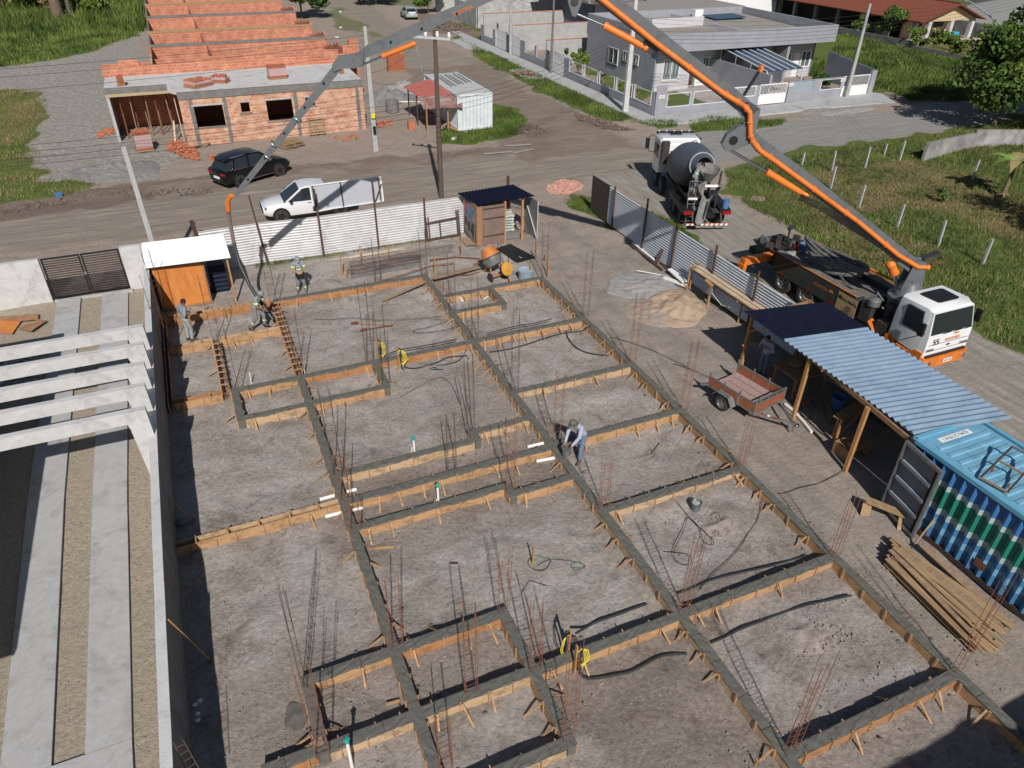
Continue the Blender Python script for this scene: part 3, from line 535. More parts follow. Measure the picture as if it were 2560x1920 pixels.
for ri, (ax, pos, a, b, poured, lab) in enumerate(RUNS):
    P3 = (lambda u, v, z: (v, u, z)) if ax == 'v' else (lambda u, v, z: (u, v, z))   # u along, v across
    base = P3((a+b)/2, pos, 0); t = thing('footing_beam' if poured else 'footing_form', lab, 'footing beam' if poured else 'timber form', base, 0, 'footing beams cast in timber forms')
    rr = random.Random(ri*13+5); hw = HB if pos != -2.42 else .05
    ea = a if any(r[0] != ax and abs(r[1]-a) < .02 for r in RUNS) else a
    cuts = [(r[1]-HB, r[1]+HB) for r in RUNS if ax == 'h' and r[0] == 'v' and r[4] and r[2]-.16 <= pos <= r[3]+.16]
    ext = HB
    if poured:
        s = M(); W5 = hw+BT+.003
        for p, q in subtract(a-(ext+BT if ax == 'v' else 0), b+(ext+BT if ax == 'v' else 0), cuts):
            n = max(2, int((q-p)/.11)); zt = TOPZ+(.004 if ax == 'v' else 0); top = []
            for i in range(n+1):
                u = p+(q-p)*i/n
                for k in range(6): v = (-W5, -hw, -hw/3, hw/3, hw, W5)[k]; top.append(P3(u, pos+v+(rr.uniform(-.010, .004)*(1 if v > 0 else -1) if k in (0, 5) else 0), zt+(rr.uniform(-.009, .009) if 0 < i < n and 0 < k < 5 else 0)+(-.004 if k in (0, 5) else 0)))
            fs = []
            for i in range(n):
                for k in range(5):
                    f = (i*6+k, (i+1)*6+k, (i+1)*6+k+1, i*6+k+1); fs.append(f if ax == 'h' else f[::-1])
            s.add(top, fs)
            s.bb(P3(p+.001, pos-hw+.006, -.05), P3(q-.001, pos+hw-.006, zt-.014))
        s.build('concrete', WET, t)
    else:
        s = M()   # reinforcing steel lying in the empty form
        for dv in (-.06, .06):
            for z in (.08, .2): s.tube([P3(a, pos+dv*(hw/HB), z), P3(b, pos+dv*(hw/HB), z+.01)], .007, 5)
        for k in range(int((b-a)/.2)):
            u = a+.1+k*.2; s.tube([P3(u, pos-.06*hw/HB, .08), P3(u, pos+.06*hw/HB, .08), P3(u, pos+.06*hw/HB, .2), P3(u, pos-.06*hw/HB, .2), P3(u, pos-.06*hw/HB, .08)], .004, 4)
        s.build('reinforcement', REBAR, t)
    for sd in (-1, 1):
        c = pos+sd*(hw+BT/2+.001)
        cut = [(r[1]-HB-BT, r[1]+HB+BT) for r in RUNS if r[0] != ax and r[2]-(.16 if r[0] == 'v' else 0) < c < r[3]+(.16 if r[0] == 'v' else 0) and (r[4] or not poured)]
        s = M(); old = FORM
        for p, q in subtract(a-(HB+BT if ax == 'v' or not poured else 0), b+(HB+BT if ax == 'v' or not poured else 0), cut):
            u = p
            while u < q-.02:
                e = min(q, u+rr.uniform(1.8, 3.0)); e = q if q-e < .4 else e
                dz = rr.uniform(-.006, .018)
                s.bb(P3(u+.002, c-BT/2+rr.uniform(-.002, .002), -.06), P3(e-.002, c+BT/2+rr.uniform(-.002, .002), TOPZ+(-.016 if poured else .012+dz))); u = e
        if s.v: s.build('form_board', rr.choice([FORM, FORM, FORM2, FORM3]), t)
        if s.v and poured:     # slurry smeared over the outer face of the board
            s2 = M()
            for p, q in subtract(a, b, cut):
                n = max(2, int((q-p)/.045)); o_ = c+sd*(BT/2+.004); dd_ = .03
                vs = []
                for i in range(n+1):
                    dd_ = min(.06, max(.004, dd_+rr.uniform(-.02, .0195))); u = p+(q-p)*i/n; vs += [P3(u, o_, TOPZ-.002), P3(u, o_, TOPZ-.008-dd_)]
                s2.add(vs, [(2*i, 2*i+1, 2*i+3, 2*i+2) for i in range(n)])
            if s2.v: s2.build('slurry_smear', WET, t)
        # stakes and raking braces on the outer side
        u = a+.35
        while u < b-.15:
            if not any(p-.1 < u < q+.1 for p, q in cut):
                s = M(); s.beam(P3(u, c+sd*(BT/2+.017), -.05), P3(u+rr.uniform(-.02, .02), c+sd*(BT/2+.017), TOPZ+rr.uniform(-.03, .05)), .05, .026, up=P3(1, 0, 0) if ax == 'h' else P3(0, 1, 0)); s.build('stake', FORM, t)
                if rr.random() < (.5 if (sd == -1) else .22) and hw > .06:
                    o = rr.uniform(.26, .42); du = rr.uniform(-.1, .1); s = M(); s.beam(P3(u+.045, c+sd*.04, TOPZ-.03), P3(u+.045+du, c+sd*(.04+o), -.02), .045, .022); s.build('brace', FORM, t)
            u += rr.uniform(.5, .78)
    # ties over the top
    u = a+.45
    while u < b-.3:
        if poured:
            s = M(); s.tube([P3(u, pos-hw-.03, TOPZ+.010), P3(u+rr.uniform(-.02, .02), pos+hw+.03, TOPZ+.012)], .006, 5); s.build('tie_wire', REBARD, t); u += rr.uniform(.7, 1.1)
        else:
            if hw > .06: s = M(); s.beam(P3(u, pos-hw-.06, TOPZ+.035), P3(u+rr.uniform(-.04, .04), pos+hw+.06, TOPZ+.035), .05, .022); s.build('cross_tie', FORM, t)
            u += .42 if ax == 'v' else .8
# ------------------------------------------------------------------ starter cages
CAGES = [
 (-.21, 10.33, 3.6, 'v', 0, 'tallest dark bars leaning apart at the bottom left corner'), (-.14, 8.62, 3.3, 'h', 1, 'dark cage above the loose plank at the bottom left'),
 (1.9, 10.43, 2.7, 'h', 1, 'rusty cage where the left long beam meets the lower left bay'), (4.5, 10.42, 2.45, 'h', 1, 'rusty cage at the peak of the lower middle beams'),
 (3.04, 8.71, 3.4, 'h', 1, 'rusty cage standing halfway along the bottom middle beam'), (4.55, 8.70, 2.6, 'h', 1, 'rusty cage left of the stakes with yellow conduit at the bottom'),
 (4.51, 7.02, 3.5, 'h', 1, 'rusty cage on the end of the bottommost middle beam'), (2.0, 7.35, 2.2, 'h', 1, 'rusty cage cut by the bottom edge of the picture'),
 (13.2, 8.74, 2.4, 'h', 1, 'rusty cage beside the low bench in front of the container door'), (13.22, 5.05, 3.3, 'h', 1, 'rusty cage in front of the stacked lumber'),
 (8.48, 5.02, 3.5, 'h', 1, 'wide leaning rusty cage at the bottom right'), (8.5, 8.78, 2.9, 'h', 1, 'rusty cage below the grey bucket, at the middle line'),
 (8.45, 12.6, 2.2, 'h', 1, 'rusty cage below the man with the bucket'), (13.2, 12.6, 2.4, 'h', 1, 'rusty cage in front of the trailer drawbar'),
 (13.35, 15.8, 3.05, 'h', 1, 'rusty cage between the middle bays and the trailer'), (8.6, 15.82, 3.0, 'h', 1, 'rusty cage just left of the man with the bucket'),
 (6.36, 14.24, 3.1, 'h', 1, 'rusty cage on the jog of the beam, lower centre'), (5.09, 15.72, 2.4, 'h', 0, 'short cage standing halfway along a beam near the teal capped pipe'),
 (6.28, 17.28, 3.2, 'h', 0, 'dense dark cage of six bars in the middle of the plot'), (8.49, 18.88, 3.5, 'h', 0, 'dark cage at the middle line above the empty right bays'),
 (13.3, 22.7, 3.2, 'h', 0, 'tall dark cage beside the driveway, nearest the sand'), (13.25, 18.95, 3.1, 'h', 1, 'thin cage beside the driveway, second from the sand'),
 (8.5, 22.7, 3.0, 'h', 0, 'dark cage at the middle line beside the black hose'), (8.45, 25.1, 3.0, 'h', 0, 'dark cage near the small bay under the mixer'),
 (4.35, 22.6, 3.6, 'h', 0, 'tall dark ladder like cage behind the yellow conduit'), (4.55, 21.1, 3.4, 'h', 0, 'dark cage in front of the first yellow conduit stake'),
 (1.92, 15.7, 2.4, 'h', 1, 'rusty cage on the left long beam above the white pipe ends'), (1.95, 16.85, 3.3, 'h', 0, 'dark pair of bars rising from the left long beam'),
 (1.92, 23.0, 2.7, 'h', 0, 'dark cage at the end of the unfilled form'), (-.37, 22.6, 2.65, 'h', 0, 'dark ladder cage at the corner of the small left bay'),
 (-.64, 26.3, 3.0, 'h', 0, 'dark cage between the bareheaded man and the hose man'), (1.8, 28.6, 2.9, 'h', 0, 'dark cage behind the man holding the hose'),
 (1.9, 14.45, 1.5, 'h', 1, 'low rusty cage beside the white pipe stubs'), (13.3, 26.6, 3.0, 'h', 0, 'dark cage right of the blue tub'),
 (8.4, 28.7, 2.6, 'h', 0, 'dark cage at the far end of the middle beam'), (6.3, 28.9, 2.4, 'h', 0, 'dark cage in front of the rebar mats'),
 (-2.42, 28.9, 3.4, 'h', 0, 'dark ladder cage against the plywood cabin beside the left wall'), (-2.42, 26.3, 3.2, 'h', 0, 'dark cage rising above the left wall'),
]
for ci, (x, y, h, d, ru, lab) in enumerate(CAGES):
    rr = random.Random(ci*7+1); t = thing('rebar_cage', lab, 'rebar cage', (x, y, .28), 0, 'vertical starter cages of reinforcing steel')
    wx_, wy_ = (.26, .10) if d == 'h' else (.10, .24); mt_ = REBAR if ru else REBARD; lean = (rr.uniform(-.04, .04), rr.uniform(-.03, .03)); leanx = 0
    if ci == 0: lean = (.02, -.05)
    cor = [(-wx_/2, -wy_/2), (wx_/2, -wy_/2), (wx_/2, wy_/2), (-wx_/2, wy_/2)]; hs = []
    for (dx, dy) in cor+([(0, .02), (0, -.03)] if 'six bars' in lab else []):
        hh = (h-.3)*rr.uniform(.9, 1.03); hs.append(hh); s = M(); b1 = (rr.uniform(-.03, .03), rr.uniform(-.03, .03))
        s.tube([(dx, dy, -.02), (dx+lean[0]*.5, dy+lean[1]*.5, hh*.5), (dx+lean[0]+b1[0], dy+lean[1]+b1[1], hh)], .0075, 5); s.build('bar', mt_, t, world=False)
    z = .12; sp_ = rr.choice([.2, .24, .3])
    top = min(hs)*rr.choice([.55, .8, .9])
    while z < top:
        f = z/(h-.3); s = M(); ps = [(dx*1.05+lean[0]*f, dy*1.05+lean[1]*f, z+rr.uniform(-.01, .01)) for dx, dy in cor]; s.tube(ps+[ps[0]], .0042, 4); s.build('stirrup', mt_, t, world=False); z += sp_*rr.uniform(.85, 1.15)
# ------------------------------------------------------------------ left boundary wall, gate, drive strips, pergola
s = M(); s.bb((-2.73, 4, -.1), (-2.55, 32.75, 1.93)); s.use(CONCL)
t = thing('boundary_wall', 'long plastered boundary wall with pale top along the left of the plot', 'wall', (-2.64, 18, 0)); s.mats = []; s.m = [0]*len(s.f); s.build('wall', CONCD, t)  # dark sides put the shaded face into the colour; coping stays pale
s = M(); v0 = 4.0
while v0 < 32.7:
    v1 = min(32.75, v0+1.1); s.bb((-2.74-random.uniform(0, .006), v0, 1.93), (-2.54+random.uniform(0, .006), v1-.004, 1.955+random.uniform(0, .006))); v0 = v1
s.build('coping', CONCL, t)
s = M(); s.bb((-26, 32.65, -.05), (-6.68, 32.85, 1.9)); tag(s.build('front_wall', CONCL, None), 'pale rendered front wall left of the black slatted gate', 'wall')
s = M(); s.bb((-3.68, 32.66, -.05), (-2.74, 32.86, 1.93)); tag(s.build('wall_pier', CONCL, None), 'pale concrete pier between the black gate and the plywood cabin', 'wall')
t = thing('slatted_gate', 'black metal double gate with horizontal slats in the front wall', 'gate', (-5.18, 32.78, 0))
for x0, x1 in ((-6.62, -5.2), (-5.16, -3.72)):
    s = M(); s.bb((x0, 32.75, .08), (x0+.06, 32.81, 1.86)); s.bb((x1-.06, 32.75, .08), (x1, 32.81, 1.86)); s.bb((x0+.06, 32.75, .08), (x1-.06, 32.81, .14)); s.bb((x0+.06, 32.75, 1.80), (x1-.06, 32.81, 1.86)); s.build('leaf_frame', BLACK, t)
    s = M()
    for k in range(16): s.bb((x0+.06, 32.765, .17+k*.101), (x1-.06, 32.795, .17+k*.101+.045))
    s.build('slats', STEELD, t)
s = M(); s.bb((-5.24, 32.70, .98), (-5.12, 32.75, 1.06)); s.build('latch', GALV, t)
s = M()
def strip(p): s.prism(p, -.1, .07)
strip([(-6.50, 32.55), (-5.62, 32.5), (-5.42, 19.1), (-5.12, 10.62), (-6.02, 10.6), (-6.36, 19.5)])
strip([(-4.80, 32.4), (-3.79, 32.3), (-3.78, 18.5), (-3.66, 10.62), (-4.52, 10.62), (-4.68, 18.8)])
strip([(-6.02, 10.6), (-3.66, 10.6), (-3.5, 6), (-6.2, 6)]); strip([(-6.6, 32.65), (-3.6, 32.6), (-3.6, 32.42), (-6.6, 32.57)])
tag(s.build('drive_strips', CONC, None), 'two long pale concrete wheel strips inside the gate', 'pavement', kind='structure')
bl = ['farthest concrete pergola frame over the wheel strips', 'second concrete pergola frame from the gate', 'middle one of the five concrete pergola frames', 'fourth concrete pergola frame from the gate', 'nearest concrete pergola frame, with the tall sloping post in full view']
for k, y in enumerate((23.45, 22.23, 21.0, 19.78, 18.55)):
    t = thing('pergola_frame', bl[k], 'pergola', (-2.9, y, 0), 0, 'five concrete pergola frames')
    s = M(); s.bb((-9.2, y-.10, 2.45), (-3.15, y+.10, 2.82)); s.build('beam', CONCL, t)
    s = M(); s.prism([(-3.15, 2.82), (-2.62, 2.82), (-2.60, 1.9), (-2.745, 1.9), (-2.745, 0), (-3.0, 0), (-3.12, 2.3), (-3.15, 2.45)], y-.105, y+.105, 'y'); s.build('post', CONCL, t)
t = thing('neighbour_house', 'plain house wall just outside the left edge that carries the pergola beams', 'house', (-12, 17, 0))
s = M(); s.bb((-18, 11, 0), (-9.0, 25.5, 3.0)); s.build('wall', PLASTL, t); s = M(); s.bb((-18.2, 10.3, 3.0), (-6.95, 25.8, 3.15)); s.build('roof', CONC, t)
# scrap boards in the corner
for k, (p, lab) in enumerate([([(4, 0, 520), (4, 75, 530), (4, 130, 450), (4, 0, 445)], 'tan plywood offcut lying in the courtyard corner'), ([(4, 0, 440), (4, 130, 450), (4, 235, 440), (4, 235, 405), (4, 0, 425)], 'brown plywood sheet at the back of the offcut pile'), ([(4, 105, 500), (4, 190, 515), (4, 285, 450), (4, 240, 440)], 'narrow dark plywood offcut pointing at the drive strip')]):
    q = [G(n, a, b, .06+.03*k) for n, a, b in p]; s = M(); s.slab([(v.x, v.y, .08+.035*k) for v in q][::-1], .018, Vector((0, 0, 1))); tag(s.build('plywood_offcut', WOODP if k == 0 else FORMD, None), lab, 'board', 'plywood offcuts in the courtyard')
# ------------------------------------------------------------------ plywood cabin under the white sheet roof
t = thing('plywood_cabin', 'orange plywood site cabin under a white corrugated roof', 'shed', (-1.5, 30.8, 0))
s = M(); s.bb((-2.47, 30.02, .03), (-.54, 31.6, 1.97)); s.build('body', WOODP, t)
s = M(); s.bb((-2.48, 30.0, .02), (-.5, 30.02, .12)); s.bb((-.60, 30.0, .12), (-.53, 30.018, 1.97)); s.bb((-2.48, 30.0, 1.88), (-.5, 30.018, 1.99)); s.build('trim', FORMD, t)
s = M(); a, b, c, d = G(4, 885, 118, 2.15), G(4, 1415, 52, 2.15), G(1, 1395, 1458, 2.15), G(1, 872, 1500, 2.15); u = (d-a); v = (b-a); s.corr(a+Vector((0, 0, -.04)), u.normalized()*1+Vector((0, 0, .03)), v, u.length, v.length, .17, .022); s.build('roof_sheet', SHEETW, t)
s = M(); s.bb((.35, 29.7, 0), (.42, 29.77, 2.07)); s.bb((.38, 31.5, 0), (.45, 31.57, 2.07)); s.build('roof_post', WOODPO, t)
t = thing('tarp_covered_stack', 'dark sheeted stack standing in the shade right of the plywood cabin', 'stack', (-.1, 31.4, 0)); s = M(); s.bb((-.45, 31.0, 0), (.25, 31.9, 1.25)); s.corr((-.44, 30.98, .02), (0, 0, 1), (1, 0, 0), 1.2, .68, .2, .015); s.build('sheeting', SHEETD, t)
# ------------------------------------------------------------------ steel fences
def hoarding(name, label, pts, h, m, posts, z0=.02, amp=.011):
    t = thing(name, label, 'fence', (pts[0][0], pts[0][1], 0))
    for (x0, y0), (x1, y1) in zip(pts[:-1], pts[1:]):
        d = Vector((x1-x0, y1-y0, 0)); s = M(); s.corr((x0, y0, z0), (0, 0, 1), d, h-z0, d.length, .125, amp, sharp=True, th=.003); s.build('panel', m, t)
    for p in posts:
        (x, y), hh, lean = p[0], p[1], p[2]; s = M(); s.beam((x, y, -.1), (x+lean[0], y+lean[1], hh), .075, .075); s.build('post', IRON, t)
    return t
hoarding('steel_fence', 'white corrugated steel hoarding along the street front', [(-.5, 33.22), (2.03, 33.3), (4.6, 33.15), (7.3, 33.2), (9.9, 33.2), (11.95, 33.3)], 1.98, SHEET,
         [((2.15, 33.1), 3.3, (-.25, .1)), ((4.72, 32.95), 3.3, (0, .1)), ((7.42, 33.05), 3.35, (0, .1)), ((9.86, 33.1), 2.2, (0, 0)), ((-.6, 37.0), 1.0, (-.1, 0))][:4])
s = M(); s.beam((-.6, 37.2, -.1), (-.75, 37.4, 1.0), .16, .12); tag(s.build('leaning_stump', IRON, None), 'short rusty leaning post behind the left end of the front steel fence', 'post')
rp = [(19.5, y) for y in (31.85, 29.6, 27.2, 24.9, 22.4, 19.7, 17.0, 14.2)]
hoarding('steel_fence', 'grey corrugated steel fence beside the pump truck street', [(19.52, 33.7), (19.52, 31.8)], 2.05, STEELD, [])['label'] = 'dark unpainted end panel of the right fence by the plot entrance'
hoarding('steel_fence', 'long galvanised corrugated fence between the plot and the pump truck', [(19.5, 31.79), (19.46, 26.0), (19.42, 20.0), (19.4, 12.0)], 2.0, mat('bright_fence_sheet', (.66, .69, .72), rough=.42, metal=.2, scale=1.4, col2=(.55, .58, .61), stain=.15), [((19.38, 31.1), 2.25, (0, 0)), ((19.38, 28.15), 2.6, (.05, 0)), ((19.36, 25.6), 2.7, (.05, 0)), ((19.32, 22.6), 2.45, (.0, 0)), ((19.3, 19.9), 2.45, (0, 0)), ((19.3, 16.0), 2.2, (0, 0))], amp=.03)
t = thing('billboard', 'blank grey sign panel in a dark frame above the white pickup', 'billboard', (6.3, 33.6, 0))
a, b, c, d = Vector((4.62, 33.45, 2.15)), Vector((7.98, 33.62, 2.15)), Vector((7.96, 33.75, 3.3)), Vector((4.62, 33.6, 3.3))
s = M(); s.slab([a, b, c, d], .02); s.build('panel', GREYP, t)
s = M(); o = Vector((0, -.03, 0))
for p, q in ((a, b), (b, c), (c, d), (d, a)): s.beam(p+o, q+o, .05, .05)
s.build('frame', WHITE, t); s = M()
for f in (.42,): s.beam(a.lerp(b, f)+o*1.6, d.lerp(c, f)+o*1.6, .07, .05)
s.beam(b+o*1.6-Vector((.12, 0, 0)), c+o*1.6-Vector((.12, 0, 0)), .08, .05); s.beam(b+o*2-Vector((.4, 0, 0)), b.lerp(c, .7)+o*2, .05, .04); s.beam(a+o*1.6+Vector((.1, 0, 0)), d+o*1.6+Vector((.1, 0, 0)), .05, .05)
s.build('batten', STEELD, t)
# ------------------------------------------------------------------ people
def cap_(s, p, q, a, b, n=12):
    p, q = Vector(p), Vector(q); d = q-p; L = d.length
    if L < 1e-5: return s.ell(p, (a, a, a), n, 8)
    s.tube([p, q], [a, b], n); s.ell(p, (a, a, a), n, 8); s.ell(q, (b, b, b), n, 8)
def remesh(m, name, vox, mats, parent, bands=(), smooth=2):
    me = bpy.data.meshes.new(name); me.from_pydata(m.v, [], m.f); ob = bpy.data.objects.new(name, me); COL.objects.link(ob)
    md = ob.modifiers.new('r', 'REMESH'); md.mode = 'VOXEL'; md.voxel_size = vox
    sm = ob.modifiers.new('s', 'SMOOTH'); sm.factor = .6; sm.iterations = smooth
    dg = bpy.context.evaluated_depsgraph_get(); nm = bpy.data.meshes.new_from_object(ob.evaluated_get(dg)); nm.name = name
    ob.modifiers.clear(); ob.data = nm; bpy.data.meshes.remove(me); nm.materials.clear()
    for q in mats: nm.materials.append(q)
    k = len(nm.polygons); c = np.zeros(k*3); nm.polygons.foreach_get('center', c); c = c.reshape(-1, 3); mi = np.zeros(k, np.int32)
    for (p, d, hw, rad, idx) in bands:
        d = np.array(Vector(d).normalized()); e = c-np.array(p); t = np.abs(e@d); mi[(t < hw) & (np.linalg.norm(e, axis=1) < rad)] = idx
    nm.polygons.foreach_set('material_index', mi); nm.polygons.foreach_set('use_smooth', np.ones(k, bool)); nm.update(); ob.parent = parent; return ob
def hand(s, w, d, nrm, curl=.6, side=1):
    # w wrist, d pointing direction, nrm palm normal (palm faces this way)
    w = Vector(w); d = Vector(d).normalized(); n = Vector(nrm); n = (n-d*n.dot(d)).normalized(); x = d.cross(n)*side
    pc = w+d*.055; mt_ = Matrix((x, d, n)).transposed(); s.ell(pc, (.042, .055, .017), 10, 7, mt_); cap_(s, w-d*.02, w+d*.03, .024, .026, 8)
    for k, (off, ln) in enumerate(((-.031, .062), (-.010, .074), (.011, .069), (.031, .052))):
        a = pc+x*off+d*.045; c1 = curl*(.8+.1*k); b = a+(d*math.cos(c1*.5)+n*math.sin(c1*.5))*ln*.5; c = b+(d*math.cos(c1*1.4)+n*math.sin(c1*1.4))*ln*.35; e = c+(d*math.cos(c1*2.2)+n*math.sin(c1*2.2))*ln*.3
        cap_(s, a, b, .0098, .0092, 6); cap_(s, b, c, .0092, .0086, 6); cap_(s, c, e, .0086, .0078, 6)
    a = w+d*.03-x*.030; b = a+(d*.6-x*.6+n*.35).normalized()*.038; c = b+(d*.85+n*.5).normalized()*.032; cap_(s, a, b, .013, .011, 6); cap_(s, b, c, .011, .009, 6)
def person(label, loc, rz, J, shirt=SHIRT, trou=TROU, skin=SKIN, head='helmet', longs=False, bands=True, boots=BOOT, scale=1., hair=HAIR):
    t = thing('person', label, 'person', loc, rz); t.scale = (scale,)*3
    D = dict(hipL=(-.09, 0, .92), hipR=(.09, 0, .92), kneeL=(-.10, .02, .49), kneeR=(.10, .02, .49), ankL=(-.11, -.02, .09), ankR=(.11, -.02, .09), pelvis=(0, 0, .97), chest=(0, 0, 1.26), neck=(0, -.01, 1.45), shL=(-.19, -.01, 1.41), shR=(.19, -.01, 1.41),
             elL=(-.24, -.03, 1.13), elR=(.24, -.03, 1.13), wrL=(-.23, .10, .92), wrR=(.23, .10, .92), head=(0, .02, 1.60), look=(0, 1, -.1), hdL=(0, .3, -1), hdR=(0, .3, -1), pnL=(1, 0, 0), pnR=(-1, 0, 0), toeL=(-.2, 1, 0), toeR=(.2, 1, 0), curl=.7)
    D.update(J); V = {k: (Vector(v) if isinstance(v, tuple) else v) for k, v in D.items()}
    up = (V['neck']-V['pelvis']).normalized(); sx = (V['shR']-V['shL']).normalized(); fr = up.cross(sx)*-1; hx = (V['hipR']-V['hipL']).normalized()
    lk = V['look'].normalized(); hr = lk.cross(Vector((0, 0, 1))).normalized(); hu = hr.cross(lk).normalized(); H = V['head']; hm = Matrix((hr, lk, hu)).transposed()
    def torso(s, g, arms, legs=False):
        mt_ = Matrix((sx, sx.cross(up)*-1, up)).transposed()
        s.ell(V['chest'], (.165+g, .115+g, .20), 14, 9, mt_); s.ell(V['chest'].lerp(V['neck'], .45), (.17+g, .10+g, .12), 14, 9, mt_); s.ell(V['pelvis'].lerp(V['chest'], .42), (.14+g, .10+g, .19), 14, 9, mt_)
        s.ell(V['pelvis'], (.155+g, .11+g, .13), 14, 9, Matrix((hx, hx.cross(up)*-1, up)).transposed())
        for q in 'LR': cap_(s, V['sh'+q].lerp(V['neck'], .5), V['sh'+q], .062+g, .062+g*1.1)
        if arms > 0:
            for q in 'LR': e = V['sh'+q].lerp(V['el'+q], min(1, arms)); cap_(s, V['sh'+q], e, .060+g, (.048 if arms >= 1 else .055)+g*1.5)
        if arms > 1:
            for q in 'LR': cap_(s, V['el'+q], V['el'+q].lerp(V['wr'+q], .93), .045+g, .031+g)
    b = M(); torso(b, -.008, 1); cap_(b, V['neck']-up*.04, H-hu*.06-lk*.01, .062, .058)
    for q in 'LR':
        cap_(b, V['el'+q], V['wr'+q], .043, .027); hand(b, V['wr'+q], V['hd'+q], V['pn'+q], V['curl'], 1 if q == 'L' else -1)
        cap_(b, V['hip'+q], V['knee'+q], .085, .056); cap_(b, V['knee'+q], V['ank'+q], .052, .036); tv = V['toe'+q].normalized(); cap_(b, V['ank'+q]-Vector((0, 0, .03)), V['ank'+q]+tv*.16-Vector((0, 0, .05)), .035, .03)
    b.ell(H+hu*.025, (.075, .095, .105), 16, 12, hm); b.ell(H+lk*.02-hu*.055, (.055, .068, .058), 14, 9, hm)      # skull, jaw
    b.ell(H+lk*.10-hu*.012, (.013, .020, .024), 8, 6, hm); b.ell(H+lk*.088-hu*.052, (.024, .012, .010), 8, 6, hm); b.ell(H+lk*.085+hu*.022, (.055, .014, .012), 10, 6, hm); b.ell(H+lk*.083-hu*.085, (.02, .015, .015), 8, 6, hm)
    for q in (-1, 1): b.ell(H+hr*.077*q-hu*.005-lk*.005, (.010, .022, .030), 8, 6, hm)
    remesh(b, 'body', .0085, [skin, mat('lips', (.20, .06, .05), rough=.5)], t, [(H+lk*.095-hu*.052, hu, .007, .024, 1)], 1)
    e = M()
    for q in (-1, 1): e.use(WHITE); e.ell(H+hr*.030*q+lk*.083+hu*.004, (.012, .009, .008), 8, 6, hm); e.use(BLACK); e.ell(H+hr*.030*q+lk*.0905+hu*.003, (.006, .003, .006), 8, 6, hm)
    e.build('eyes', None, t, True, world=False)
    s = M(); torso(s, .010, 2 if longs else .72); s.tube([V['neck']-up*.03, V['neck']+up*.012], [.09, .068], 12)
    bd = []
    if bands:
        bd += [(V['pelvis'].lerp(V['chest'], .62), up, .032, .30, 1)]
        for q in 'LR': a = V['sh'+q].lerp(V['el'+q], .55); bd += [(a, V['el'+q]-V['sh'+q], .03, .11, 1)]
    remesh(s, 'shirt', .012, [shirt, HIVIS], t, bd)
    s = M(); s.ell(V['pelvis']-up*.03, (.168, .125, .125), 14, 9, Matrix((hx, hx.cross(up)*-1, up)).transposed())
    for q in 'LR': cap_(s, V['hip'+q], V['knee'+q], .098, .073); cap_(s, V['knee'+q], V['knee'+q].lerp(V['ank'+q], .88), .073, .064)
    bd = [(V['knee'+q].lerp(V['ank'+q], .5), V['ank'+q]-V['knee'+q], .03, .12, 1) for q in 'LR'] if bands else []
    remesh(s, 'trousers', .012, [trou, HIVIS], t, bd)
    for q in 'LR':
        s = M(); tv = V['toe'+q].copy(); tv.z = 0; tv.normalize(); a = V['ank'+q]; g = Vector((a.x, a.y, a.z-.09)); cap_(s, a+Vector((0, 0, .07)), a-Vector((0, 0, .03)), .056, .054); cap_(s, g-tv*.05+Vector((0, 0, .045)), g+tv*.16+Vector((0, 0, .035)), .045, .037); remesh(s, 'boot', .012, [boots], t)
    s = M()
    if head in ('helmet', 'cap', 'flaphat'):
        tp = H+hu*.045; pr = []
        for i in range(9):
            a = i/8*math.pi/2; pr.append((.105*math.sin(a)*1., .112*math.cos(a)))
        s.lathe(tp, hu, pr, 20)
        if head == 'helmet': s.lathe(tp-hu*.004, hu, [(-.006, .128), (.008, .126), (.012, .105)], 20); s.ell(tp+lk*.125, (.075, .05, .008), 12, 6, hm)
        else: s.ell(tp+lk*.13-hu*.008, (.07, .075, .008), 12, 6, hm)
        if head == 'flaphat': s.loft([[H+hm@Vector((.098*math.cos(a), .105*math.sin(a), z)) for a in np.linspace(math.pi*.85, math.pi*2.15, 14)] for z in (.06, -.05, -.15)], close=False, caps=False)
        s.build({'helmet': 'helmet', 'cap': 'cap', 'flaphat': 'hat'}[head], {'helmet': HELM, 'cap': BLACK, 'flaphat': mat('camouflage_cloth', (.16, .17, .13), scale=22, col2=(.05, .06, .045))}[head], t, True, world=False)
    if head != 'helmet':
        s = M(); s.ell(H+hu*.035-lk*.012, (.083, .098, .104), 16, 10, hm)
        s.build('hair', hair, t, True, world=False)
    return t
# 1 pump operator standing with the remote control
t = person('helmeted man standing with a radio remote control box hanging at his waist', (3.12, 29.62, 0), R(178), dict(elL=(-.27, .02, 1.14), elR=(.27, .02, 1.14), wrL=(-.11, .27, 1.10), wrR=(.11, .27, 1.10), hdL=(.5, .8, -.1), hdR=(-.5, .8, -.1), pnL=(.7, 0, -.6), pnR=(-.7, 0, -.6), look=(0, .8, -.65), head=(0, .05, 1.58), kneeL=(-.13, .04, .49), kneeR=(.13, .03, .49), ankL=(-.18, 0, .09), ankR=(.17, -.03, .09)), skin=SKINL)
s = M(); s.box((0, .30, .98), (.36, .17, .15)); s.tube([(-.17, .25, 1.05), (-.12, .12, 1.30), (-.07, -.05, 1.47)], .012, 6); s.tube([(.17, .25, 1.05), (.12, .12, 1.30), (.07, -.05, 1.47)], .012, 6)
rc = thing('remote_control', 'dark radio remote control box with levers, held by the standing operator', 'remote control', (3.12, 29.62, 0), R(178)); s.build('case', BLACK, rc, world=False)
for x in (-.08, .08): s = M(); s.tube([(x, .30, 1.05), (x, .31, 1.10)], .014, 6); s.build('lever', GALV, rc, world=False)
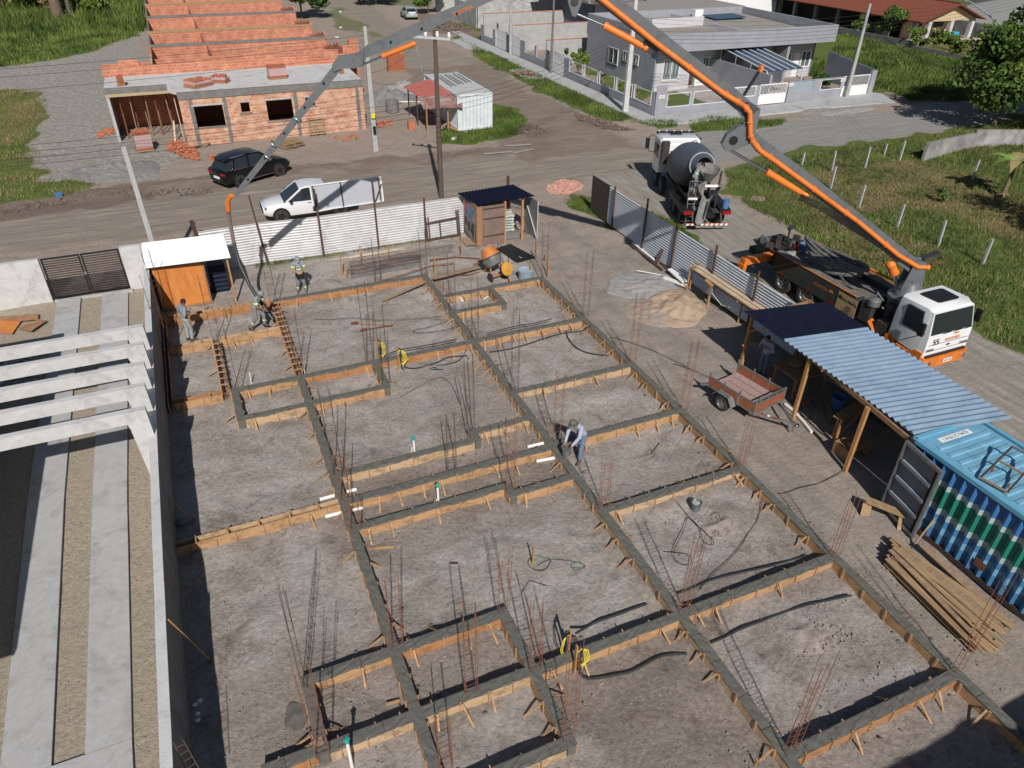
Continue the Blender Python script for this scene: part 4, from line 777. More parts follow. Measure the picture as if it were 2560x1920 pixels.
# 2 bareheaded man at the left
person('bareheaded man in a grey shirt and stained pale trousers beside the plywood cabin', (-1.58, 27.12, 0), R(-62), dict(elL=(-.30, -.02, 1.14), wrL=(-.24, .22, 1.06), hdL=(.4, 1, -.2), pnL=(.5, 0, -1), elR=(.27, -.12, 1.16), wrR=(.12, .14, 1.10), hdR=(-.7, .7, 0), pnR=(0, -1, 0), look=(.1, .9, -.55), chest=(0, .02, 1.26), neck=(0, .04, 1.45), head=(0, .09, 1.59), kneeR=(.1, .08, .50), ankR=(.1, .02, .09)), trou=TROUW, bands=False, head='none', scale=1.02)
# 3 hose man
person('helmeted man gripping the end of the concrete hose with both hands', (1.02, 26.95, .12), R(-128), dict(pelvis=(0, -.04, .95), hipL=(-.09, -.04, .90), hipR=(.09, -.04, .90), chest=(0, .10, 1.20), neck=(0, .20, 1.37), shL=(-.19, .17, 1.33), shR=(.19, .17, 1.33), head=(0, .30, 1.49), look=(0, .75, -.65), elL=(-.25, .20, 1.05), elR=(.24, .22, 1.05), wrL=(-.10, .42, 1.02), wrR=(.13, .40, .90), hdL=(.7, .5, -.2), hdR=(-.7, .5, -.2), pnL=(.2, -1, 0), pnR=(-.2, -1, 0), curl=1.0, kneeL=(-.14, .16, .50), kneeR=(.13, -.02, .47), ankL=(-.15, .12, .09), ankR=(.17, -.32, .02)), scale=1.02)
# 4 bucket man
person('man in pale blue long sleeves, jeans and camouflage hat bending over to lift a bucket', (8.98, 15.08, .0), R(108), dict(pelvis=(0, -.10, .93), hipL=(-.09, -.10, .90), hipR=(.09, -.10, .90), chest=(0, .06, 1.21), neck=(0, .20, 1.38), shL=(-.19, .17, 1.34), shR=(.19, .17, 1.34), head=(0, .31, 1.48), look=(0, .7, -.7), elL=(-.22, .26, 1.06), elR=(.22, .26, 1.06), wrL=(-.13, .46, .80), wrR=(.13, .46, .80), hdL=(.3, .1, -1), hdR=(-.3, .1, -1), pnL=(1, 0, 0), pnR=(-1, 0, 0), curl=1.1, kneeL=(-.14, .05, .49), kneeR=(.13, -.02, .48), ankL=(-.16, .10, .09), ankR=(.15, -.28, .09)), shirt=SHIRTL, trou=JEANS, head='flaphat', longs=True, bands=False, scale=1.04)
# 5 man in the shade under the shelter
person('man in a pale long sleeved shirt and jeans in the shade under the dark roof', (17.45, 16.75, 0), R(98), dict(elL=(-.28, .05, 1.15), elR=(.28, .05, 1.15), wrL=(-.12, .26, 1.28), wrR=(.14, .28, 1.22), hdL=(.4, .6, .5), hdR=(-.4, .6, .5), pnL=(.5, -.5, 0), pnR=(-.5, -.5, 0), look=(0, .9, -.4), chest=(0, .05, 1.25), neck=(0, .08, 1.44), head=(0, .13, 1.58), shL=(-.19, .06, 1.40), shR=(.19, .06, 1.40)), shirt=SHIRTL, trou=JEANS, head='none', longs=True, bands=False)
# ------------------------------------------------------------------ wheels (shared)
def wheel(parent, c, axis, Rr, wd, rim, name='wheel', dual=False, spokes=5):
    t = bpy.data.objects.new(name, None); COL.objects.link(t); t.parent = parent; t.location = c
    ax = Vector(axis).normalized(); s = M(); h = wd/2
    s.lathe((0, 0, 0), ax, [(-h, Rr*.62), (-h, Rr*.90), (-h*.8, Rr*.98), (-h*.2, Rr), (h*.2, Rr), (h*.8, Rr*.98), (h, Rr*.90), (h, Rr*.62), (h*.4, Rr*.60), (-h*.4, Rr*.6)], 28); s.build('tyre', RUBBER, t, True, world=False)
    s = M(); s.lathe((0, 0, 0), ax, [(-h*.5, .02), (-h*.5, Rr*.6), (h*.85, Rr*.62), (h*.9, Rr*.56), (h*.35, Rr*.5), (h*.3, .09), (h*.6, .07), (h*.62, .01)], 24)
    a = ax.orthogonal().normalized(); b = ax.cross(a)
    for k in range(spokes):
        u = 2*math.pi*k/spokes; e = a*math.cos(u)+b*math.sin(u); s.beam(e*.05+ax*h*.62, e*Rr*.56+ax*h*.78, Rr*.14, .03, up=ax)
    s.build('rim', rim, t, True, world=False); return t
# ------------------------------------------------------------------ pump truck (local: +Y forward is turned to face the camera)
PT = thing('concrete_pump_truck', 'white and orange concrete pump truck with a dark deck, parked behind the shelter', 'pump truck', (23.75, 15.0, 0))
def pb(a, b, name, m, **k): s = M(); s.bb(a, b); return s.build(name, m, PT, world=True, **k)
cx = 23.75; x0, x1 = cx-1.05, cx+1.05
# cab as loft of cross sections along Y
def cabring(y, zb, zt, hw, hwt, inset=.0): return [(cx-hw, y, zb), (cx+hw, y, zb), (cx+hw, y, (zb+zt)*.55), (cx+hwt, y, zt-.10), (cx+hwt-.12, y, zt), (cx-hwt+.12, y, zt), (cx-hwt, y, zt-.10), (cx-hw, y, (zb+zt)*.55)]
s = M(); s.loft([cabring(16.15, .95, 2.52, 1.08, 1.0), cabring(16.1, .9, 2.62, 1.1, 1.02), cabring(15.0, .85, 2.66, 1.12, 1.03), cabring(14.80, .8, 2.56, 1.12, 1.0)]); 
s.loft([[(cx-1.12, 14.80, .8), (cx+1.12, 14.80, .8), (cx+1.12, 14.80, 1.66), (cx+1.0, 14.8, 2.5), (cx-1.0, 14.8, 2.5), (cx-1.12, 14.80, 1.66)], [(cx-1.10, 14.52, .8), (cx+1.10, 14.52, .8), (cx+1.10, 14.55, 1.62), (cx+1.0, 14.74, 2.48), (cx-1.0, 14.74, 2.48), (cx-1.10, 14.55, 1.62)]])
s.build('cab', TRKW, PT, True)
s = M(); s.slab([(cx-1.02, 14.535, 1.68), (cx+1.02, 14.535, 1.68), (cx+.95, 14.715, 2.44), (cx-.95, 14.715, 2.44)], .02); ws = s.build('windscreen', GLASS, PT)
s = M(); s.box((cx+.1, 14.62, 1.72), (.36, .05, .03)); s.build('paper_on_dash', GLASSG, ws)
for sx_ in (-1, 1):
    s = M(); s.loft([[(cx+sx_*(1.0+d_), y, z) for y, z in ((14.86, 1.62), (15.72, 1.62), (15.72, 2.42), (15.05, 2.42))] for d_ in (0, .137)]); s.build('side_window', GLASS, PT)
    s = M(); s.box((cx+sx_*1.42, 14.70, 1.95), (.10, .22, .48)); s.tube([(cx+sx_*1.1, 14.75, 1.68), (cx+sx_*1.42, 14.70, 1.72)], .02, 6); s.build('wing_mirror', BLACK, PT)
    s = M(); s.prism([(14.55, .42), (16.2, .42), (16.2, .95), (15.95, 1.02), (15.75, .80), (15.05, .80), (14.85, .98), (14.55, .98)], cx+sx_*1.08, cx+sx_*1.16, 'x'); s.build('mudguard', ORANGE, PT)
s = M(); s.box((cx+.02, 14.5, 1.28), (2.0, .012, .012)); s.box((cx, 14.505, 1.02), (1.7, .012, .012)); s.build('panel_line', BLACK, PT)
s = M(); s.loft([[(cx-1.16, 14.62, z), (cx-1.12, 14.42, z), (cx-.9, 14.32, z), (cx+.9, 14.32, z), (cx+1.12, 14.42, z), (cx+1.16, 14.62, z)] for z in (.42, .5, .72, .78)]); s.build('bumper', ORANGE, PT, True)
s = M(); s.bb((cx-1.0, 14.44, .78), (cx+1.0, 14.54, .86)); s.build('grille', BLACK, PT)
for x in (-.86, .86):
    s = M(); s.bb((cx+x-.17, 14.485, 1.02), (cx+x+.17, 14.515, 1.12)); s.build('headlight', CHROME, PT)
    s = M(); s.lathe((cx+x, 14.33, .6), (0, -1, 0), [(0, .09), (.02, .08), (.022, .02)], 14); s.build('fog_lamp', CHROME, PT)
s = M(); s.bb((cx-.22, 14.285, .54), (cx+.22, 14.30, .68)); pl = s.build('number_plate', WHITE, PT); 
F0 = lambda z, y=14.50: Vector((cx, y, z))-Vector((PT.location))
def ptxt(st, size, m, p, nm='lettering', x=(1, 0, 0), y=(0, 0, 1)): return text(st, size, m, frame(Vector(p)-Vector(PT.location), x, y), PT, nm)
ptxt('ecomix', .25, ORANGE, (cx+.18, 14.505, 1.40)); ptxt('55', .34, BLACK, (cx-.66, 14.50, 1.36), 'fleet_number'); ptxt('SAMPTIVE'[:3]+' 1745', .09, BLACK, (cx, 14.28, .61), 'plate_lettering')
s = M(); 
for a in range(5):
    u = R(18+a*36); s.ell((cx+.32+.05*math.cos(u), 14.50, 1.55+.05*math.sin(u)), (.028, .008, .028), 8, 6)
s.build('leaf_emblem', ORANGE, PT); s = M(); s.ell((cx+.05, 14.51, 1.14), (.10, .012, .04), 14, 6); s.build('oval_badge', BLACK, PT)
for k, x in enumerate((-.4, .15, .7)):
    s = M(); s.beam((cx+x, 14.52, 1.66), (cx+x+.35, 14.50, 1.70), .02, .02); s.build('wiper', BLACK, PT)
s = M(); s.loft([[(cx+.52*a, 15.45+.38*b, z) for a, b in ((-1, -1), (-.8, -1.1), (.8, -1.1), (1, -1), (1.05, .8), (.9, 1), (-.9, 1), (-1.05, .8))] for z in (2.64, 2.70)]); s.build('roof_hatch', BLACK, PT)
# chassis, deck, boxes
pb((cx-.45, 15.9, .55), (cx+.45, 25.0, .85), 'chassis', BLACK)
for y in (15.4, 20.45, 21.85):
    for sx_ in (-1, 1): wheel(PT, (cx+sx_*.93-cx, y-15.0, .5), (sx_, 0, 0), .5, .30 if y < 16 else .42, GALV, spokes=6)
DK = mat('dark_deck_paint', (.030, .032, .034), rough=.45, scale=3, col2=(.06, .055, .05)); DUSTD = mat('dusty_deck', (.20, .175, .15), rough=.9, scale=2.5, col2=(.10, .09, .08))
for sx_ in (-1, 1):
    xa = cx+sx_*1.15; xb = cx+sx_*.72; s = M(); s.bb((min(xa, xb), 17.9, .78), (max(xa, xb), 22.6, 1.62)); s.build('side_tank', DK, PT)
    s = M(); s.bb((min(xa, xb)+.02, 17.92, 1.62), (max(xa, xb)-.02, 22.58, 1.64)); s.build('deck_plate', DUSTD, PT)
    s = M(); s.beam((xa, 17.9, 1.66), (xa, 22.6, 1.66), .03, .03); s.build('deck_edge', ORANGE, PT)
    for y in (18.9, 20.2, 21.9): s = M(); s.bb((xa-.01 if sx_ < 0 else xa, y, .84), (xa if sx_ < 0 else xa+.01, y+.25, .90)); s.build('reflector', REDL, PT)
pb((cx-.72, 17.9, 1.2), (cx+.72, 22.6, 1.40), 'deck_floor', DUSTD)
s = M(); s.bb((cx-1.175, 17.75, .70), (cx-1.16, 18.75, 1.52)); bo = s.build('advert_board', mat('kraft_board', (.40, .27, .14), rough=.8), PT)
bl_ = Vector(PT.location)
text('NOVA PRATA', .15, BLACK, frame(Vector((cx-1.18, 18.2, 1.30))-bl_, (0, -1, 0), (0, 0, 1)), PT)
for k in range(6):
    s = M(); s.bb((cx-1.182, 18.2+random.uniform(-.05, .1)-.25, 1.10-k*.06), (cx-1.176, 18.2+random.uniform(0, .3), 1.115-k*.06)); s.build('small_print_line', BLACK, PT)
s = M(); s.beam((cx-1.182, 18.66, 1.42), (cx-1.182, 18.52, 1.36), .012, .02, up=(1, 0, 0)); s.beam((cx-1.182, 18.66, 1.30), (cx-1.182, 18.52, 1.36), .012, .02, up=(1, 0, 0)); s.beam((cx-1.182, 18.66, 1.30), (cx-1.182, 18.66, 1.42), .012, .02, up=(1, 0, 0)); s.build('triangle_mark', BLACK, PT)
text('ecomix', .26, mat('dark_orange_ink', (.35, .13, .03)), frame(Vector((cx-1.155, 19.75, 1.28))-bl_, (0, -1, 0), (0, 0, 1)), PT)
s = M()
for a in range(5): u = R(18+a*36); s.ell((cx-1.155, 19.15-.07*math.cos(u), 1.26+.07*math.sin(u)), (.006, .045, .045), 8, 6)
s.build('leaf_emblem', ORANGE, PT)
for (x, y, z, d, nm, m) in [(cx-.75, 17.45, 1.2, (.55, .5, .75), 'hydraulic_tank', DK), (cx+.78, 17.2, 1.1, (.5, .6, .7), 'toolbox', DK), (cx-.9, 16.55, .9, (.35, .5, .6), 'battery_box', DK)]:
    s = M(); s.box((x, y, z), d); s.build(nm, m, PT)
s = M(); s.lathe((cx-.85, 17.3, 1.55), (0, 0, 1), [(0, .24), (.22, .24), (.26, .2), (.3, .05)], 18); s.tube([(cx-.85, 17.3, 1.85), (cx-.6, 17.5, 1.95), (cx-.5, 17.2, 1.7)], .03, 6); s.build('filter_pot', GALV, PT, True)
s = M(); s.loft([[(cx-1.18, 16.75, .75), (cx-1.1, 17.15, .95), (cx-.95, 17.1, 1.1)], [(cx-1.05, 16.7, .7), (cx-.95, 17.1, .9), (cx-.85, 17.05, 1.0)]]); s.build('torn_orange_guard', ORANGE, PT)
# outriggers
s = M(); s.bb((cx-2.35, 23.05, .98), (cx-.8, 23.35, 1.28)); s.build('outrigger_arm', ORANGE, PT)
s = M(); s.bb((cx-2.40, 23.02, .55), (cx-2.22, 23.38, 1.0)); s.tube([(cx-2.31, 23.2, .6), (cx-2.31, 23.2, .1)], .05, 10); s.bb((cx-2.5, 23.0, .02), (cx-2.12, 23.4, .10)); s.build('outrigger_foot', ORANGE, PT)
s = M(); s.bb((cx+.8, 23.05, 1.0), (cx+2.1, 23.35, 1.28)); s.build('outrigger_arm', ORANGE, PT); s = M(); s.tube([(cx+2.0, 23.2, 1.1), (cx+2.0, 23.2, .05)], .09, 10); s.build('outrigger_foot', ORANGE, PT)
s = M(); s.bb((cx+1.0, 15.85, 1.15), (cx+1.75, 16.15, 1.42)); s.bb((cx+1.5, 15.5, 1.2), (cx+1.8, 15.9, 1.45)); s.build('outrigger_arm', ORANGE, PT)
s = M(); s.tube([(cx+.95, 18.0, 1.9), (cx+.95, 22.8, 1.75)], .05, 8); s.build('delivery_pipe', ORANGE, PT, True)
# hopper end
s = M(); s.loft([[(cx-.5, 23.2, .9), (cx+.5, 23.2, .9), (cx+.5, 24.0, .9), (cx-.5, 24.0, .9)], [(cx-.85, 22.9, 1.45), (cx+.85, 22.9, 1.45), (cx+.85, 24.5, 1.45), (cx-.85, 24.5, 1.45)]], caps=False); s.build('hopper', DK, PT)
s = M()
for k in range(7): s.beam((cx-.8+k*.27, 22.95, 1.46), (cx-.8+k*.27, 24.45, 1.46), .02, .02)
s.build('hopper_grate', STEELD, PT)
for k in range(9):
    rr = random.Random(k+50); s = M(); s.box((cx-.8+rr.random()*1.6, 22.75+rr.random()*1.2, 1.55+rr.random()*.15), (rr.uniform(.1, .3), rr.uniform(.1, .35), rr.uniform(.12, .35)), rr.random()); s.build('pump_fitting', [DK, STEELD, GALV][k % 3], PT)
s = M(); s.tube([(cx-1.0, 23.9, .9), (cx-1.0, 23.9, 1.75), (cx-1.0, 23.75, 1.95), (cx-1.0, 23.55, 1.9), (cx-1.0, 23.4, 1.0)], .02, 6); s.build('ladder_rail', BLACK, PT)
s = M(); s.beam((cx+.1, 23.3, 1.5), (cx+.1, 23.3, 2.25), .06, .06); s.box((cx+.15, 23.3, 2.3), (.45, .12, .14), .3); s.build('work_lamp_bracket', DK, PT); s = M(); s.tube([(cx-.35, 22.9, 1.4), (cx+.5, 22.9, 1.6)], .06, 8); s.build('transfer_pipe', GALV, PT)
for (x, y, m, lab, r, h) in [(cx-.35, 22.55, BLACK, 'black bucket standing on the rear deck of the pump truck', .16, .3), (cx-.02, 22.6, REDPL, 'red plastic can on the rear deck of the pump truck', .11, .34), (cx+.38, 22.55, BLUEPL, 'dark blue drum with a pale lid on the rear deck of the pump truck', .19, .38)]:
    s = M(); s.lathe((x, y, 1.42), (0, 0, 1), [(0, r*.85), (h*.9, r), (h, r*1.05), (h, r*.9), (h*.92, r*.85)], 18); tag(s.build('bucket', m, None, True), lab, 'bucket')
s = M(); s.bb((cx-.68, 22.3, 1.42), (cx-.25, 22.48, 1.62))
for k in range(3): pass
tag(s.build('hollow_block', GRAV, None), 'grey hollow concrete block on the rear deck of the pump truck', 'block')
# coiled delivery hose on the deck
s = M(); rr = random.Random(3)
for k in range(11):
    a, b = 1.15+.10*rr.uniform(-1, 1)+.02*k, .50-.028*k+.04*rr.uniform(-1, 1); ps = []
    for i in range(41):
        u = 2*math.pi*i/40; sk_ = math.sin(u*1+k)*.05; ps.append((cx-.05+b*math.sin(u)*(1+.1*math.cos(u)), 20.4+a*math.cos(u)*(1+.03*k)+sk_, 1.60+.062*k+.10*math.sin(2*u+k)+.12*math.cos(u)**2))
    s.tube(ps, .062, 8, cap=False)
s.tube([(cx-.45, 19.5, 1.7), (cx-.75, 19.0, 1.75), (cx-.8, 18.5, 1.72), (cx-.6, 18.2, 1.72)], .05, 8); tag(s.build('delivery_hose', mat('dusty_hose', (.20, .195, .185), rough=.8, scale=7, col2=(.07, .07, .068)), None, True), 'fat grey rubber delivery hose coiled on the pump truck deck', 'hose')
# turret and boom
TUR = Vector((24.2, 17.0)); END = Vector((.9, 28.5)); U2 = (END-TUR).normalized(); W2 = Vector((-U2.y, U2.x))   # W2: sideways
def B(u, z, w_=0.): return Vector((TUR.x+U2.x*u+W2.x*w_, TUR.y+U2.y*u+W2.y*w_, z))
side = Vector((W2.x, W2.y, 0)); toward = side if side.y < 0 else -side; ts = 1 if side.y < 0 else -1   # ts*w_ positive -> toward the camera
s = M(); s.lathe((TUR.x, TUR.y, .9), (0, 0, 1), [(0, .62), (.75, .62), (.8, .70), (.95, .70), (1.0, .55), (1.35, .45), (1.5, .32), (1.6, .30)], 28); s.build('turret', BOOMG, PT, True)
s = M(); s.lathe((TUR.x-.75, TUR.y-.1, 1.0), (0, 0, 1), [(0, .26), (.5, .27), (.6, .24), (.62, .05)], 16); s.lathe((TUR.x+.85, TUR.y+.35, .9), (0, 0, 1), [(0, .32), (.7, .32), (.72, .28)], 16); s.build('slewing_motor', DK, PT, True)
for w_ in (-.22, .22):
    s = M(); s.loft([[B(-.35, 2.2, w_-.03), B(.45, 2.2, w_-.03), B(.25, 3.35, w_-.03), B(-.15, 3.35, w_-.03)], [B(-.35, 2.2, w_+.03), B(.45, 2.2, w_+.03), B(.25, 3.35, w_+.03), B(-.15, 3.35, w_+.03)]]); s.build('turret_cheek', BOOMG, PT)
def section(name, prof, hw, m=BOOMG):
    s = M(); s.loft([[B(u, z, -hw) for u, z in prof], [B(u, z, hw) for u, z in prof]]); return s.build(name, m, PT)
def boxsec(name, a, b, h0, h1, hw, m=BOOMG):
    (u0, z0), (u1, z1) = a, b; d = math.hypot(u1-u0, z1-z0); nx_, nz_ = -(z1-z0)/d, (u1-u0)/d
    return section(name, [(u0-nx_*h0/2, z0-nz_*h0/2), (u1-nx_*h1/2, z1-nz_*h1/2), (u1+nx_*h1/2, z1+nz_*h1/2), (u0+nx_*h0/2, z0+nz_*h0/2)], hw, m)
# joint positions in the boom plane: P0 turret, P1 elbow, P2 above the picture, P3 over the brick house, P4 tip
P0, P1a, P1b, P2, P3, P4 = (0.0, 3.2), (7.25, 8.05), (7.55, 9.0), (13.6, 12.75), (20.6, 10.0), (25.85, 4.95)
s1 = section('boom_section', [(-.25, 2.95), (.25, 2.85), (1.1, 3.42), (3.14, 4.80), (5.58, 6.42), (6.9, 7.22), (7.25, 7.6), (7.1, 7.91), (6.63, 7.56), (4.35, 6.15), (2.35, 4.84), (.06, 3.34)], .13)
section('boom_elbow_link', [(6.9, 7.6), (7.25, 7.42), (7.6, 7.25), (7.95, 7.18), (8.1, 7.4), (7.98, 7.75), (7.66, 8.02), (7.4, 8.12), (7.1, 7.95)], .15)
section('boom_hinge_plate', [(7.05, 7.75), (7.45, 7.9), (7.5, 8.3), (7.65, 8.6), (7.55, 8.85), (7.3, 8.78), (7.0, 8.62), (7.0, 8.2)], .10)
s = M(); c = B(7.73, 7.57); s.lathe(c-side*.17, side, [(0, .15), (.34, .15)], 20); s.build('hinge_pin', BLACK, PT, True)
s2 = section('boom_section', [(7.48, 8.2), (7.75, 8.52), (8.54, 9.05), (10.42, 10.2), (13.6, 12.25), (13.8, 12.6), (13.5, 12.8), (10.26, 10.68), (8.06, 9.31), (7.4, 8.85), (7.05, 8.6)], .10)
s3 = section('boom_section', [(13.3, 12.9), (13.7, 13.0), (16.82, 11.68), (20.25, 10.27), (20.55, 10.05), (20.42, 9.84), (19.5, 10.18), (15.72, 11.83), (13.4, 12.7)], .05)
s = M(); s.loft([[B(u, z, w_) for u, z in ((13.2, 12.5), (13.75, 12.5), (13.66, 11.7), (13.5, 11.3), (13.38, 11.28), (13.22, 11.7))] for w_ in (-.15, .15)]); s.build('boom_lever', BOOMG, PT); s = M(); s.lathe(B(13.45, 11.72)-side*.19, side, [(0, .12), (.38, .12)], 18); s.build('hinge_pin', DK, PT, True)
section('boom_joint', [(20.3, 10.2), (20.61, 10.02), (21.22, 9.93), (21.45, 9.66), (21.4, 9.45), (21.1, 9.55), (20.6, 9.58), (20.4, 9.7)], .10)
s4 = section('boom_section', [(20.95, 9.86), (21.22, 9.84), (25.76, 5.06), (25.62, 4.95), (21.08, 9.60), (20.95, 9.68)], .045)
# bolts/ports along the thin sections
s = M()
for f in (.12, .3, .5, .7, .88):
    for (a, b, hw) in (((14.3, 12.45), (20.1, 10.12), .06), ((21.3, 9.60), (25.6, 5.1), .055)): c = B(a[0]+(b[0]-a[0])*f, a[1]+(b[1]-a[1])*f, 0); s.lathe(c-side*(hw+.012), side, [(0, .045), (2*hw+.024, .045)], 10)
s.build('bolt', BLACK, PT); text('ecomix', .22, ORANGE, frame(B(17.0, 11.40, ts*.065)-bl_, B(16, 11.82)-B(17, 11.40), (0, 0, 1)), PT)
# hydraulic cylinders
def cyl(a, b, c_, r, rr_, off=0.):
    s = M(); s.tube([B(*a, off), B(*b, off)], [r, r], 14); s.lathe(B(*b, off)-(B(*b, off)-B(*a, off)).normalized()*.12, B(*b, off)-B(*a, off), [(0, r*1.15), (.12, r*1.15)], 14); s.ell(B(*a, off), (r*1.2,)*3, 10, 8); s.build('hydraulic_cylinder', ORANGE, PT, True)
    s = M(); s.tube([B(*b, off), B(*c_, off)], rr_, 10); s.build('piston_rod', CHROME, PT, True)
cyl((4.79, 5.68), (6.35, 6.48), (7.92, 7.28), .12, .055); cyl((11.05, 10.40), (12.47, 11.04), (13.42, 11.37), .11, .04, 0); cyl((18.66, 10.35), (19.73, 9.95), (20.55, 9.62), .075, .035); cyl((1.0, 3.1), (.75, 2.75), (.45, 2.1), .16, .08)
s = M(); s.loft([[B(u, z, w_) for u, z in ((10.5, 10.35), (11.1, 10.72), (11.2, 10.4), (10.95, 10.25))] for w_ in (-.10, .10)]); s.build('cylinder_bracket', DK, PT)
# delivery pipe on the camera side
o = ts*.24; pp = [B(-.25, 3.15, o), B(.1, 3.15, o), B(1.0, 3.62, o), B(2.77, 4.83, o), B(6.14, 6.90, o), B(6.78, 7.27, o), B(7.06, 7.54, o), B(7.22, 7.79, o), B(7.32, 8.26, o), B(7.38, 8.54, o), B(7.62, 8.74, o), B(8.41, 9.14, o), B(10.75, 10.58, o), B(13.6, 12.45, o)]
s = M(); s.tube(pp, .085, 14); s.ell(pp[0], (.11,)*3, 12, 8); s.build('delivery_pipe', ORANGE, PT, True)
for i, f in ((2, .3), (3, .15), (3, .55), (4, .4), (5, .5), (6, .2), (6, .9), (7, .9), (9, .5), (10, .25), (10, .8), (11, .5)):
    c = pp[i].lerp(pp[i+1], f); s = M(); s.ring(c, pp[i+1]-pp[i], .095, .022, 16, 6); s.box(c+Vector((0, 0, .11)), (.05, .05, .06)); s.build('pipe_clamp', ORANGE, PT)
o = -ts*.18; s = M(); s.tube([B(13.6, 12.8, o), B(16, 11.75, o), B(20.4, 9.95, o), B(21.2, 9.65, o), B(23.5, 7.3, o), B(25.7, 5.05, o)], .06, 10); s.build('delivery_pipe', BOOMG, PT, True)
for u, z in ((22.9, 7.85), (24.2, 6.5), (23.9, 6.95)): c = B(u, z); s = M(); s.ring(c, B(25.8, 5)-B(21.3, 9.7), .13, .03, 14, 6); s.build('pipe_clamp', GALV, PT)
for k in range(5): s = M(); s.tube([B(.8, 3.35, ts*(.22)), B(2.2, 4.25-k*.03, ts*(.24)), B(4.2, 5.45-k*.055, ts*(.24+.012*k)), B(5.0, 5.75-k*.05, ts*.1)], .018, 6); s.build('hydraulic_hose', BLACK, PT)
s = M(); s.beam(B(7.6, 9.0, -ts*.1), B(7.25, 9.75, -ts*.1), .10, .08); s.build('mast_bracket', BLACK, PT); s = M(); s.box(B(7.2, 9.85, -ts*.1), (.12, .12, .18)); s.build('beacon', ORANGE, PT)
s = M(); s.beam(B(-.2, 3.3, -ts*.2), B(-.75, 3.55, -ts*.25), .3, .12); s.build('boom_tail', DK, PT)
# end hose
tip = [B(25.85, 5.0), Vector((.86, 28.62, 4.75)), Vector((.80, 28.72, 4.3)), Vector((.78, 28.80, 3.8)), Vector((.76, 28.75, 3.0)), Vector((.80, 28.45, 2.2)), Vector((.98, 27.95, 1.55)), Vector((1.2, 27.45, 1.05)), Vector((1.42, 27.12, .62)), Vector((1.55, 26.95, .36))]
s = M(); s.tube(tip[:3], [.085, .10, .085], 12); s.build('end_elbow', ORANGE, PT, True); s = M(); s.tube(tip[2:5], .072, 12); s.build('rigid_reducer', mat('scuffed_pipe', (.22, .16, .13), rough=.7, scale=9, col2=(.10, .09, .085)), PT, True)
s = M(); s.tube(tip[4:], .068, 12); s.build('end_hose', CORR, PT, True)
for i in (2, 4): s = M(); s.ring(tip[i], tip[i+1]-tip[i-1], .085, .02, 14, 6); s.build('pipe_clamp', RUST, PT)
# ------------------------------------------------------------------ concrete mixer truck, local frame: +Y forward, origin under rear bumper
MX = thing('concrete_mixer_truck', 'grey and white concrete mixer truck seen from behind at the street corner', 'mixer truck', (23.75, 28.85, 0), R(-20))
def mb(a, b, name, m, parent=MX): s = M(); s.bb(a, b); return s.build(name, m, parent, world=False)
mb((-.42, .3, .65), (.42, 8.2, .95), 'chassis', BLACK)
for y in (1.35, 2.7, 6.0, 7.5):
    for q in (-1, 1): wheel(MX, (q*.98, y, .5), (q, 0, 0), .5, .4 if y < 3 else .28, mat('dirty_blue_rim', (.09, .16, .22), rough=.6), spokes=6)
def cr(y, zb, zt, hw, k=.1): return [(-hw, y, zb), (hw, y, zb), (hw, y, zt-k*1.5), (hw-k*1.4, y, zt), (-hw+k*1.4, y, zt), (-hw, y, zt-k*1.5)]
s = M(); s.loft([cr(6.75, 1.0, 2.85, 1.14), cr(6.85, .95, 2.95, 1.17), cr(7.9, .9, 2.95, 1.18), cr(8.25, .9, 2.80, 1.15), cr(8.4, .9, 1.9, 1.12)]); s.build('cab', TRKW, MX, True, world=False)
s = M(); s.slab([(-1.0, 8.28, 2.65), (1.0, 8.28, 2.65), (1.05, 8.43, 1.75), (-1.05, 8.43, 1.75)], .02); s.build('windscreen', GLASS, MX, world=False)
for q in (-1, 1):
    s = M(); s.loft([[(q*d_, y, z) for y, z in ((7.0, 1.75), (8.05, 1.75), (8.0, 2.5), (7.0, 2.5))] for d_ in (1.0, 1.19)]); s.build('side_window', GLASS, MX, world=False)
    s = M(); s.box((q*1.55, 8.35, 2.25), (.22, .12, .6)); s.tube([(q*1.15, 8.3, 2.7), (q*1.4, 8.38, 2.75), (q*1.5, 8.36, 2.6)], .02, 6); s.tube([(q*1.5, 8.36, 1.95), (q*1.4, 8.38, 1.75), (q*1.15, 8.3, 1.75)], .02, 6); s.build('wing_mirror', BLACK, MX, world=False)
mb((-.42, 7.55, 2.955), (.25, 7.95, 2.985), 'roof_hatch', BLACK); mb((-1.1, 8.15, 2.86), (1.1, 8.32, 2.97), 'sun_visor', BLACK)
for k in range(5): mb((-1.0+k*.45, 8.2, 2.98), (-.93+k*.45, 8.26, 3.03), 'marker_lamp', WHITE)
mb((-.95, 6.70, 2.25), (.95, 6.745, 2.6), 'rear_cab_panel', WHITE); mb((-1.12, 6.35, 1.6), (-.72, 6.7, 2.85), 'air_intake', DK)
s = M(); s.tube([(.55, 6.55, 1.2), (.55, 6.55, 2.5), (.62, 6.58, 2.75), (.9, 6.62, 2.85)], .09, 10); s.build('exhaust_stack', GALV, MX, True, world=False)
s = M(); s.lathe((-.62, 6.35, 2.1), (1, 0, 0), [(0, .2), (.05, .26), (1.0, .26), (1.05, .2)], 20); s.build('water_tank', mat('grey_tank', (.20, .215, .22), rough=.5), MX, True, world=False)
DR = mat('mixer_drum_paint', (.085, .10, .125), rough=.5, scale=1.6, col2=(.060, .072, .09))
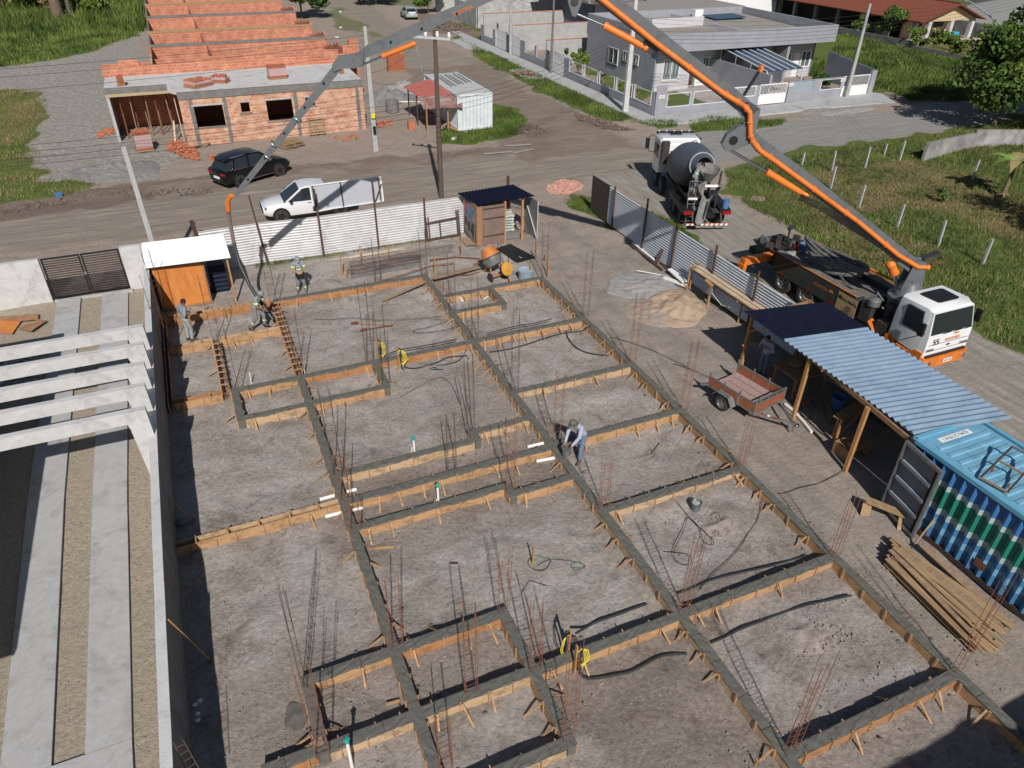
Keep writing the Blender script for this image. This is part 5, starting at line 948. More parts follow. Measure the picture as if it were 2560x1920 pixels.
ax = Vector((0, -4.1, 1.15)).normalized(); o = Vector((0, 5.95, 1.75)); s = M(); s.lathe(o, ax, [(0, .35), (.05, .75), (.45, 1.02), (1.3, 1.18), (1.9, 1.18), (2.6, 1.05), (3.5, .72), (4.15, .50), (4.2, .46), (4.15, .4), (3.6, .4)], 40); s.build('drum', DR, MX, True, world=False)
s = M()
for k in range(4): # faded orange lettering strokes on top
    for j in range(5):
        u = R(60+k*11); t_ = 1.35+j*.23; rad = 1.192 if t_ < 1.95 else 1.192-(t_-1.9)*.19
        e1 = ax.orthogonal().normalized(); e2 = ax.cross(e1); 
        if e1.z < 0: e1 = -e1
        p = [o+ax*(t_+dt)+(e1*math.sin(u+du)+Vector((1, 0, 0))*math.cos(u+du))*(rad+.004-(dt*.12 if t_ > 1.7 else 0)) for dt, du in ((0, 0), (.18, 0), (.18, R(4)), (0, R(4)))]; s.add(p, [(0, 1, 2, 3)])
s.build('faded_lettering', mat('faded_orange', (.55, .18, .10), rough=.6), MX, world=False)
s = M(); s.ring(o+ax*3.75, ax, .66, .05, 24, 6); s.build('drum_track_ring', GALV, MX, True, world=False)
for q in (-1, 1): s = M(); s.beam((q*.55, 2.0, .95), (q*.45, 2.3, 2.3), .12, .12); s.build('drum_pedestal', DK, MX, world=False)
s = M(); prof = []
top = [(.62*math.cos(a), 1.15+.55*math.sin(a), 3.0+.12*math.sin(a)) for a in np.linspace(0, 2*math.pi, 20)[:-1]]; bot = [(.28*math.cos(a), 1.25+.25*math.sin(a), 2.35) for a in np.linspace(0, 2*math.pi, 20)[:-1]]; inn = [(.56*math.cos(a), 1.15+.49*math.sin(a), 3.0+.12*math.sin(a)) for a in np.linspace(0, 2*math.pi, 20)[:-1]]; ib = [(.24*math.cos(a), 1.25+.21*math.sin(a), 2.4) for a in np.linspace(0, 2*math.pi, 20)[:-1]]
s.loft([bot, top, inn, ib]); s.build('charge_hopper', mat('cement_stained_steel', (.24, .235, .215), rough=.8, scale=5, col2=(.12, .12, .115)), MX, True, world=False)
STN = MATS['cement_stained_steel']
mb((-.62, .62, 2.18), (.72, .70, 2.30), 'sign_rail', GALV); mb((-.25, .58, 2.20), (.42, .615, 2.32), 'name_plate', WHITE)
for a in (-.55, .6): s = M(); s.beam((a, 1.1, .95), (a, .9, 2.9), .08, .08); s.build('frame_post', DK, MX, world=False)
for q in (-1, 1): s = M(); s.add([(q*.68, .75, 2.15), (q*.68, 1.25, 2.15), (q*.05+.05, .75, 1.3), (q*.68, .72, 2.15-.02), (q*.04+.05, .72, 1.28)], [(0, 1, 2), (3, 0, 2, 4)]); s.add([(q*.70, .70, 2.2), (q*.62, .62, 2.2), (0.02+q*.04, .60, 1.15), (q*.10, .7, 1.1), (q*.2, .72, 1.3)], [(0, 1, 2, 3, 4)]); s.build('deflector_plate', DR, MX, world=False)
s = M(); n = 12; r0 = []
for (c, w_) in (((-.0, .75, 1.75), .26), ((-.25, .35, 1.25), .25), ((-.5, -.15, .72), .24)):
    ring = [(c[0]+w_*math.cos(a), c[1]-.05, c[2]+w_*math.sin(a)) for a in np.linspace(math.pi, 2*math.pi, n)]+[(c[0]+(w_-.03)*math.cos(a), c[1]-.05, c[2]+(w_-.03)*math.sin(a)) for a in np.linspace(2*math.pi, math.pi, n)]; r0.append(ring)
s.loft(r0); s.build('chute', STN, MX, True, world=False)
s = M(); s.tube([(.05, .3, 1.7), (-.28, -.1, .8)], .04, 8); s.build('chute_strut', DK, MX, world=False); s = M(); s.bb((.28, .25, .95), (.62, .8, 1.0)); s.build('side_shelf', DK, MX, world=False)
mb((-1.15, -.02, .37), (1.15, .04, .48), 'rear_guard_bar', mat('faded_red', (.42, .12, .09), rough=.7))
for k in range(9): s = M(); s.add([(-1.13+k*.255, -.023, .375), (-1.0+k*.255, -.023, .375), (-.95+k*.255, -.023, .475), (-1.08+k*.255, -.023, .475)], [(0, 1, 2, 3)]); s.build('white_chevron', WHITE, MX, world=False)
for q in (-1, 1): mb((q*1.02-.22, .25, .85), (q*1.02+.22, .33, 1.02), 'tail_lamp', REDL); mb((q*.98-.28, .4, .8), (q*.98+.28, 3.4, 1.08), 'mudguard', BLACK); s = M(); s.beam((q*.75, .05, .45), (q*.75, .5, .95), .06, .06); s.build('guard_bracket', DK, MX, world=False)
mb((-.8, .55, .98), (-.3, 1.05, 1.02), 'platform_step', GALV); mb((-1.0, .75, 1.62), (-.35, 1.3, 1.66), 'ladder_platform', STEELD); mb((-.98, .7, 1.48), (-.5, .73, 1.60), 'warning_plate', WHITE)
for x in (-1.0, -.62):
    s = M(); s.tube([(x, .55, .3), (x, .62, 1.0), (x, .75, 1.62), (x, .75, 2.45)], .018, 6); s.build('ladder_rail', GALV, MX, world=False)
for k in range(6): s = M(); s.tube([(-1.0, .56+k*.03, .4+k*.22), (-.62, .56+k*.03, .4+k*.22)], .015, 6); s.build('ladder_rung', GALV, MX, world=False)
s = M(); s.tube([(-1.0, .75, 2.45), (-.62, .75, 2.45), (-.36, .78, 2.4), (-.36, .78, 1.65)], .018, 6); s.tube([(-1.0, .75, 2.05), (-.4, .75, 2.05)], .015, 6); s.build('hand_rail', GALV, MX, world=False)
wm = MX.matrix_basis
p = Matrix.Translation(MX.location) @ Matrix.Rotation(R(-20), 4, 'Z')
s = M(); q = p @ Vector((.98, .55, 1.1)); s.lathe(q, (0, 0, 1), [(0, .16), (.42, .18), (.45, .19), (.45, .15)], 18); tag(s.build('bucket', BLUEPL, None, True), 'blue plastic drum strapped to the right rear corner of the mixer truck', 'bucket')
q = p @ Vector((-.70, 1.02, 1.66)); person('man in a grey shirt and black cap leaning over the hopper of the mixer truck', q, R(-20-75), dict(pelvis=(0, -.02, .97), chest=(0, .10, 1.22), neck=(0, .22, 1.39), shL=(-.19, .18, 1.35), shR=(.19, .18, 1.35), head=(0, .33, 1.50), look=(0, .7, -.7), elL=(-.24, .35, 1.15), elR=(.24, .30, 1.10), wrL=(-.16, .55, .98), wrR=(.18, .48, .90), hdL=(.1, .7, -.7), hdR=(0, .6, -.8), pnL=(.3, 0, -1), pnR=(-.3, 0, -1)), head='cap', skin=SKINL, trou=TROU)
# ------------------------------------------------------------------ cars, local frame: +Y forward, origin on the ground under the centre
def carbody(st):   # st rows: y, zb, zm, zt, hwb, hwm, hwt
    rings = []
    for y, zb, zm, zt, hb, hm, ht in st:
        half = [(hb*.9, zb), (hb, zb+.05), (hm, (zb+zm)/2+.03), (hm, zm), (ht+.04, zt-.05), (ht-.06, zt)]
        rings.append([(x, y, z) for x, z in half]+[(-x, y, z) for x, z in reversed(half)])
    return rings
def car(name, label, cat, loc, rz, col, body, gh, roof, wb, R_, hw, extras, group=None, rimm=None):
    t = thing(name, label, cat, loc, rz, group)
    s = M(); s.loft(carbody(body)); s.build('body', col, t, True, world=False)
    s = M(); rings = []     # glasshouse: y, z belt, z top, hw belt, hw top
    for y, z0, z1, h0, h1 in gh: rings.append([(h0, y, z0), (h0*.55+h1*.45, y, z0*.5+z1*.5), (h1, y, z1), (-h1, y, z1), (-(h0*.55+h1*.45), y, z0*.5+z1*.5), (-h0, y, z0)])
    s.loft(rings); s.build('windows', GLASS, t, True, world=False)
    s = M(); s.loft([[(h, y, z-.03), (h*.92, y, z+.025), (h*.5, y, z+.045), (-h*.5, y, z+.045), (-h*.92, y, z+.025), (-h, y, z-.03)] for y, z, h in roof]); s.build('roof', col, t, True, world=False)
    for y0, z0, y1, z1, h0, h1 in extras.get('pillars', []):
        for q in (-1, 1): s = M(); s.beam((q*(h0+.012), y0, z0), (q*(h1+.012), y1, z1), .05, .09, up=(0, 1, 0)); s.build('pillar', extras.get('pillar_mat', col), t, world=False)
    for y in wb:
        for q in (-1, 1):
            wheel(t, (q*(hw-.10), y, R_), (q, 0, 0), R_, .23, rimm or GALV)
            s = M(); s.ring((q*(hw-.005), y, R_+.01), (1, 0, 0), R_+.055, .03, 22, 6); s.build('wheel_arch', BLACK, t, True, world=False)
            s = M(); s.lathe((q*(hw-.22), y, R_+.01), (q, 0, 0), [(0, R_+.05), (.222, R_+.05)], 22); s.build('wheel_well', BLACK, t, world=False)
    for nm, m, a, b in extras.get('boxes', []): s = M(); s.bb(a, b); s.build(nm, m, t, world=False)
    return t
suv = car('parked_car', 'black five door family car parked on the dirt verge under the boom', 'car', (3.05, 46.1, 0), R(-62), CARB,
    [(-2.28, .45, .75, .98, .70, .80, .74), (-2.2, .30, .80, 1.04, .86, .90, .84), (-1.4, .22, .85, 1.06, .90, .935, .88), (0, .22, .82, 1.03, .90, .935, .88), (1.0, .24, .80, 1.00, .90, .93, .86), (1.7, .28, .76, .95, .88, .91, .80), (2.1, .34, .70, .86, .82, .86, .70), (2.3, .42, .62, .74, .68, .74, .58)],
    [(-2.12, 1.02, 1.05, .80, .72), (-1.75, 1.03, 1.50, .85, .66), (-1.2, 1.03, 1.60, .87, .68), (0, 1.0, 1.63, .87, .69), (.45, 1.0, 1.56, .86, .68), (1.28, .98, 1.01, .80, .70)],
    [(-1.95, 1.56, .60), (-1.5, 1.62, .68), (-.5, 1.68, .70), (.1, 1.66, .70), (.42, 1.60, .68)], (-1.36, 1.36), .36, .93,
    {'pillars': [(.35, 1.60, 1.2, 1.0, .69, .80), (-.55, 1.6, -.62, 1.03, .70, .87), (-1.45, 1.6, -1.7, 1.03, .67, .86)],
     'boxes': [('tail_lamp', REDL, (-.85, -2.30, .80), (-.45, -2.26, .93)), ('tail_lamp', REDL, (.45, -2.30, .80), (.85, -2.26, .93)), ('number_plate', WHITE, (-.26, -2.33, .55), (.26, -2.29, .67)), ('chrome_strip', CHROME, (-.8, -2.31, .36), (.8, -2.26, .39)), ('side_trim', CHROME, (.925, -.95, .30), (.945, .95, .34)), ('window_line', CHROME, (.885, -1.7, 1.035), (.90, 1.0, 1.055)), ('roof_rail', GALV, (.60, -1.6, 1.66), (.64, .2, 1.70)), ('roof_rail', GALV, (-.64, -1.6, 1.66), (-.60, .2, 1.70)), ('headlight', CHROME, (.55, 2.12, .66), (.78, 2.22, .76)), ('headlight', CHROME, (-.78, 2.12, .66), (-.55, 2.22, .76))]}, rimm=GALV)
pick = car('pickup_truck', 'white double cab pickup parked behind the front steel fence', 'pickup truck', (5.15, 38.95, 0), R(90), CARW,
    [(-2.45, .50, .85, 1.06, .86, .88, .84), (-1.0, .34, .86, 1.06, .88, .92, .87), (0, .28, .84, 1.05, .88, .92, .87), (1.0, .28, .84, 1.04, .88, .92, .85), (1.65, .32, .82, 1.02, .87, .91, .80), (2.15, .38, .78, .94, .82, .86, .72), (2.40, .46, .70, .82, .70, .74, .60)],
    [(-1.02, 1.04, 1.10, .84, .76), (-.85, 1.04, 1.60, .85, .68), (0, 1.03, 1.66, .85, .69), (.45, 1.02, 1.60, .84, .68), (1.32, 1.02, 1.05, .78, .70)],
    [(-.92, 1.58, .66), (-.5, 1.67, .69), (.1, 1.69, .70), (.45, 1.63, .68)], (-1.55, 1.55), .37, .92,
    {'pillars': [(.38, 1.63, 1.22, 1.04, .69, .78), (-.15, 1.64, -.15, 1.04, .70, .86), (-.9, 1.6, -.95, 1.04, .67, .86)],
     'boxes': [('bed_cover', BLACK, (-.80, -2.38, 1.06), (.80, -1.08, 1.09)), ('grille', BLACK, (-.55, 2.34, .52), (.55, 2.43, .80)), ('headlight', GLASSG, (.50, 2.22, .74), (.80, 2.32, .86)), ('headlight', GLASSG, (-.80, 2.22, .74), (-.50, 2.32, .86)), ('tail_lamp', REDL, (.72, -2.47, .80), (.86, -2.43, 1.02)), ('tail_lamp', REDL, (-.86, -2.47, .80), (-.72, -2.43, 1.02)), ('wing_mirror', BLACK, (-1.08, .92, 1.05), (-.90, 1.05, 1.20)), ('wing_mirror', BLACK, (.90, .92, 1.05), (1.08, 1.05, 1.20)), ('door_handle', BLACK, (-.935, -.05, .92), (-.915, .12, .95)), ('side_sill', BLACK, (-.925, -1.1, .28), (-.90, 1.1, .36))]})
fc = car('parked_car', 'small silver green car with tinted rear window far up the dirt street', 'car', (31.6, 108.4, 0), R(-4), paint('silver_green_paint', (.30, .38, .38), rough=.3),
    [(-2.05, .42, .75, 1.0, .70, .76, .72), (-1.9, .30, .78, 1.02, .80, .84, .80), (0, .25, .80, 1.0, .82, .85, .80), (1.2, .28, .78, .96, .80, .84, .76), (1.9, .36, .68, .82, .70, .76, .62)],
    [(-1.75, 1.0, 1.05, .76, .66), (-1.35, 1.0, 1.40, .78, .60), (0, .98, 1.46, .78, .62), (.9, .96, 1.0, .74, .64)],
    [(-1.4, 1.40, .58), (-.8, 1.46, .62), (.0, 1.48, .62), (.2, 1.44, .60)], (-1.25, 1.25), .32, .84,
    {'pillars': [(.2, 1.42, .85, 1.0, .60, .74), (-1.3, 1.42, -1.7, 1.02, .58, .72)], 'boxes': [('tail_lamp', REDL, (-.80, -2.09, .84), (-.52, -2.04, .98)), ('tail_lamp', REDL, (.52, -2.09, .84), (.80, -2.04, .98)), ('boot_panel', WHITE, (-.5, -2.085, .86), (.5, -2.05, 1.0)), ('number_plate', WHITE, (-.24, -2.10, .66), (.24, -2.06, .77))]})
# ------------------------------------------------------------------ wall with openings in the X-Z plane (axis 'y') or Y-Z plane (axis 'x')
def wallho(s, axis, c, th, u0, u1, z0, z1, holes):
    us = sorted({u0, u1}|{h for a in holes for h in (a[0], a[1]) if u0 < h < u1}); zs = sorted({z0, z1}|{h for a in holes for h in (a[2], a[3]) if z0 < h < z1})
    for i in range(len(us)-1):
        zz = None
        for j in range(len(zs)-1):
            um, zm = (us[i]+us[i+1])/2, (zs[j]+zs[j+1])/2; inside = any(a[0] < um < a[1] and a[2] < zm < a[3] for a in holes)
            if inside:
                if zz is not None: emit(s, axis, c, th, us[i], us[i+1], zz, zs[j]); zz = None
            elif zz is None: zz = zs[j]
        if zz is not None: emit(s, axis, c, th, us[i], us[i+1], zz, zs[-1])
def emit(s, axis, c, th, a, b, z0, z1):
    if axis == 'y': s.bb((a, c, z0), (b, c+th, z1))
    else: s.bb((c, a, z0), (c+th, b, z1))
# ------------------------------------------------------------------ brick building
BB = thing('brick_building', 'unfinished orange brick terrace with a concrete roof slab in front', 'building', (4, 57.5, 0))
holes = [(.73, 2.54, 1.1, 2.48), (3.7, 4.28, 1.86, 2.50), (5.38, 7.12, 1.13, 2.5), (8.05, 8.68, 1.93, 2.51)]
s = M(); wallho(s, 'y', 54.5, .2, -.1, 12.15, -.1, 2.98, holes); s.build('front_wall', BRICKP, BB)
s = M(); s.bb((11.95, 54.71, -.1), (12.15, 61.2, 2.98)); s.bb((-.1, 54.71, -.1), (.1, 61.2, 2.98)); s.bb((-4.5, 61.0, -.1), (12.15, 61.2, 2.98)); s.build('inner_wall', BRICK, BB)
for x in (.50, 2.62, 7.28, 11.62):
    s = M(); s.bb((x-.02, 54.475, -.1), (x+.22, 54.498, 2.98)); s.build('concrete_column', CONCD, BB)
for (a, b, c, d) in holes: 
    s = M(); s.bb((a-.12, 54.47, c-.09), (b+.12, 54.498, c-.01)); s.build('window_sill', CONCD, BB); s = M(); s.bb((a-.12, 54.472, d+.01), (b+.12, 54.498, d+.12)); s.build('lintel', CONC, BB)
s = M(); s.bb((-.12, 54.44, 2.98), (12.17, 54.72, 3.40)); s.bb((-4.5, 57.3, 3.03), (-.62, 57.55, 3.40)); s.build('ring_beam', CONCD, BB)
s = M(); s.bb((-4.5, 57.28, 2.86), (-.62, 57.5, 3.04)); s.build('formwork_board', mat('yellow_form_board', (.50, .36, .13), scale=4, stretch=(6, 1, 1), col2=(.32, .30, .24)), BB)
s = M(); s.prism([(-4.5, 57.55), (-.62, 57.55), (-.62, 55.6), (-.12, 54.73), (12.17, 54.73), (12.3, 61.2), (-4.5, 61.2)], 3.24, 3.40); s.build('roof_slab', CONCL, BB)
s = M(); s.bb((-4.48, 57.3, -.1), (-4.3, 57.5, 3.0)); s.bb((-4.5, 57.5, -.1), (-4.4, 61.0, 3.0)); s.build('garage_pier', CONC, BB)
for k in range(14):
    rr = random.Random(k); x, y = -3.9+(k % 5)*.78+rr.uniform(-.1, .1), 57.9+(k//5)*1.1; s = M(); s.tube([(x, y, 0), (x+rr.uniform(-.1, .1), y, 3.2)], .035, 6); s.build('shoring_prop', WOODG if k % 3 else RUST, BB)
for (a, b) in (((-.35, 55.9), (-.3, 55.9)), ((-.7, 56.6), (-.9, 55.4))):
    s = M(); s.beam((a[0], a[1], 3.2 if b[1] == a[1] else 1.2), (b[0], b[1], 0), .09, .05); s.build('leaning_board', WOODW, BB)
s = M(); wallho(s, 'y', 61.2, .18, -4.6, 13.3, 3.0, 4.05, [(9.8, 11.3, 3.75, 4.1)]); s.build('parapet_wall', BRICK, BB)
s = M(); u = -4.5
rr = random.Random(9)
while u < 13: 
    w_ = rr.uniform(.3, 1.5)
    if rr.random() < .35: s.bb((u, 61.2, 4.05), (u+w_, 61.38, 4.05+rr.choice([.2, .4])))
    u += w_+rr.uniform(.1, .8)
s.build('stepped_bricks', BRICK, BB)
CRW = [(68.2, 3.2), (75.6, 2.95), (83.6, 2.95), (94.2, 2.95), (105.0, 2.95), (117, 2.95), (130, 2.95)]
for k, (y, h) in enumerate(CRW):
    xr = 13.7+.14*k
    s = M(); wallho(s, 'y', y, .16, -1.45, xr, -.1, h, []); s.build('cross_wall', BRICK, BB)
    if k: s = M(); s.bb((-1.45, y-.02, h), (xr, y+.18, h+.22)); s.build('top_beam', [WOODL, CONCD][k % 2] if k != 2 else WOODL, BB)
    y1 = CRW[k+1][0] if k < len(CRW)-1 else y+8
    s = M(); s.bb((3.2, y+.17, -.1), (3.36, y1, h-.1)); s.bb((5.2, y+.17, -.1), (5.36, y+2.6, h-.4)); s.build('partition_wall', BRICK, BB)
    s = M(); s.bb((-1.47, y+.17, -.1), (-1.33, y1, h-.1)); s.build('side_wall', CONCD if k else BRICK, BB)
    for j in range(5): s = M(); yy = y+.17+(y1-y-.17)*j/5; s.bb((xr-.1, yy, -.1), (xr+.08, yy+(y1-y-.17)/5, h+.35-.28*j+(.1 if k % 2 else 0))); s.build('stepped_side_wall', BRICK, BB)
s = M(); s.bb((-4.5, 61.38, 3.0), (-1.46, 61.5, 4.2)); s.bb((-1.45, 61.38, -.1), (-1.3, 68.2, 3.6)); s.bb((13.4, 61.38, -.1), (13.6, 68.2, 3.6)); s.build('side_wall', BRICK, BB)
s = M(); s.bb((4.3, 75.2, 1.6), (12.2, 75.55, 2.6)); s.build('brick_stack', BRICK, BB)
for k, (x, y, w_, h) in enumerate([(12.9, 61.3, 1.0, .55), (13.5, 61.6, .7, .9)]): s = M(); s.bb((x-.5, y, 4.05), (x-.5+w_, y+.4, 4.05+h)); s.build('corner_bricks', BRICK, BB)
# brick stacks
def brickstack(label, c, nx_, ny_, nz_, rz, wrap, tilt=False):
    t = thing('brick_stack', label, 'brick stack', (c[0], c[1], c[2]), rz, 'stacks of hollow bricks'); rr = random.Random(int(c[0]*100))
    s = M(); s.box((0, 0, .05), (nx_*.2+.1, ny_*.3, .09)); s.build('pallet', WOODG, t, world=False); s = M().use(TERRA)
    for i in range(nx_):
        for j in range(ny_):
            for k in range(nz_-(1 if rr.random() < .25 else 0)):
                x, y, z = (i-(nx_-1)/2)*.2, (j-(ny_-1)/2)*.28, .10+.1+k*.2; s.use(TERRA); s.box((x+rr.uniform(-.006, .006), y, z), (.19, .27, .19))
                if j == 0 or k == nz_-1:
                    s.use(TERRAH)
                    for a in (-.045, .045):
                        for b in (-.045, .045):
                            if j == 0: s.box((x+a, y-.136, z+b), (.055, .006, .055))
    s.build('bricks', None, t, world=False)
    if wrap:
        s = M(); w2, d2 = nx_*.1+.012, ny_*.14+.012; s.loft([[(-w2, -d2, z), (w2, -d2, z), (w2, d2, z), (-w2, d2, z)] for z in (.25, .1+nz_*.2*.8)], caps=False); ob = s.build('plastic_wrap', CLOTHP, t, world=False)
    return t
m = bpy.data.materials.new('film'); m.use_nodes = True; nt_ = m.node_tree; b_ = nt_.nodes['Principled BSDF']; b_.inputs['Base Color'].default_value = (.75, .62, .66, 1); b_.inputs['Roughness'].default_value = .15; b_.inputs['Alpha'].default_value = .42; CLOTHP = m
brickstack('wrapped stack of hollow bricks on the ground in front of the garage opening', (-2.85, 54.5, 0), 5, 3, 6, R(10), True)
brickstack('lower wrapped brick pallet lying on the roof slab, left of its neighbour', (1.35, 56.1, 3.4), 7, 4, 2, R(35), True)
brickstack('smaller wrapped brick pallet on the roof slab, touching the larger one', (2.85, 56.9, 3.4), 5, 3, 2, R(-25), True)
brickstack('tall wrapped brick stack with a stepped top on the roof slab', (6.7, 57.0, 3.4), 6, 3, 4, R(5), True)
brickstack('small loose pile of bricks near the left corner of the roof slab', (-3.4, 58.0, 3.4), 2, 2, 3, R(8), False)
brickstack('tiny pile of bricks near the right end of the roof slab', (11.3, 57.0, 3.4), 1, 1, 2, R(12), False)
brickstack('bright orange brick stack standing alone on the dirt behind the shed', (20.0, 74.2, 0), 8, 3, 8, R(-3), False)
def rubble(name, label, cat, poly, n, sz, m, h=.1):
    s = M(); q = scatter(poly, n*3)[:n]; rr = random.Random(n); c = q.mean(0); mx_ = max(np.linalg.norm(q-c, axis=1))
    for x, y in q:
        d = sz*rr.uniform(.5, 1.4); f = 1-np.hypot(x-c[0], y-c[1])/mx_; mt_ = Matrix.Translation((x, y, max(.0, h*f*rr.uniform(.2, 1))+d*.15)) @ Matrix.Rotation(rr.uniform(0, 6), 4, 'Z') @ Matrix.Rotation(rr.uniform(-.6, .6), 4, 'X'); s.box((0, 0, 0), (d, d*rr.uniform(.4, .9), d*rr.uniform(.2, .6)), 0, mt_)
    return tag(s.build(name, m, None), label, cat, kind='stuff')
def poly2(n, pts): return [(p.x, p.y) for p in GL(n, pts)]
rubble('brick_rubble', 'orange brick rubble spilled in front of the brick building', 'rubble', poly2(1, [(1020, 925), (1060, 860), (1110, 870), (1150, 905), (1215, 930), (1225, 985), (1130, 970), (1060, 940)]), 420, .14, TERRA, .25)
rubble('brick_rubble', 'thin scatter of brick pieces beside the left garage pier', 'rubble', poly2(1, [(600, 850), (600, 820), (690, 780), (715, 810), (650, 840)]), 110, .14, TERRA, .05)
rubble('brick_rubble', 'few loose bricks near the rear of the black car', 'rubble', poly2(1, [(1280, 990), (1290, 960), (1330, 960), (1320, 1000)]), 30, .16, TERRA, .1)
rubble('tile_debris', 'pink scrap of broken tiles and paper at the plot entrance', 'rubble', poly2(2, [(1310, 1160), (1400, 1110), (1500, 1115), (1545, 1150), (1460, 1195), (1350, 1195)]), 380, .16, mat('pink_debris', (.55, .36, .30), scale=9, col2=(.52, .22, .16)), .1)
rubble('brick_rubble', 'loose bricks scattered along the foot of the brick wall on its right', 'rubble', poly2(1, [(2040, 850), (2210, 830), (2212, 860), (2050, 870)])+[], 16, .22, TERRA, .02)
rubble('brick_rubble', 'brick fragments beside the concrete pole base', 'rubble', poly2(2, [(270, 745), (370, 740), (370, 770), (280, 785)]), 110, .12, TERRA, .08)
rubble('mud_clods', 'lumpy dark mud spoil along the far edge of the street', 'soil', poly2(1, [(0, 1250), (640, 1150), (1000, 1160), (1300, 1150), (1300, 1200), (640, 1210), (0, 1330)]), 420, .10, mat('mud', (.20, .15, .12), scale=5, col2=(.12, .09, .07)), .02)
rubble('mud_clods', 'dark churned mud ridge beside the junction', 'soil', poly2(2, [(1480, 690), (1640, 730), (1800, 780), (1880, 800), (1700, 800), (1520, 740)])+[], 300, .13, MATS['mud'], .08)
rubble('mud_clods', 'dark mud heap beside the grass near the white container', 'soil', poly2(2, [(1130, 750), (1230, 760), (1350, 820), (1240, 840), (1120, 820)]), 220, .13, MATS['mud'], .1)
rubble('mud_clods', 'dark soil heap near the far end of the grey wall', 'soil', poly2(2, [(600, 90), (740, 140), (860, 180), (800, 220), (620, 170)]), 260, .25, MATS['mud'], .2)
# mounds
def mound(name, label, cat, c, rx, ry, h, m, seed=0, rz=0, kind=None, pw=1.3):
    s = M(); n = 64; k = 22; vs = []; rr = np.random.default_rng(seed); ca, sa = math.cos(rz), math.sin(rz)
    for i in range(k+1):
        for j in range(n):
            a = 2*math.pi*j/n; rad = i/k*(1+.22*mn.noise(Vector((math.cos(a)*1.5, math.sin(a)*1.5, seed)))); x, y = rx*rad*math.cos(a), ry*rad*math.sin(a); z = h*max(0, 1-i/k)**pw*(1+.9*mn.noise(Vector((x*1.4, y*1.4, seed+3))))+.14*mn.noise(Vector((x*3.5, y*3.5, seed)))*min(1, 3*(1-i/k))*min(1, h/.3) -(.03 if i == k else -.012)
            vs.append((c[0]+x*ca-y*sa, c[1]+x*sa+y*ca, z))
    s.add(vs, [(i*n+j, (i+1)*n+j, (i+1)*n+(j+1) % n, i*n+(j+1) % n) for i in range(k) for j in range(n)]); return tag(s.build(name, m, None, True), label, cat, kind=kind)
mound('gravel_heap', 'pale grey gravel spread on the driveway behind the sand', 'gravel heap', (17.3, 24.7), 1.75, 1.25, .12, GRAV, 2)
mound('sand_pile', 'heap of tan building sand beside the right fence', 'sand pile', (17.45, 22.3), 1.85, 1.25, .42, SAND, 5, .9, pw=1.0); mound('sand_pile', 'low trampled skirt of mixed sand and soil left of the tan sand heap', 'sand pile', (16.4, 22.4), 1.2, 1.3, .16, mat('dirty_sand', (.36, .29, .235), rough=.95, scale=3, bump=1, bscale=12, col2=(.27, .215, .175), detail=9), 25)
mound('gravel_heap', 'grey stone heap in front of the brick building by the leaning pole', 'gravel heap', (-4.6, 50.6), 2.6, 2.0, .45, GRAVD, 7)
mound('gravel_heap', 'dark grey ash coloured heap left of the pink roofed shed', 'gravel heap', (16.2, 63.2), 2.2, 2.6, .95, GRAVD, 9); mound('sand_pile', 'pale sand heap partly behind the pink roofed shed', 'sand pile', (18.6, 66.0), 2.0, 2.6, .75, GRAV, 11)
mound('gravel_heap', 'white gravel patch at the kerb before the grey house gate', 'gravel heap', (50.5, 46.3), 3.0, .7, .08, GRAV, 12, .05)
# ------------------------------------------------------------------ pink roofed shed and white container
t = thing('shipping_container', 'white corrugated shipping container at the corner of the far street', 'container', (19.5, 55, 0))
xa, xb, ya, yb = 18.25, 20.85, 51.5, 59.2
s = M(); s.corr((xa, ya, .15), (1, 0, 0), (0, 0, 1), xb-xa, 2.3, .28, .03, True); s.corr((xb, ya, .15), (0, 1, 0), (0, 0, 1), yb-ya, 2.3, .28, .03, True); s.corr((xa, yb, .15), (0, -1, 0), (0, 0, 1), yb-ya, 2.3, .28, .03, True); s.build('walls', CONTW, t)
s = M(); s.bb((xa-.02, ya-.02, 2.42), (xb+.02, yb, 2.52)); s.build('roof', mat('dusty_white_roof', (.55, .56, .56), scale=2, col2=(.36, .35, .33)), t)
s = M()
for a, b in (((xa, ya), (xb, ya)), ((xa, ya), (xa, yb)), ((xb, ya), (xb, yb))):
    s.beam((*a, 2.50), (*b, 2.50), .12, .14); s.beam((*a, .12), (*b, .12), .10, .14)
for p in ((xa, ya), (xb, ya), (xa, yb), (xb, yb)): s.beam((*p, 0), (*p, 2.55), .12, .12)
s.build('frame', CONTW, t)
for k in range(3):
    s = M(); x = xa+.5+k*.75; s.tube([(x, 54.2+k*.4, 2.6), (x+.1, 58.3, 2.6)], .02, 5); s.tube([(x+.35, 54.2+k*.4, 2.6), (x+.45, 58.3, 2.6)], .02, 5)
    for j in range(9): s.tube([(x+.01*j, 54.4+k*.4+j*.42, 2.61), (x+.35, 54.6+k*.4+j*.42, 2.61)], .014, 4)
    tag(s.build('steel_truss', STEELD, None), ['leftmost', 'middle', 'rightmost'][k]+' of three dark steel trusses lying on the white container roof', 'truss', 'steel trusses on the white container')
t = thing('lean_to_shed', 'open lean-to with a pink sheet roof against the white container', 'shed', (17, 54.5, 0))
a, b, c, d = G(2, 435, 530, 2.25), G(2, 620, 478, 2.45), G(2, 765, 575, 2.45), G(2, 525, 590, 2.2)
s = M(); s.slab([a, d, c, b], .03); s.build('roof_sheet', PINKR, t)
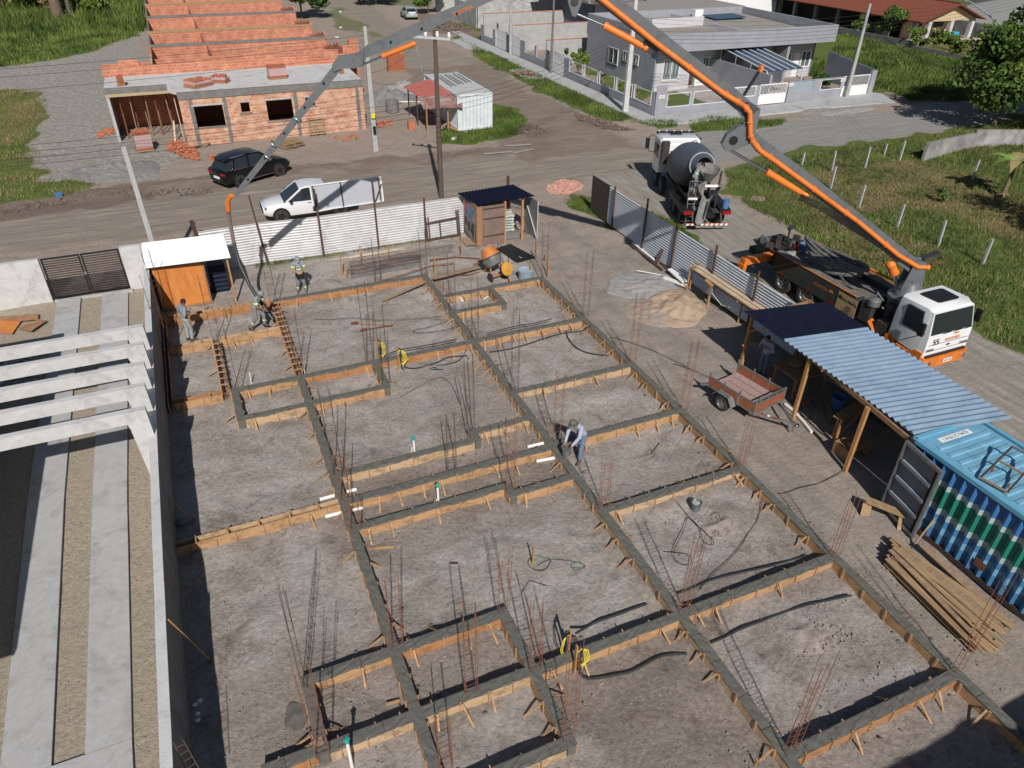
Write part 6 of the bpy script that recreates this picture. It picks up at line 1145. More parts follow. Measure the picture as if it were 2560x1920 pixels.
s = M(); e, f = G(2, 530, 608, 2.1), G(2, 785, 590, 2.35); e2, f2 = G(2, 545, 630, 1.9), G(2, 775, 605, 2.2); s.corr(d+Vector((0, 0, -.05)), (c-d), (e2-d), (c-d).length, 1.5, .25, .02); s.build('rusty_front_sheet', mat('patchy_rust', (.34, .30, .28), scale=1.5, col2=(.20, .05, .035)), t)
for x, y in ((16.3, 57.4), (16.0, 54.2), (16.0, 51.9), (17.6, 51.9)): s = M(); s.beam((x, y, -.1), (x, y, 2.15), .08, .08); s.build('post', IRON if y > 53 else WOODPO, t)
s = M(); s.beam((16.6, 51.6, .3), (17.9, 52.3, .55), .25, .03); s.beam((15.6, 51.3, .05), (15.2, 50.5, .02), .15, .03); s.build('loose_plank', WOODG, t)
s = M(); s.box((15.2, 53.3, .3), (.45, .4, .6)); s.build('brick_pillar', TERRA, t); s = M(); s.beam((17.7, 51.7, .35), (18.3, 51.3, .05), .3, .03); tag(s.build('plank', WOODPO, None), 'orange plank leaning at the foot of the white container', 'plank')
s = M(); s.lathe((15.35, 58.9, 0), (0, 0, 1), [(0, .55), (.85, .5), (.88, .46), (.1, .44)], 20); tag(s.build('concrete_ring', CONCD, None, True), 'weathered concrete pipe ring standing beside the pink roofed shed', 'concrete ring')
s = M(); p = G(2, 270, 640); q = G(2, 545, 628); s.tube([p+Vector((0, 0, .05)), p.lerp(q, .5)+Vector((0, .2, .06)), q+Vector((0, 0, .05))], .05, 6); tag(s.build('white_pipe', PVC, None), 'long white pipe lying on the dirt beside the pink roofed shed', 'pipe')
# pallets
def pallet(label, mtx, w_=1.1, d=1.1):
    t = thing('pallet', label, 'pallet', (0, 0, 0), 0, 'wooden pallets around the brick building'); t.matrix_basis = mtx
    for k in range(7): s = M(); s.box((0, -d/2+.06+k*(d-.12)/6, .13), (w_, .10, .022)); s.build('deck_board', WOODL, t, world=False)
    for x in (-w_/2+.05, 0, w_/2-.05): s = M(); s.box((x, 0, .07), (.09, d, .09)); s.build('bearer', WOODG, t, world=False)
    return t
pallet('wooden pallet standing upright against the brick wall', Matrix.Translation((8.5, 54.05, .65)) @ Matrix.Rotation(R(74), 4, 'X') @ Matrix.Rotation(R(180), 4, 'X'))
pallet('wooden pallet lying flat behind the black car, on top of another', Matrix.Translation((6.25, 52.3, .16)) @ Matrix.Rotation(R(20), 4, 'Z'), 1.5, 1.5); pallet('wooden pallet lying flat behind the black car, the lower one', Matrix.Translation((6.2, 52.2, 0)) @ Matrix.Rotation(R(25), 4, 'Z'), 1.5, 1.5)
pallet('small pallet propped on its edge near the far dark soil heap', Matrix.Translation((38.0, 103.5, .6)) @ Matrix.Rotation(R(70), 4, 'X'))
for k, (a, b) in enumerate((((930, 950), (1110, 935)), ((1060, 900), (1220, 892)), ((1110, 945), (1235, 920)))):
    p, q = G(2, *a), G(2, *b); s = M(); s.beam(p+Vector((0, 0, .05)), q+Vector((0, 0, .06)), .18, .04); tag(s.build('plank', mat('grey_plank', (.30, .29, .27), scale=4), None), ['longest', 'farthest', 'nearest'][k]+' of three grey planks lying on the muddy junction', 'plank', 'grey planks on the junction')
s = M(); 
for x, y in ((-.45, 55.3), (.0, 55.0), (.3, 54.2), (-.2, 54.0)): pass
for k in range(6): s = M(); s.beam((-.3+k*.12, 54.1-k*.08, .05+.02*k), (1.0+k*.05, 53.8+k*.1, .06+.02*k), .16, .025); tag(s.build('plank', WOODG, None), 'grey loose board in the small pile at the brick corner', 'plank', 'boards piled at the corner of the brick building')
# ------------------------------------------------------------------ grey house
GH = thing('grey_house', 'long single storey grey house with flat parapet roof', 'house', (48, 62, 0))
s = M(); wallho(s, 'x', 38.8, .2, 57.7, 70.2, -.1, 4.35, [(64.0, 65.8, 1.15, 2.5), (62.2, 63.1, 1.75, 2.55), (60.4, 61.2, 1.75, 2.55)]); s.build('side_wall', PLAST, GH)
s = M(); wallho(s, 'y', 57.7, .2, 39.0, 42.6, -.1, 3.4, [(39.7, 41.4, .95, 2.6)]); wallho(s, 'y', 58.7, .2, 42.6, 57.5, -.1, 3.4, [(43.0, 43.8, 0.05, 2.2), (44.6, 46.1, 1.0, 2.4), (53.2, 54.9, .95, 2.2), (55.3, 56.1, .05, 2.2), (56.2, 57.3, .9, 2.3)]); s.bb((42.4, 57.9, -.1), (42.6, 58.7, 3.4)); s.build('front_wall', PLASTL, GH)
s = M(); s.bb((38.6, 56.45, 3.42), (57.75, 56.65, 4.85)); s.bb((38.6, 56.65, 3.42), (38.78, 57.7, 4.85)); s.bb((38.78, 57.7, 4.35), (38.98, 70.2, 4.85)); s.bb((57.5, 56.65, 3.42), (57.75, 70.2, 4.85)); s.bb((38.8, 70.2, 3.0), (57.75, 70.4, 4.85)); s.build('parapet', PLAST, GH)
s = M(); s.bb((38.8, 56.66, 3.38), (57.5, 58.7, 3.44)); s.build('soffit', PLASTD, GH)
s = M(); s.bb((57.5, 58.7, 0), (57.7, 70.2, 3.42)); s.bb((39, 70.0, 0), (57.5, 70.2, 3.4)); s.build('rear_wall', PLASTD, GH)
FIB = mat('fibre_cement', (.33, .30, .265), scale=4, col2=(.22, .205, .185))
s = M(); s.corr((39.2, 57.0, 3.95), (1, 0, 0), (0, 1, .02), 9.3, 13.0, .35, .02); s.corr((48.7, 57.0, 4.0), (1, 0, 0), (0, 1, .02), 8.6, 13.0, .35, .02); s.build('roof_sheeting', FIB, GH)
s = M(); s.bb((48.45, 56.7, 3.9), (48.62, 70.1, 4.5)); s.bb((42.5, 64.5, 3.9), (48.4, 64.7, 4.9)); s.build('party_wall', PLASTL, GH)
s = M(); s.slab([(51.2, 66.3, 4.35), (55, 66.3, 4.4), (55, 68.6, 4.5), (51.2, 68.6, 4.45)], .05); s.build('skylight', GLASSB, GH); s = M(); s.bb((50.6, 69, 4.1), (51.6, 69.5, 4.9)); s.build('air_conditioner', WHITE, GH)
def window(parent, axis, c, a, b, z0, z1, grille=False, gm=None):
    f = bpy.data.objects.new('window', None); COL.objects.link(f); f.parent = parent; off = Vector((0, 0, 0)); p = parent
    mp = (lambda u, z, d: (u, c+d, z)) if axis == 'y' else (lambda u, z, d: (c+d, u, z))
    s = M(); w_ = .10
    for (p0, p1) in (((a-.05, z0-.05), (b+.05, z0+.05)), ((a-.05, z1-.05), (b+.05, z1+.05)), ((a-.05, z0+.05), (a+.06, z1-.05)), ((b-.06, z0+.05), (b+.05, z1-.05)), (((a+b)/2-.03, z0+.05), ((a+b)/2+.03, z1-.05))): s.bb(mp(p0[0], p0[1], -.05), mp(p1[0], p1[1], .03))
    s.build('frame', WHITE, f); s = M(); s.bb(mp(a+.05, z0+.05, .05), mp(b-.05, z1-.05, .07)); s.build('pane', GLASSG, f)
    if grille:
        s = M(); n = max(4, int((b-a)/.16))
        for k in range(n+1): u = a+(b-a)*k/n; s.tube([mp(u, z0-.1, -.10), mp(u+(.05 if k % 2 else -.05), (z0+z1)/2, -.12), mp(u, z1+.05, -.10)], .012, 4)
        for z in (z0-.1, z0+.1, z1): s.tube([mp(a-.05, z, -.1), mp(b+.05, z, -.1)], .014, 4)
        s.build('grille', gm or WHITE, f)
    for ch in f.children:
        pass
    return f
for o_, ax_, args, gr_, gm_ in [(GH, 'x', (38.8, 64.0, 65.8, 1.15, 2.5), True, BLACK), (GH, 'x', (38.8, 62.2, 63.1, 1.75, 2.55), True, BLACK), (GH, 'x', (38.8, 60.4, 61.2, 1.75, 2.55), True, BLACK), (GH, 'y', (57.7, 39.7, 41.4, .95, 2.6), True, WHITE), (GH, 'y', (58.7, 44.6, 46.1, 1.0, 2.4), True, WHITE), (GH, 'y', (58.7, 53.2, 54.9, .95, 2.2), False, None), (GH, 'y', (58.7, 56.2, 57.3, .9, 2.3), False, None)]:
    window(o_, ax_, *args, gr_, gm_)
s = M(); s.bb((43.05, 58.74, .05), (43.75, 58.78, 2.2)); s.build('door', IRON, GH); s = M(); s.bb((55.35, 58.74, .05), (56.05, 58.78, 2.2)); s.build('door', WHITE, GH); s = M(); s.bb((43.8, 58.4, .0), (45.0, 58.68, .95)); s.build('white_jamb', WHITE, GH)
s = M(); s.bb((52.45, 56.7, 0), (52.75, 58.7, 3.4)); s.build('porch_fin', PLAST, GH)
# courtyard divider and carport
s = M(); s.bb((45.55, 50.55, 0), (45.75, 58.68, 2.3)); s.build('divider_wall', PLAST, GH)
t = thing('carport_canopy', 'glazed carport canopy of blue translucent sheets with white ribs', 'canopy', (48, 54, 0))
A, B_, C_, D_ = Vector((45.7, 57.6, 3.28)), Vector((46.0, 51.6, 2.35)), Vector((50.2, 51.9, 2.35)), Vector((49.6, 57.6, 3.30))
s = M(); s.slab([A, B_, C_, D_], .03); s.build('roof_panel', GLASSB, t)
for k in range(6): p, q = A.lerp(D_, k/5), B_.lerp(C_, k/5); s = M(); s.beam(p+Vector((0, 0, .04)), q+Vector((0, 0, .04)), .06, .05); s.build('rib', WHITE, t)
for (z0, z1) in ((2.28, 3.2),):
    for k in range(3):
        p, q = A.lerp(B_, k/3), A.lerp(B_, (k+1)/3); bz = lambda v: Vector((v.x, v.y, max(1.55, v.z-1.0))); s = M(); s.slab([p, q, bz(q), bz(p)], .02); s.build('side_pane', glass('smoked_glass', (.03, .035, .045), .15) if 'smoked_glass' not in MATS else MATS['smoked_glass'], t)
        s = M(); s.beam(p, bz(p), .05, .05); s.beam(bz(p), bz(q), .05, .05); s.build('side_frame', WHITE, t)
for p in (B_, C_): s = M(); s.beam((p.x, p.y, 0), p, .07, .07); s.build('post', WHITE, t)
# tiles of front court
s = M(); s.prism([(41, 50.6), (45.5, 50.6), (45.5, 58.6), (41, 57.6)], -.05, .05); tag(s.build('paved_court', brickmat('grey_paving', (.42, .39, .36), (.36, .33, .31), (.26, .25, .24), .6, .6, .03), None), 'pale tiled forecourt before the grey house door', 'paving', kind='structure')
# front and side low walls
FW = thing('garden_wall', 'low grey street wall with framed openings and white gates around the grey house', 'wall', (46, 50.4, 0))
s = M(); wallho(s, 'y', 50.35, .18, 34.35, 44.45, -.05, 1.62, [(35.42, 37.55, .62, 1.7), (37.9, 40.95, .62, 1.7), (41.2, 44.2, .8, 1.7)]); wallho(s, 'y', 50.35, .18, 47.55, 53.55, -.05, 1.7, [(47.95, 50.25, .8, 1.66), (51.1, 53.4, .8, 1.66)]); s.bb((56.75, 50.3, 0), (57.3, 50.55, 2.0)); s.bb((34.3, 50.30, 0), (35.3, 50.36, 2.3)); s.build('wall', PLAST, FW)
s = M(); wallho(s, 'x', 34.3, .18, 50.55, 88.0, -.05, 1.75, [(y0, y0+2.55, .72, 1.8) for y0 in (51.0, 53.9, 56.8, 59.7, 62.6)]+[(66.2, 69.0, 0.1, 1.9), (70.2, 72.6, .72, 1.8), (73.0, 75.4, .72, 1.8), (76.5, 79.5, .1, 1.9), (80.3, 83.5, .1, 1.9), (84.3, 87, .72, 1.8)]); s.build('side_wall', PLAST, FW)
s = M()
for a, b, z in ((35.42, 37.55, .62), (37.9, 40.95, .62), (51.1, 53.4, .8)): s.bb((a-.04, 50.32, z-.05), (b+.04, 50.35, z)); s.bb((a-.04, 50.32, z), (a, 50.35, 1.6)); s.bb((b, 50.32, z), (b+.04, 50.35, 1.6)); s.bb((a, 50.32, 1.58), (b, 50.35, 1.62))
for y0 in (51.0, 53.9, 56.8, 59.7, 62.6): s.bb((34.27, y0-.04, .67), (34.3, y0+2.6, .72)); s.bb((34.27, y0-.04, .72), (34.3, y0, 1.74)); s.bb((34.27, y0+2.55, .72), (34.3, y0+2.6, 1.74)); s.bb((34.28, y0, 1.68), (34.31, y0+2.55, 1.72))
s.build('white_edging', WHITE, FW)
s = M(); s.bb((47.95, 50.4, .8), (50.25, 50.44, 1.62)); s.build('frosted_panel', mat('frosted', (.30, .36, .40), rough=.2), FW)
def gate(lab, axis, c, a, b, h, bars=True):
    t = thing('white_gate', lab, 'gate', (c if axis == 'x' else (a+b)/2, (a+b)/2 if axis == 'x' else c, 0)); mp = (lambda u, z, d: (u, c+d, z)) if axis == 'y' else (lambda u, z, d: (c+d, u, z))
    s = M(); s.bb(mp(a, .08, 0), mp(b, h*.5 if bars else h-.05, .03)); s.build('panel', WHITE, t); s = M()
    for z in (.05, h*.5, h): s.bb(mp(a, z, -.02), mp(b, z+.07, .05))
    for u in (a, b-.06): s.bb(mp(u, .12, -.02), mp(u+.06, h, .05))
    s.build('frame', WHITE, t)
    if bars:
        s = M(); n = int((b-a)/.15)
        for k in range(1, n): u = a+(b-a)*k/n; s.bb(mp(u-.015, h*.5+.07, 0), mp(u+.015, h, .025))
        s.build('bars', WHITE, t)
gate('white barred gate left of the carport post, partly behind the boom', 'y', 50.42, 41.3, 44.2, 1.55); gate('white barred gate in front of the carport', 'y', 50.42, 44.55, 47.45, 1.58); gate('white gate at the right end of the grey street wall', 'y', 50.42, 53.65, 56.7, 1.65)
gate('white side gate with a red notice, nearest the corner grass', 'x', 34.36, 66.2, 69.0, 1.9, False); gate('middle white side gate on the far street', 'x', 34.36, 76.5, 79.5, 1.9, False); gate('farthest white side gate on the far street', 'x', 34.36, 80.3, 83.5, 1.9, False)
s = M(); s.prism([(50.5, -.1), (56.5, -.1), (56.5, 2.6), (50.5, 1.95)], 57.35, 57.52, 'x'); tag(s.build('boundary_wall', PLASTD, None), 'dark blue grey boundary wall sloping down beside the right gate', 'wall')
def notice(x, y, z, ax_, lines=2):
    t = thing('notice', 'small white notice with red lettering', 'sign', (x, y, z)); return t
for (x, y, z, lab) in ((34.82, 50.28, 1.45, 'white notice with red lettering on the grey corner wall'), (47.75, 50.32, 1.45, 'white notice with red lettering beside the carport gate'), (53.5, 50.32, 1.45, 'white notice with red lettering left of the end gate')):
    t = thing('notice', lab, 'sign', (x, y, z)); s = M(); s.box((0, 0, 0), (.55, .02, .26)); s.build('plate', WHITE, t, world=False)
    for k in range(2):
        for j in range(4): s = M(); s.box((-.18+j*.12, -.012, .05-k*.11), (.08, .004, .05)); s.build('lettering', REDL, t, world=False)
# dividing walls and rear units
for (y, x0, x1, h, m, lab) in ((72.0, 35.2, 44.6, 2.3, ROUGHW, 'rough rendered yard wall nearest the grey house'), (80.2, 34.6, 44.6, 2.6, ROUGHW, 'second yard wall with a pale band behind the utility pole'), (87.6, 34.5, 45.0, 2.9, ROUGHW, 'third yard wall further up the far street')):
    t = thing('yard_wall', lab, 'wall', (x0, y, 0)); s = M(); s.bb((x0, y, -.1), (x1, y+.18, h)); s.build('wall', m, t); s = M(); s.bb((x0, y-.02, h), (x1, y+.2, h+.05)); s.build('coping', TERRA, t)
t = thing('row_house', 'dark grey row house unit behind the first yard wall', 'house', (46, 76, 0)); s = M(); s.bb((44.7, 71, 0), (58, 79.6, 4.6)); s.build('wall', PLAST, t); s = M(); s.bb((44.2, 70.7, 4.6), (58.2, 79.8, 4.85)); s.build('roof', FIB, t); s = M(); s.bb((44.66, 73, .1), (44.7, 74, 2.3)); s.build('door', BLUEPL, t); s = M(); s.bb((44.66, 75, 1.0), (44.7, 77, 2.3)); s.build('window', GLASSG, t); s = M(); s.bb((44.2, 70.75, 0), (44.7, 71.0, 3.9)); s.build('porch_wall', PLAST, t)
t = thing('row_house', 'dark grey row house unit with a blue door, farther up', 'house', (46, 85, 0)); s = M(); s.bb((45, 80.5, 0), (58, 95, 4.4)); s.build('wall', PLASTD, t); s = M(); s.bb((44.3, 80.4, 4.4), (58.2, 95.5, 4.7)); s.build('roof', FIB, t); s = M(); s.bb((44.95, 83, .1), (45, 84.2, 2.3)); s.build('door', BLUEPL, t); s = M(); s.bb((44.95, 89, 1.0), (45, 91, 2.3)); s.build('window', GLASSG, t)
t = thing('block_wall', 'unpainted concrete block wall at the far end of the street', 'wall', (38, 106, 0)); s = M(); s.bb((37.2, 97, 0), (37.4, 105.2, 2.6)); s.bb((37.4, 105.0, 0), (50, 105.2, 2.7)); s.bb((37.3, 113.8, 0), (60, 114, 3.6)); s.bb((37.3, 97, 0), (46, 97.2, 2.8)); s.build('wall', BLOCK, t)
# rear street beyond grey house
t = thing('white_wall', 'white building wall beyond the grey house roof, in the trees', 'wall', (70, 100, 0)); s = M(); s.bb((58, 96, 0), (86, 96.3, 3.6)); s.bb((60, 74, 0), (60.2, 96, 2.4)); s.build('wall', WHITE, t)
# ------------------------------------------------------------------ house with tiled roof
TH = thing('tiled_house', 'house with a wide red tiled gable roof over an open veranda', 'house', (88, 78, 0))
y0, y1, xl, xr, xm = 69.2, 100, 83.6, 94.6, 89.3
s = M()
for a, b, lab in ((xl, xm, 0), (xr, xm, 1)):
    za, zb = 2.42, 4.25; q = [(a, y0-.3, za), (b, y0-.3, zb), (b, y1, zb), (a, y1, za)]; s.slab(q if a < b else q[::-1], .12)
s.build('roof', TILE, TH); s = M()
n = 70
for k in range(n): # tile ribs
    y = y0-.3+(y1-y0)*k/n; s.beam((xl-.02, y, 2.46), (xm, y, 4.29), .12, .06)
s.build('tile_ribs', TILE, TH); s = M(); s.beam((xm, y0-.3, 4.32), (xm, y1, 4.32), .25, .14); s.build('ridge', TILE, TH)
s = M(); s.prism([(84.4, 2.3), (xm, 4.05), (94.0, 2.3)], y0+.55, y0+.75, 'y'); s.build('gable', BEIGE, TH)
for x in (86.0, 89.8, 93.5): s = M(); s.bb((x-.25, y0+.45, 0), (x+.25, y0+.95, 2.3)); s.build('pillar', CONCL, TH)
for k in range(7): s = M(); y = y0+1+k*4.2; s.bb((84.2, y, 0), (84.7, y+.5, 2.45)); s.build('pillar', PLASTL if k < 3 else PLASTD, TH)
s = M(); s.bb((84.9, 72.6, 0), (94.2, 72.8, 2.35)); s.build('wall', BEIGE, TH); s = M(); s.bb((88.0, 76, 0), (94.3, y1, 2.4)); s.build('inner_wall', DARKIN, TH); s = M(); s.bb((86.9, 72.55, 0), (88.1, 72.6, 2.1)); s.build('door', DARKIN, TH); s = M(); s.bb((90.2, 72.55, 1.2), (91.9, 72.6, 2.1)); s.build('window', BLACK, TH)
s = M(); s.prism([(84.0, 69.2), (95, 68.9), (94.5, 72.6), (84.5, 72.6)], -.05, .12); s.build('veranda_floor', mat('pink_floor', (.48, .37, .33)), TH)
s = M(); s.box((92.1, 70.8, .55), (1.0, .7, .5)); tag(s.build('blue_tub', mat('cyan_plastic', (.03, .35, .50)), None), 'bright blue plastic tub on the tiled house veranda', 'tub')
s = M(); s.tube([(88.0, 71, 1.5), (89.2, 71, 1.0), (90.4, 71, .95), (91.5, 71, 1.5)], .10, 8); tag(s.build('hammock', WOODW, None), 'pale hammock hanging on the tiled house veranda', 'hammock')
s = M(); s.bb((80.2, 50, -.1), (80.4, 66, .45)); s.bb((80.2, 66, -.1), (80.4, 90, .85)); s.bb((80.4, 50, -.1), (96, 50.2, .8)); tag(s.build('stained_wall', CONCD, None), 'low stained concrete wall between the tall grass and the tiled house', 'wall')
s = M(); s.bb((96.3, 50, -.1), (96.5, 76, 1.6)); tag(s.build('stained_wall', mat('stained_wall', (.33, .33, .34), scale=.9, col2=(.12, .12, .125), detail=10), None), 'mottled grey rear wall of the tiled house garden', 'wall')
t = thing('white_building', 'big white gabled building at the upper right corner', 'building', (108, 72, 0)); s = M(); s.prism([(56, 0), (77, 0), (77, 3.6), (67, 6.2), (56, 3.6)], 101, 118, 'x'); s.build('wall', WHITE, t); s = M(); s.slab([(100.7, 77.5, 3.55), (118, 77.5, 3.55), (118, 67, 6.3), (100.7, 67, 6.3)][::-1], .1); s.slab([(100.7, 67, 6.3), (118, 67, 6.3), (118, 55.5, 3.55), (100.7, 55.5, 3.55)][::-1], .1); s.build('roof', PLASTD, t)
# wall and posts of the right field
p = [G(3, 1585, 990), G(3, 1880, 905), G(3, 2212, 885)]; s = M()
for a, b in ((p[0], p[1]), (p[1], p[2])): s.beam(a+Vector((0, 0, .55)), b+Vector((0, 0, .45)), .2, 1.35, h2=1.1)
tag(s.build('concrete_wall', mat('shade_blotched_wall', (.40, .39, .37), scale=.9, col2=(.13, .13, .125), detail=10), None), 'short weathered concrete wall in the right field, tree shade painted into its blotches', 'wall')  # weathered grey; the darker blotches put tree shade into the colour
FP = [((845, 1015), (862, 960), 'broken post with a slack wire'), ((1030, 1055), (1068, 938), 'post left of the grass corner'), ((1020, 1160), (1055, 1050), 'post just right of the boom'), ((1235, 1030), (1262, 900), 'post at the roadside, third along'), ((1350, 955), (1370, 870), 'smallest post beside the road'), ((1445, 990), (1470, 872), 'post nearest the weathered wall'), ((1195, 1280), (1240, 1133), 'post in the middle row'), ((1430, 1400), (1475, 1245), 'post in the middle of the dry grass'), ((1685, 1510), (1725, 1360), 'post before the dark shadow patch'), ((1955, 1625), (2000, 1490), 'nearest post at the right edge'), ((1890, 1110), (1910, 1010), 'lone post near the banana plant')]
tops = []
for k, (b, tp, lab) in enumerate(FP):
    g = G(3, *b); s = M(); h = 1.32 if k not in (0, 4) else .8; rr = random.Random(k); s.beam(g-Vector((0, 0, .1)), g+Vector((rr.uniform(-.08, .08), rr.uniform(-.05, .05), h)), .11, .10, w2=.10, h2=.09); tag(s.build('fence_post', CONC, None), lab+', concrete fence post of the right field', 'fence post', 'concrete posts of the field fence'); tops.append(g)
for q_, (a, b) in enumerate(((1, 3), (3, 5), (2, 6), (6, 7), (7, 8), (8, 9), (1, 2))):
    s = M()
    for z in (.45, .95): s.tube([tops[a]+Vector((0, 0, z)), tops[a].lerp(tops[b], .5)+Vector((0, 0, z-.06)), tops[b]+Vector((0, 0, z))], .006, 4)
    tag(s.build('fence_wire', STEELD, None), ['wires from the corner post to the third roadside post', 'wires from the third roadside post to the post nearest the weathered wall', 'wires running down beside the boom to the middle row post', 'wires between the middle row post and the dry grass post', 'wires between the dry grass post and the post by the dark shade', 'wires reaching the nearest post at the right edge', 'short wires between the two posts just right of the boom'][q_], 'wire', 'wires of the field fence')
# ------------------------------------------------------------------ cement store shed at the plot front
def D(x, y, z=0): return G(0, 1080+x*.18083, 440+y*.18083, z)
t = thing('cement_store', 'little shed with a dark blue corrugated roof full of cement bags', 'shed', (13, 32.3, 0))
a, b, c, d = D(355, 235, 2.25), D(1110, 118, 2.45), D(1425, 265, 2.2), D(645, 400, 2.08)
s = M(); u = (b-a).normalized(); v = (d-a); s.corr(a, u, v, (b-a).length, v.length, .17, .02); s.slab([a+Vector((0, 0, -.03)), d+Vector((0, 0, -.03)), c+Vector((0, 0, -.03)), b+Vector((0, 0, -.03))], .02); s.build('roof_sheet', SHEETN, t)
s = M(); s.bb((12.28, 31.45, .02), (13.42, 31.52, 2.0)); s.build('door', mat('old_door', (.23, .155, .13), scale=2.5, col2=(.15, .10, .085)), t)
for z in (.45, 1.35, 1.85): s = M(); s.bb((12.28, 31.42, z), (13.42, 31.45, z+.06)); s.build('door_rail', IRON, t)
s = M(); s.bb((11.98, 31.55, 0), (12.02, 33.2, 2.05)); s.bb((12.0, 33.22, 0), (14.4, 33.27, 2.1)); s.bb((12.0, 31.5, 0), (12.28, 31.56, 2.0)); s.build('wall', FORMD, t)
s = M(); s.bb((13.5, 31.75, 0), (14.4, 33.2, .32)); s.build('bag_platform', CONCD, t)
for x, y in ((13.46, 31.5), (14.42, 31.55), (14.4, 33.15)): s = M(); s.beam((x, y, -.05), (x, y, 2.15), .10, .10); s.build('post', WOODPO, t)
# torn banner on the left side
ban = thing('torn_banner', 'torn printed banner with red and blue blotches on the left side of the cement store', 'banner', (11.9, 32.3, 0))
s = M(); s.slab([(11.93, 33.15, .25), (11.93, 31.75, .15), (11.95, 31.62, 1.75), (11.93, 33.15, 2.0)], .01); s.build('cloth', mat('banner_grey', (.17, .14, .14), scale=2.2, col2=(.36, .33, .34)), ban)
for q, m in ((((33.1, 1.4), (32.75, 1.3), (32.7, 1.75), (33.0, 1.95)), REDPL), (((32.7, 1.35), (32.1, 1.2), (31.9, 1.7), (32.6, 1.88)), BLUEPL), (((32.2, .6), (31.8, .3), (31.75, 1.05), (32.0, 1.1)), BLACK), (((33.0, .75), (32.7, .65), (32.7, 1.05), (33.0, 1.15)), BLACK), (((32.55, .55), (32.3, .5), (32.3, .95), (32.55, 1.0)), BLACK)):
    s = M(); s.slab([(11.912, y, z) for y, z in q], .004); s.build('printed_patch', m, ban)
s = M(); s.add([D(685, 640, 1.1), D(710, 935, .1), D(585, 905, .1), D(610, 720, .7)], [(0, 1, 2, 3)]); s.add([p+Vector((0, .01, 0)) for p in (D(685, 640, 1.1), D(710, 935, .1), D(585, 905, .1), D(610, 720, .7))], [(3, 2, 1, 0)]); fl = s.build('white_flap', WHITE, ban)
for k in range(5): s = M(); p = D(610+k*8, 740+k*32, .66-k*.12); q = D(685, 748+k*34, .66-k*.12); s.beam(p+Vector((0, -.02, 0)), q+Vector((0, -.02, 0)), .01, .012); s.build('printed_line', BLACK, ban)
pl_ = thing('small_pallet', 'little wooden pallet lying at the left foot of the cement store', 'pallet', (11.7, 32.1, 0))
for k in range(7): s = M(); s.beam((11.45, 32.6-k*.16, .1), (11.95, 32.5-k*.16, .1), .08, .02); s.build('slat', WOODG, pl_)
BAG = mat('cement_bag', (.55, .52, .43), scale=5, col2=(.44, .42, .36)); GBL = mat('bag_print', (.08, .20, .25))
for k in range(15):
    rr = random.Random(k); st = k // 8; i = k % 8; x, y, z = 13.82+st*.12+rr.uniform(-.04, .04), 32.05+st*.55-(0 if st else 0)+rr.uniform(-.03, .03), .33+i*.145
    if st == 0 and i > 5: continue
    t = thing('cement_bag', ('front' if st == 0 else 'rear')+' stack of cement bags in the blue roofed store, bag %s' % ['at the bottom', 'second from the bottom', 'third from the bottom', 'fourth from the bottom', 'fifth from the bottom', 'sixth from the bottom', 'seventh from the bottom', 'on top'][i], 'cement bag', (x, y, z), rr.uniform(-.12, .12), 'stacked cement bags')
    s = M(); s.loft([[(.32*a, .21*b, zz) for a, b in ((-1, -.8), (-.85, -1), (.85, -1), (1, -.8), (1, .8), (.85, 1), (-.85, 1), (-1, .8))] if 0 < q < 3 else [(.29*a, .18*b, zz) for a, b in ((-1, -.8), (-.85, -1), (.85, -1), (1, -.8), (1, .8), (.85, 1), (-.85, 1), (-1, .8))] for q, zz in enumerate((0, .045, .10, .142))]); s.build('sack', BAG, t, True, world=False)
    s = M(); s.box((0.02, -.212, .07), (.30, .01, .06)); s.build('print', GBL, t, world=False)
t = thing('corrugated_gate', 'small galvanised sheet gate leaf leaning open right of the cement store', 'gate', (15, 32, 0))
a, b, c, d = D(1455, 865, 0.02), D(1265, 740, .02), D(1265, 290, 1.95), D(1460, 340, 1.95)
s = M(); s.corr(a, (0, 0, 1), (b-a), 1.92, (b-a).length, .13, .018, True); s.build('sheet', GALV, t); nrm = (b-a).cross(Vector((0, 0, 1))).normalized()*.03; nrm = nrm if nrm.y < 0 else -nrm
for p, q in ((a, a+Vector((0, 0, 1.95))), (a, b+Vector((0, 0, 1.9))), (b, b+Vector((0, 0, 1.95)))): s = M(); s.beam(p+nrm, q+nrm, .05, .04); s.build('frame_bar', SHEET, t)
s = M(); s.beam(D(1310, 800, 0), D(1265, 560, 1.2), .04, .03); s.build('handle', WOODPO, None); bpy.data.objects[-1:] if False else None
tag([o for o in bpy.data.objects if o.name.startswith('handle') and o.parent is None][0], 'wooden tool handle leaning on the small sheet gate', 'tool handle')
s = M(); s.tube([D(1200, 100, 1.6), D(1220, 105, 0)], .05, 8); s.beam((14.45, 33.4, -.1), (14.45, 33.4, 2.5), .10, .10); s = M(); s.beam((14.45, 33.45, -.1), (14.45, 33.45, 2.65), .11, .11); tag(s.build('timber_post', IRON, None), 'dark stub post rising behind the blue roof of the cement store', 'post')
t = thing('wooden_frame', 'empty rusty brown door frame leaning on the front steel fence', 'frame', (10.8, 33, 0))
for p, q in (((9.94, 33.0, 0), (9.9, 33.12, 1.2)), ((10.05, 33.0, 0), (10.02, 33.12, 1.2)), ((11.55, 33.0, 0), (11.5, 33.14, 1.35)), ((11.65, 33.0, 0), (11.6, 33.14, 1.35)), ((9.94, 33.08, .9), (11.6, 33.1, 1.0)), ((9.94, 33.0, .08), (11.6, 33.0, .1)), ((10.62, 33.0, .1), (10.6, 33.08, .95))): s = M(); s.beam(p, q, .06, .05); s.build('bar', IRON, t)
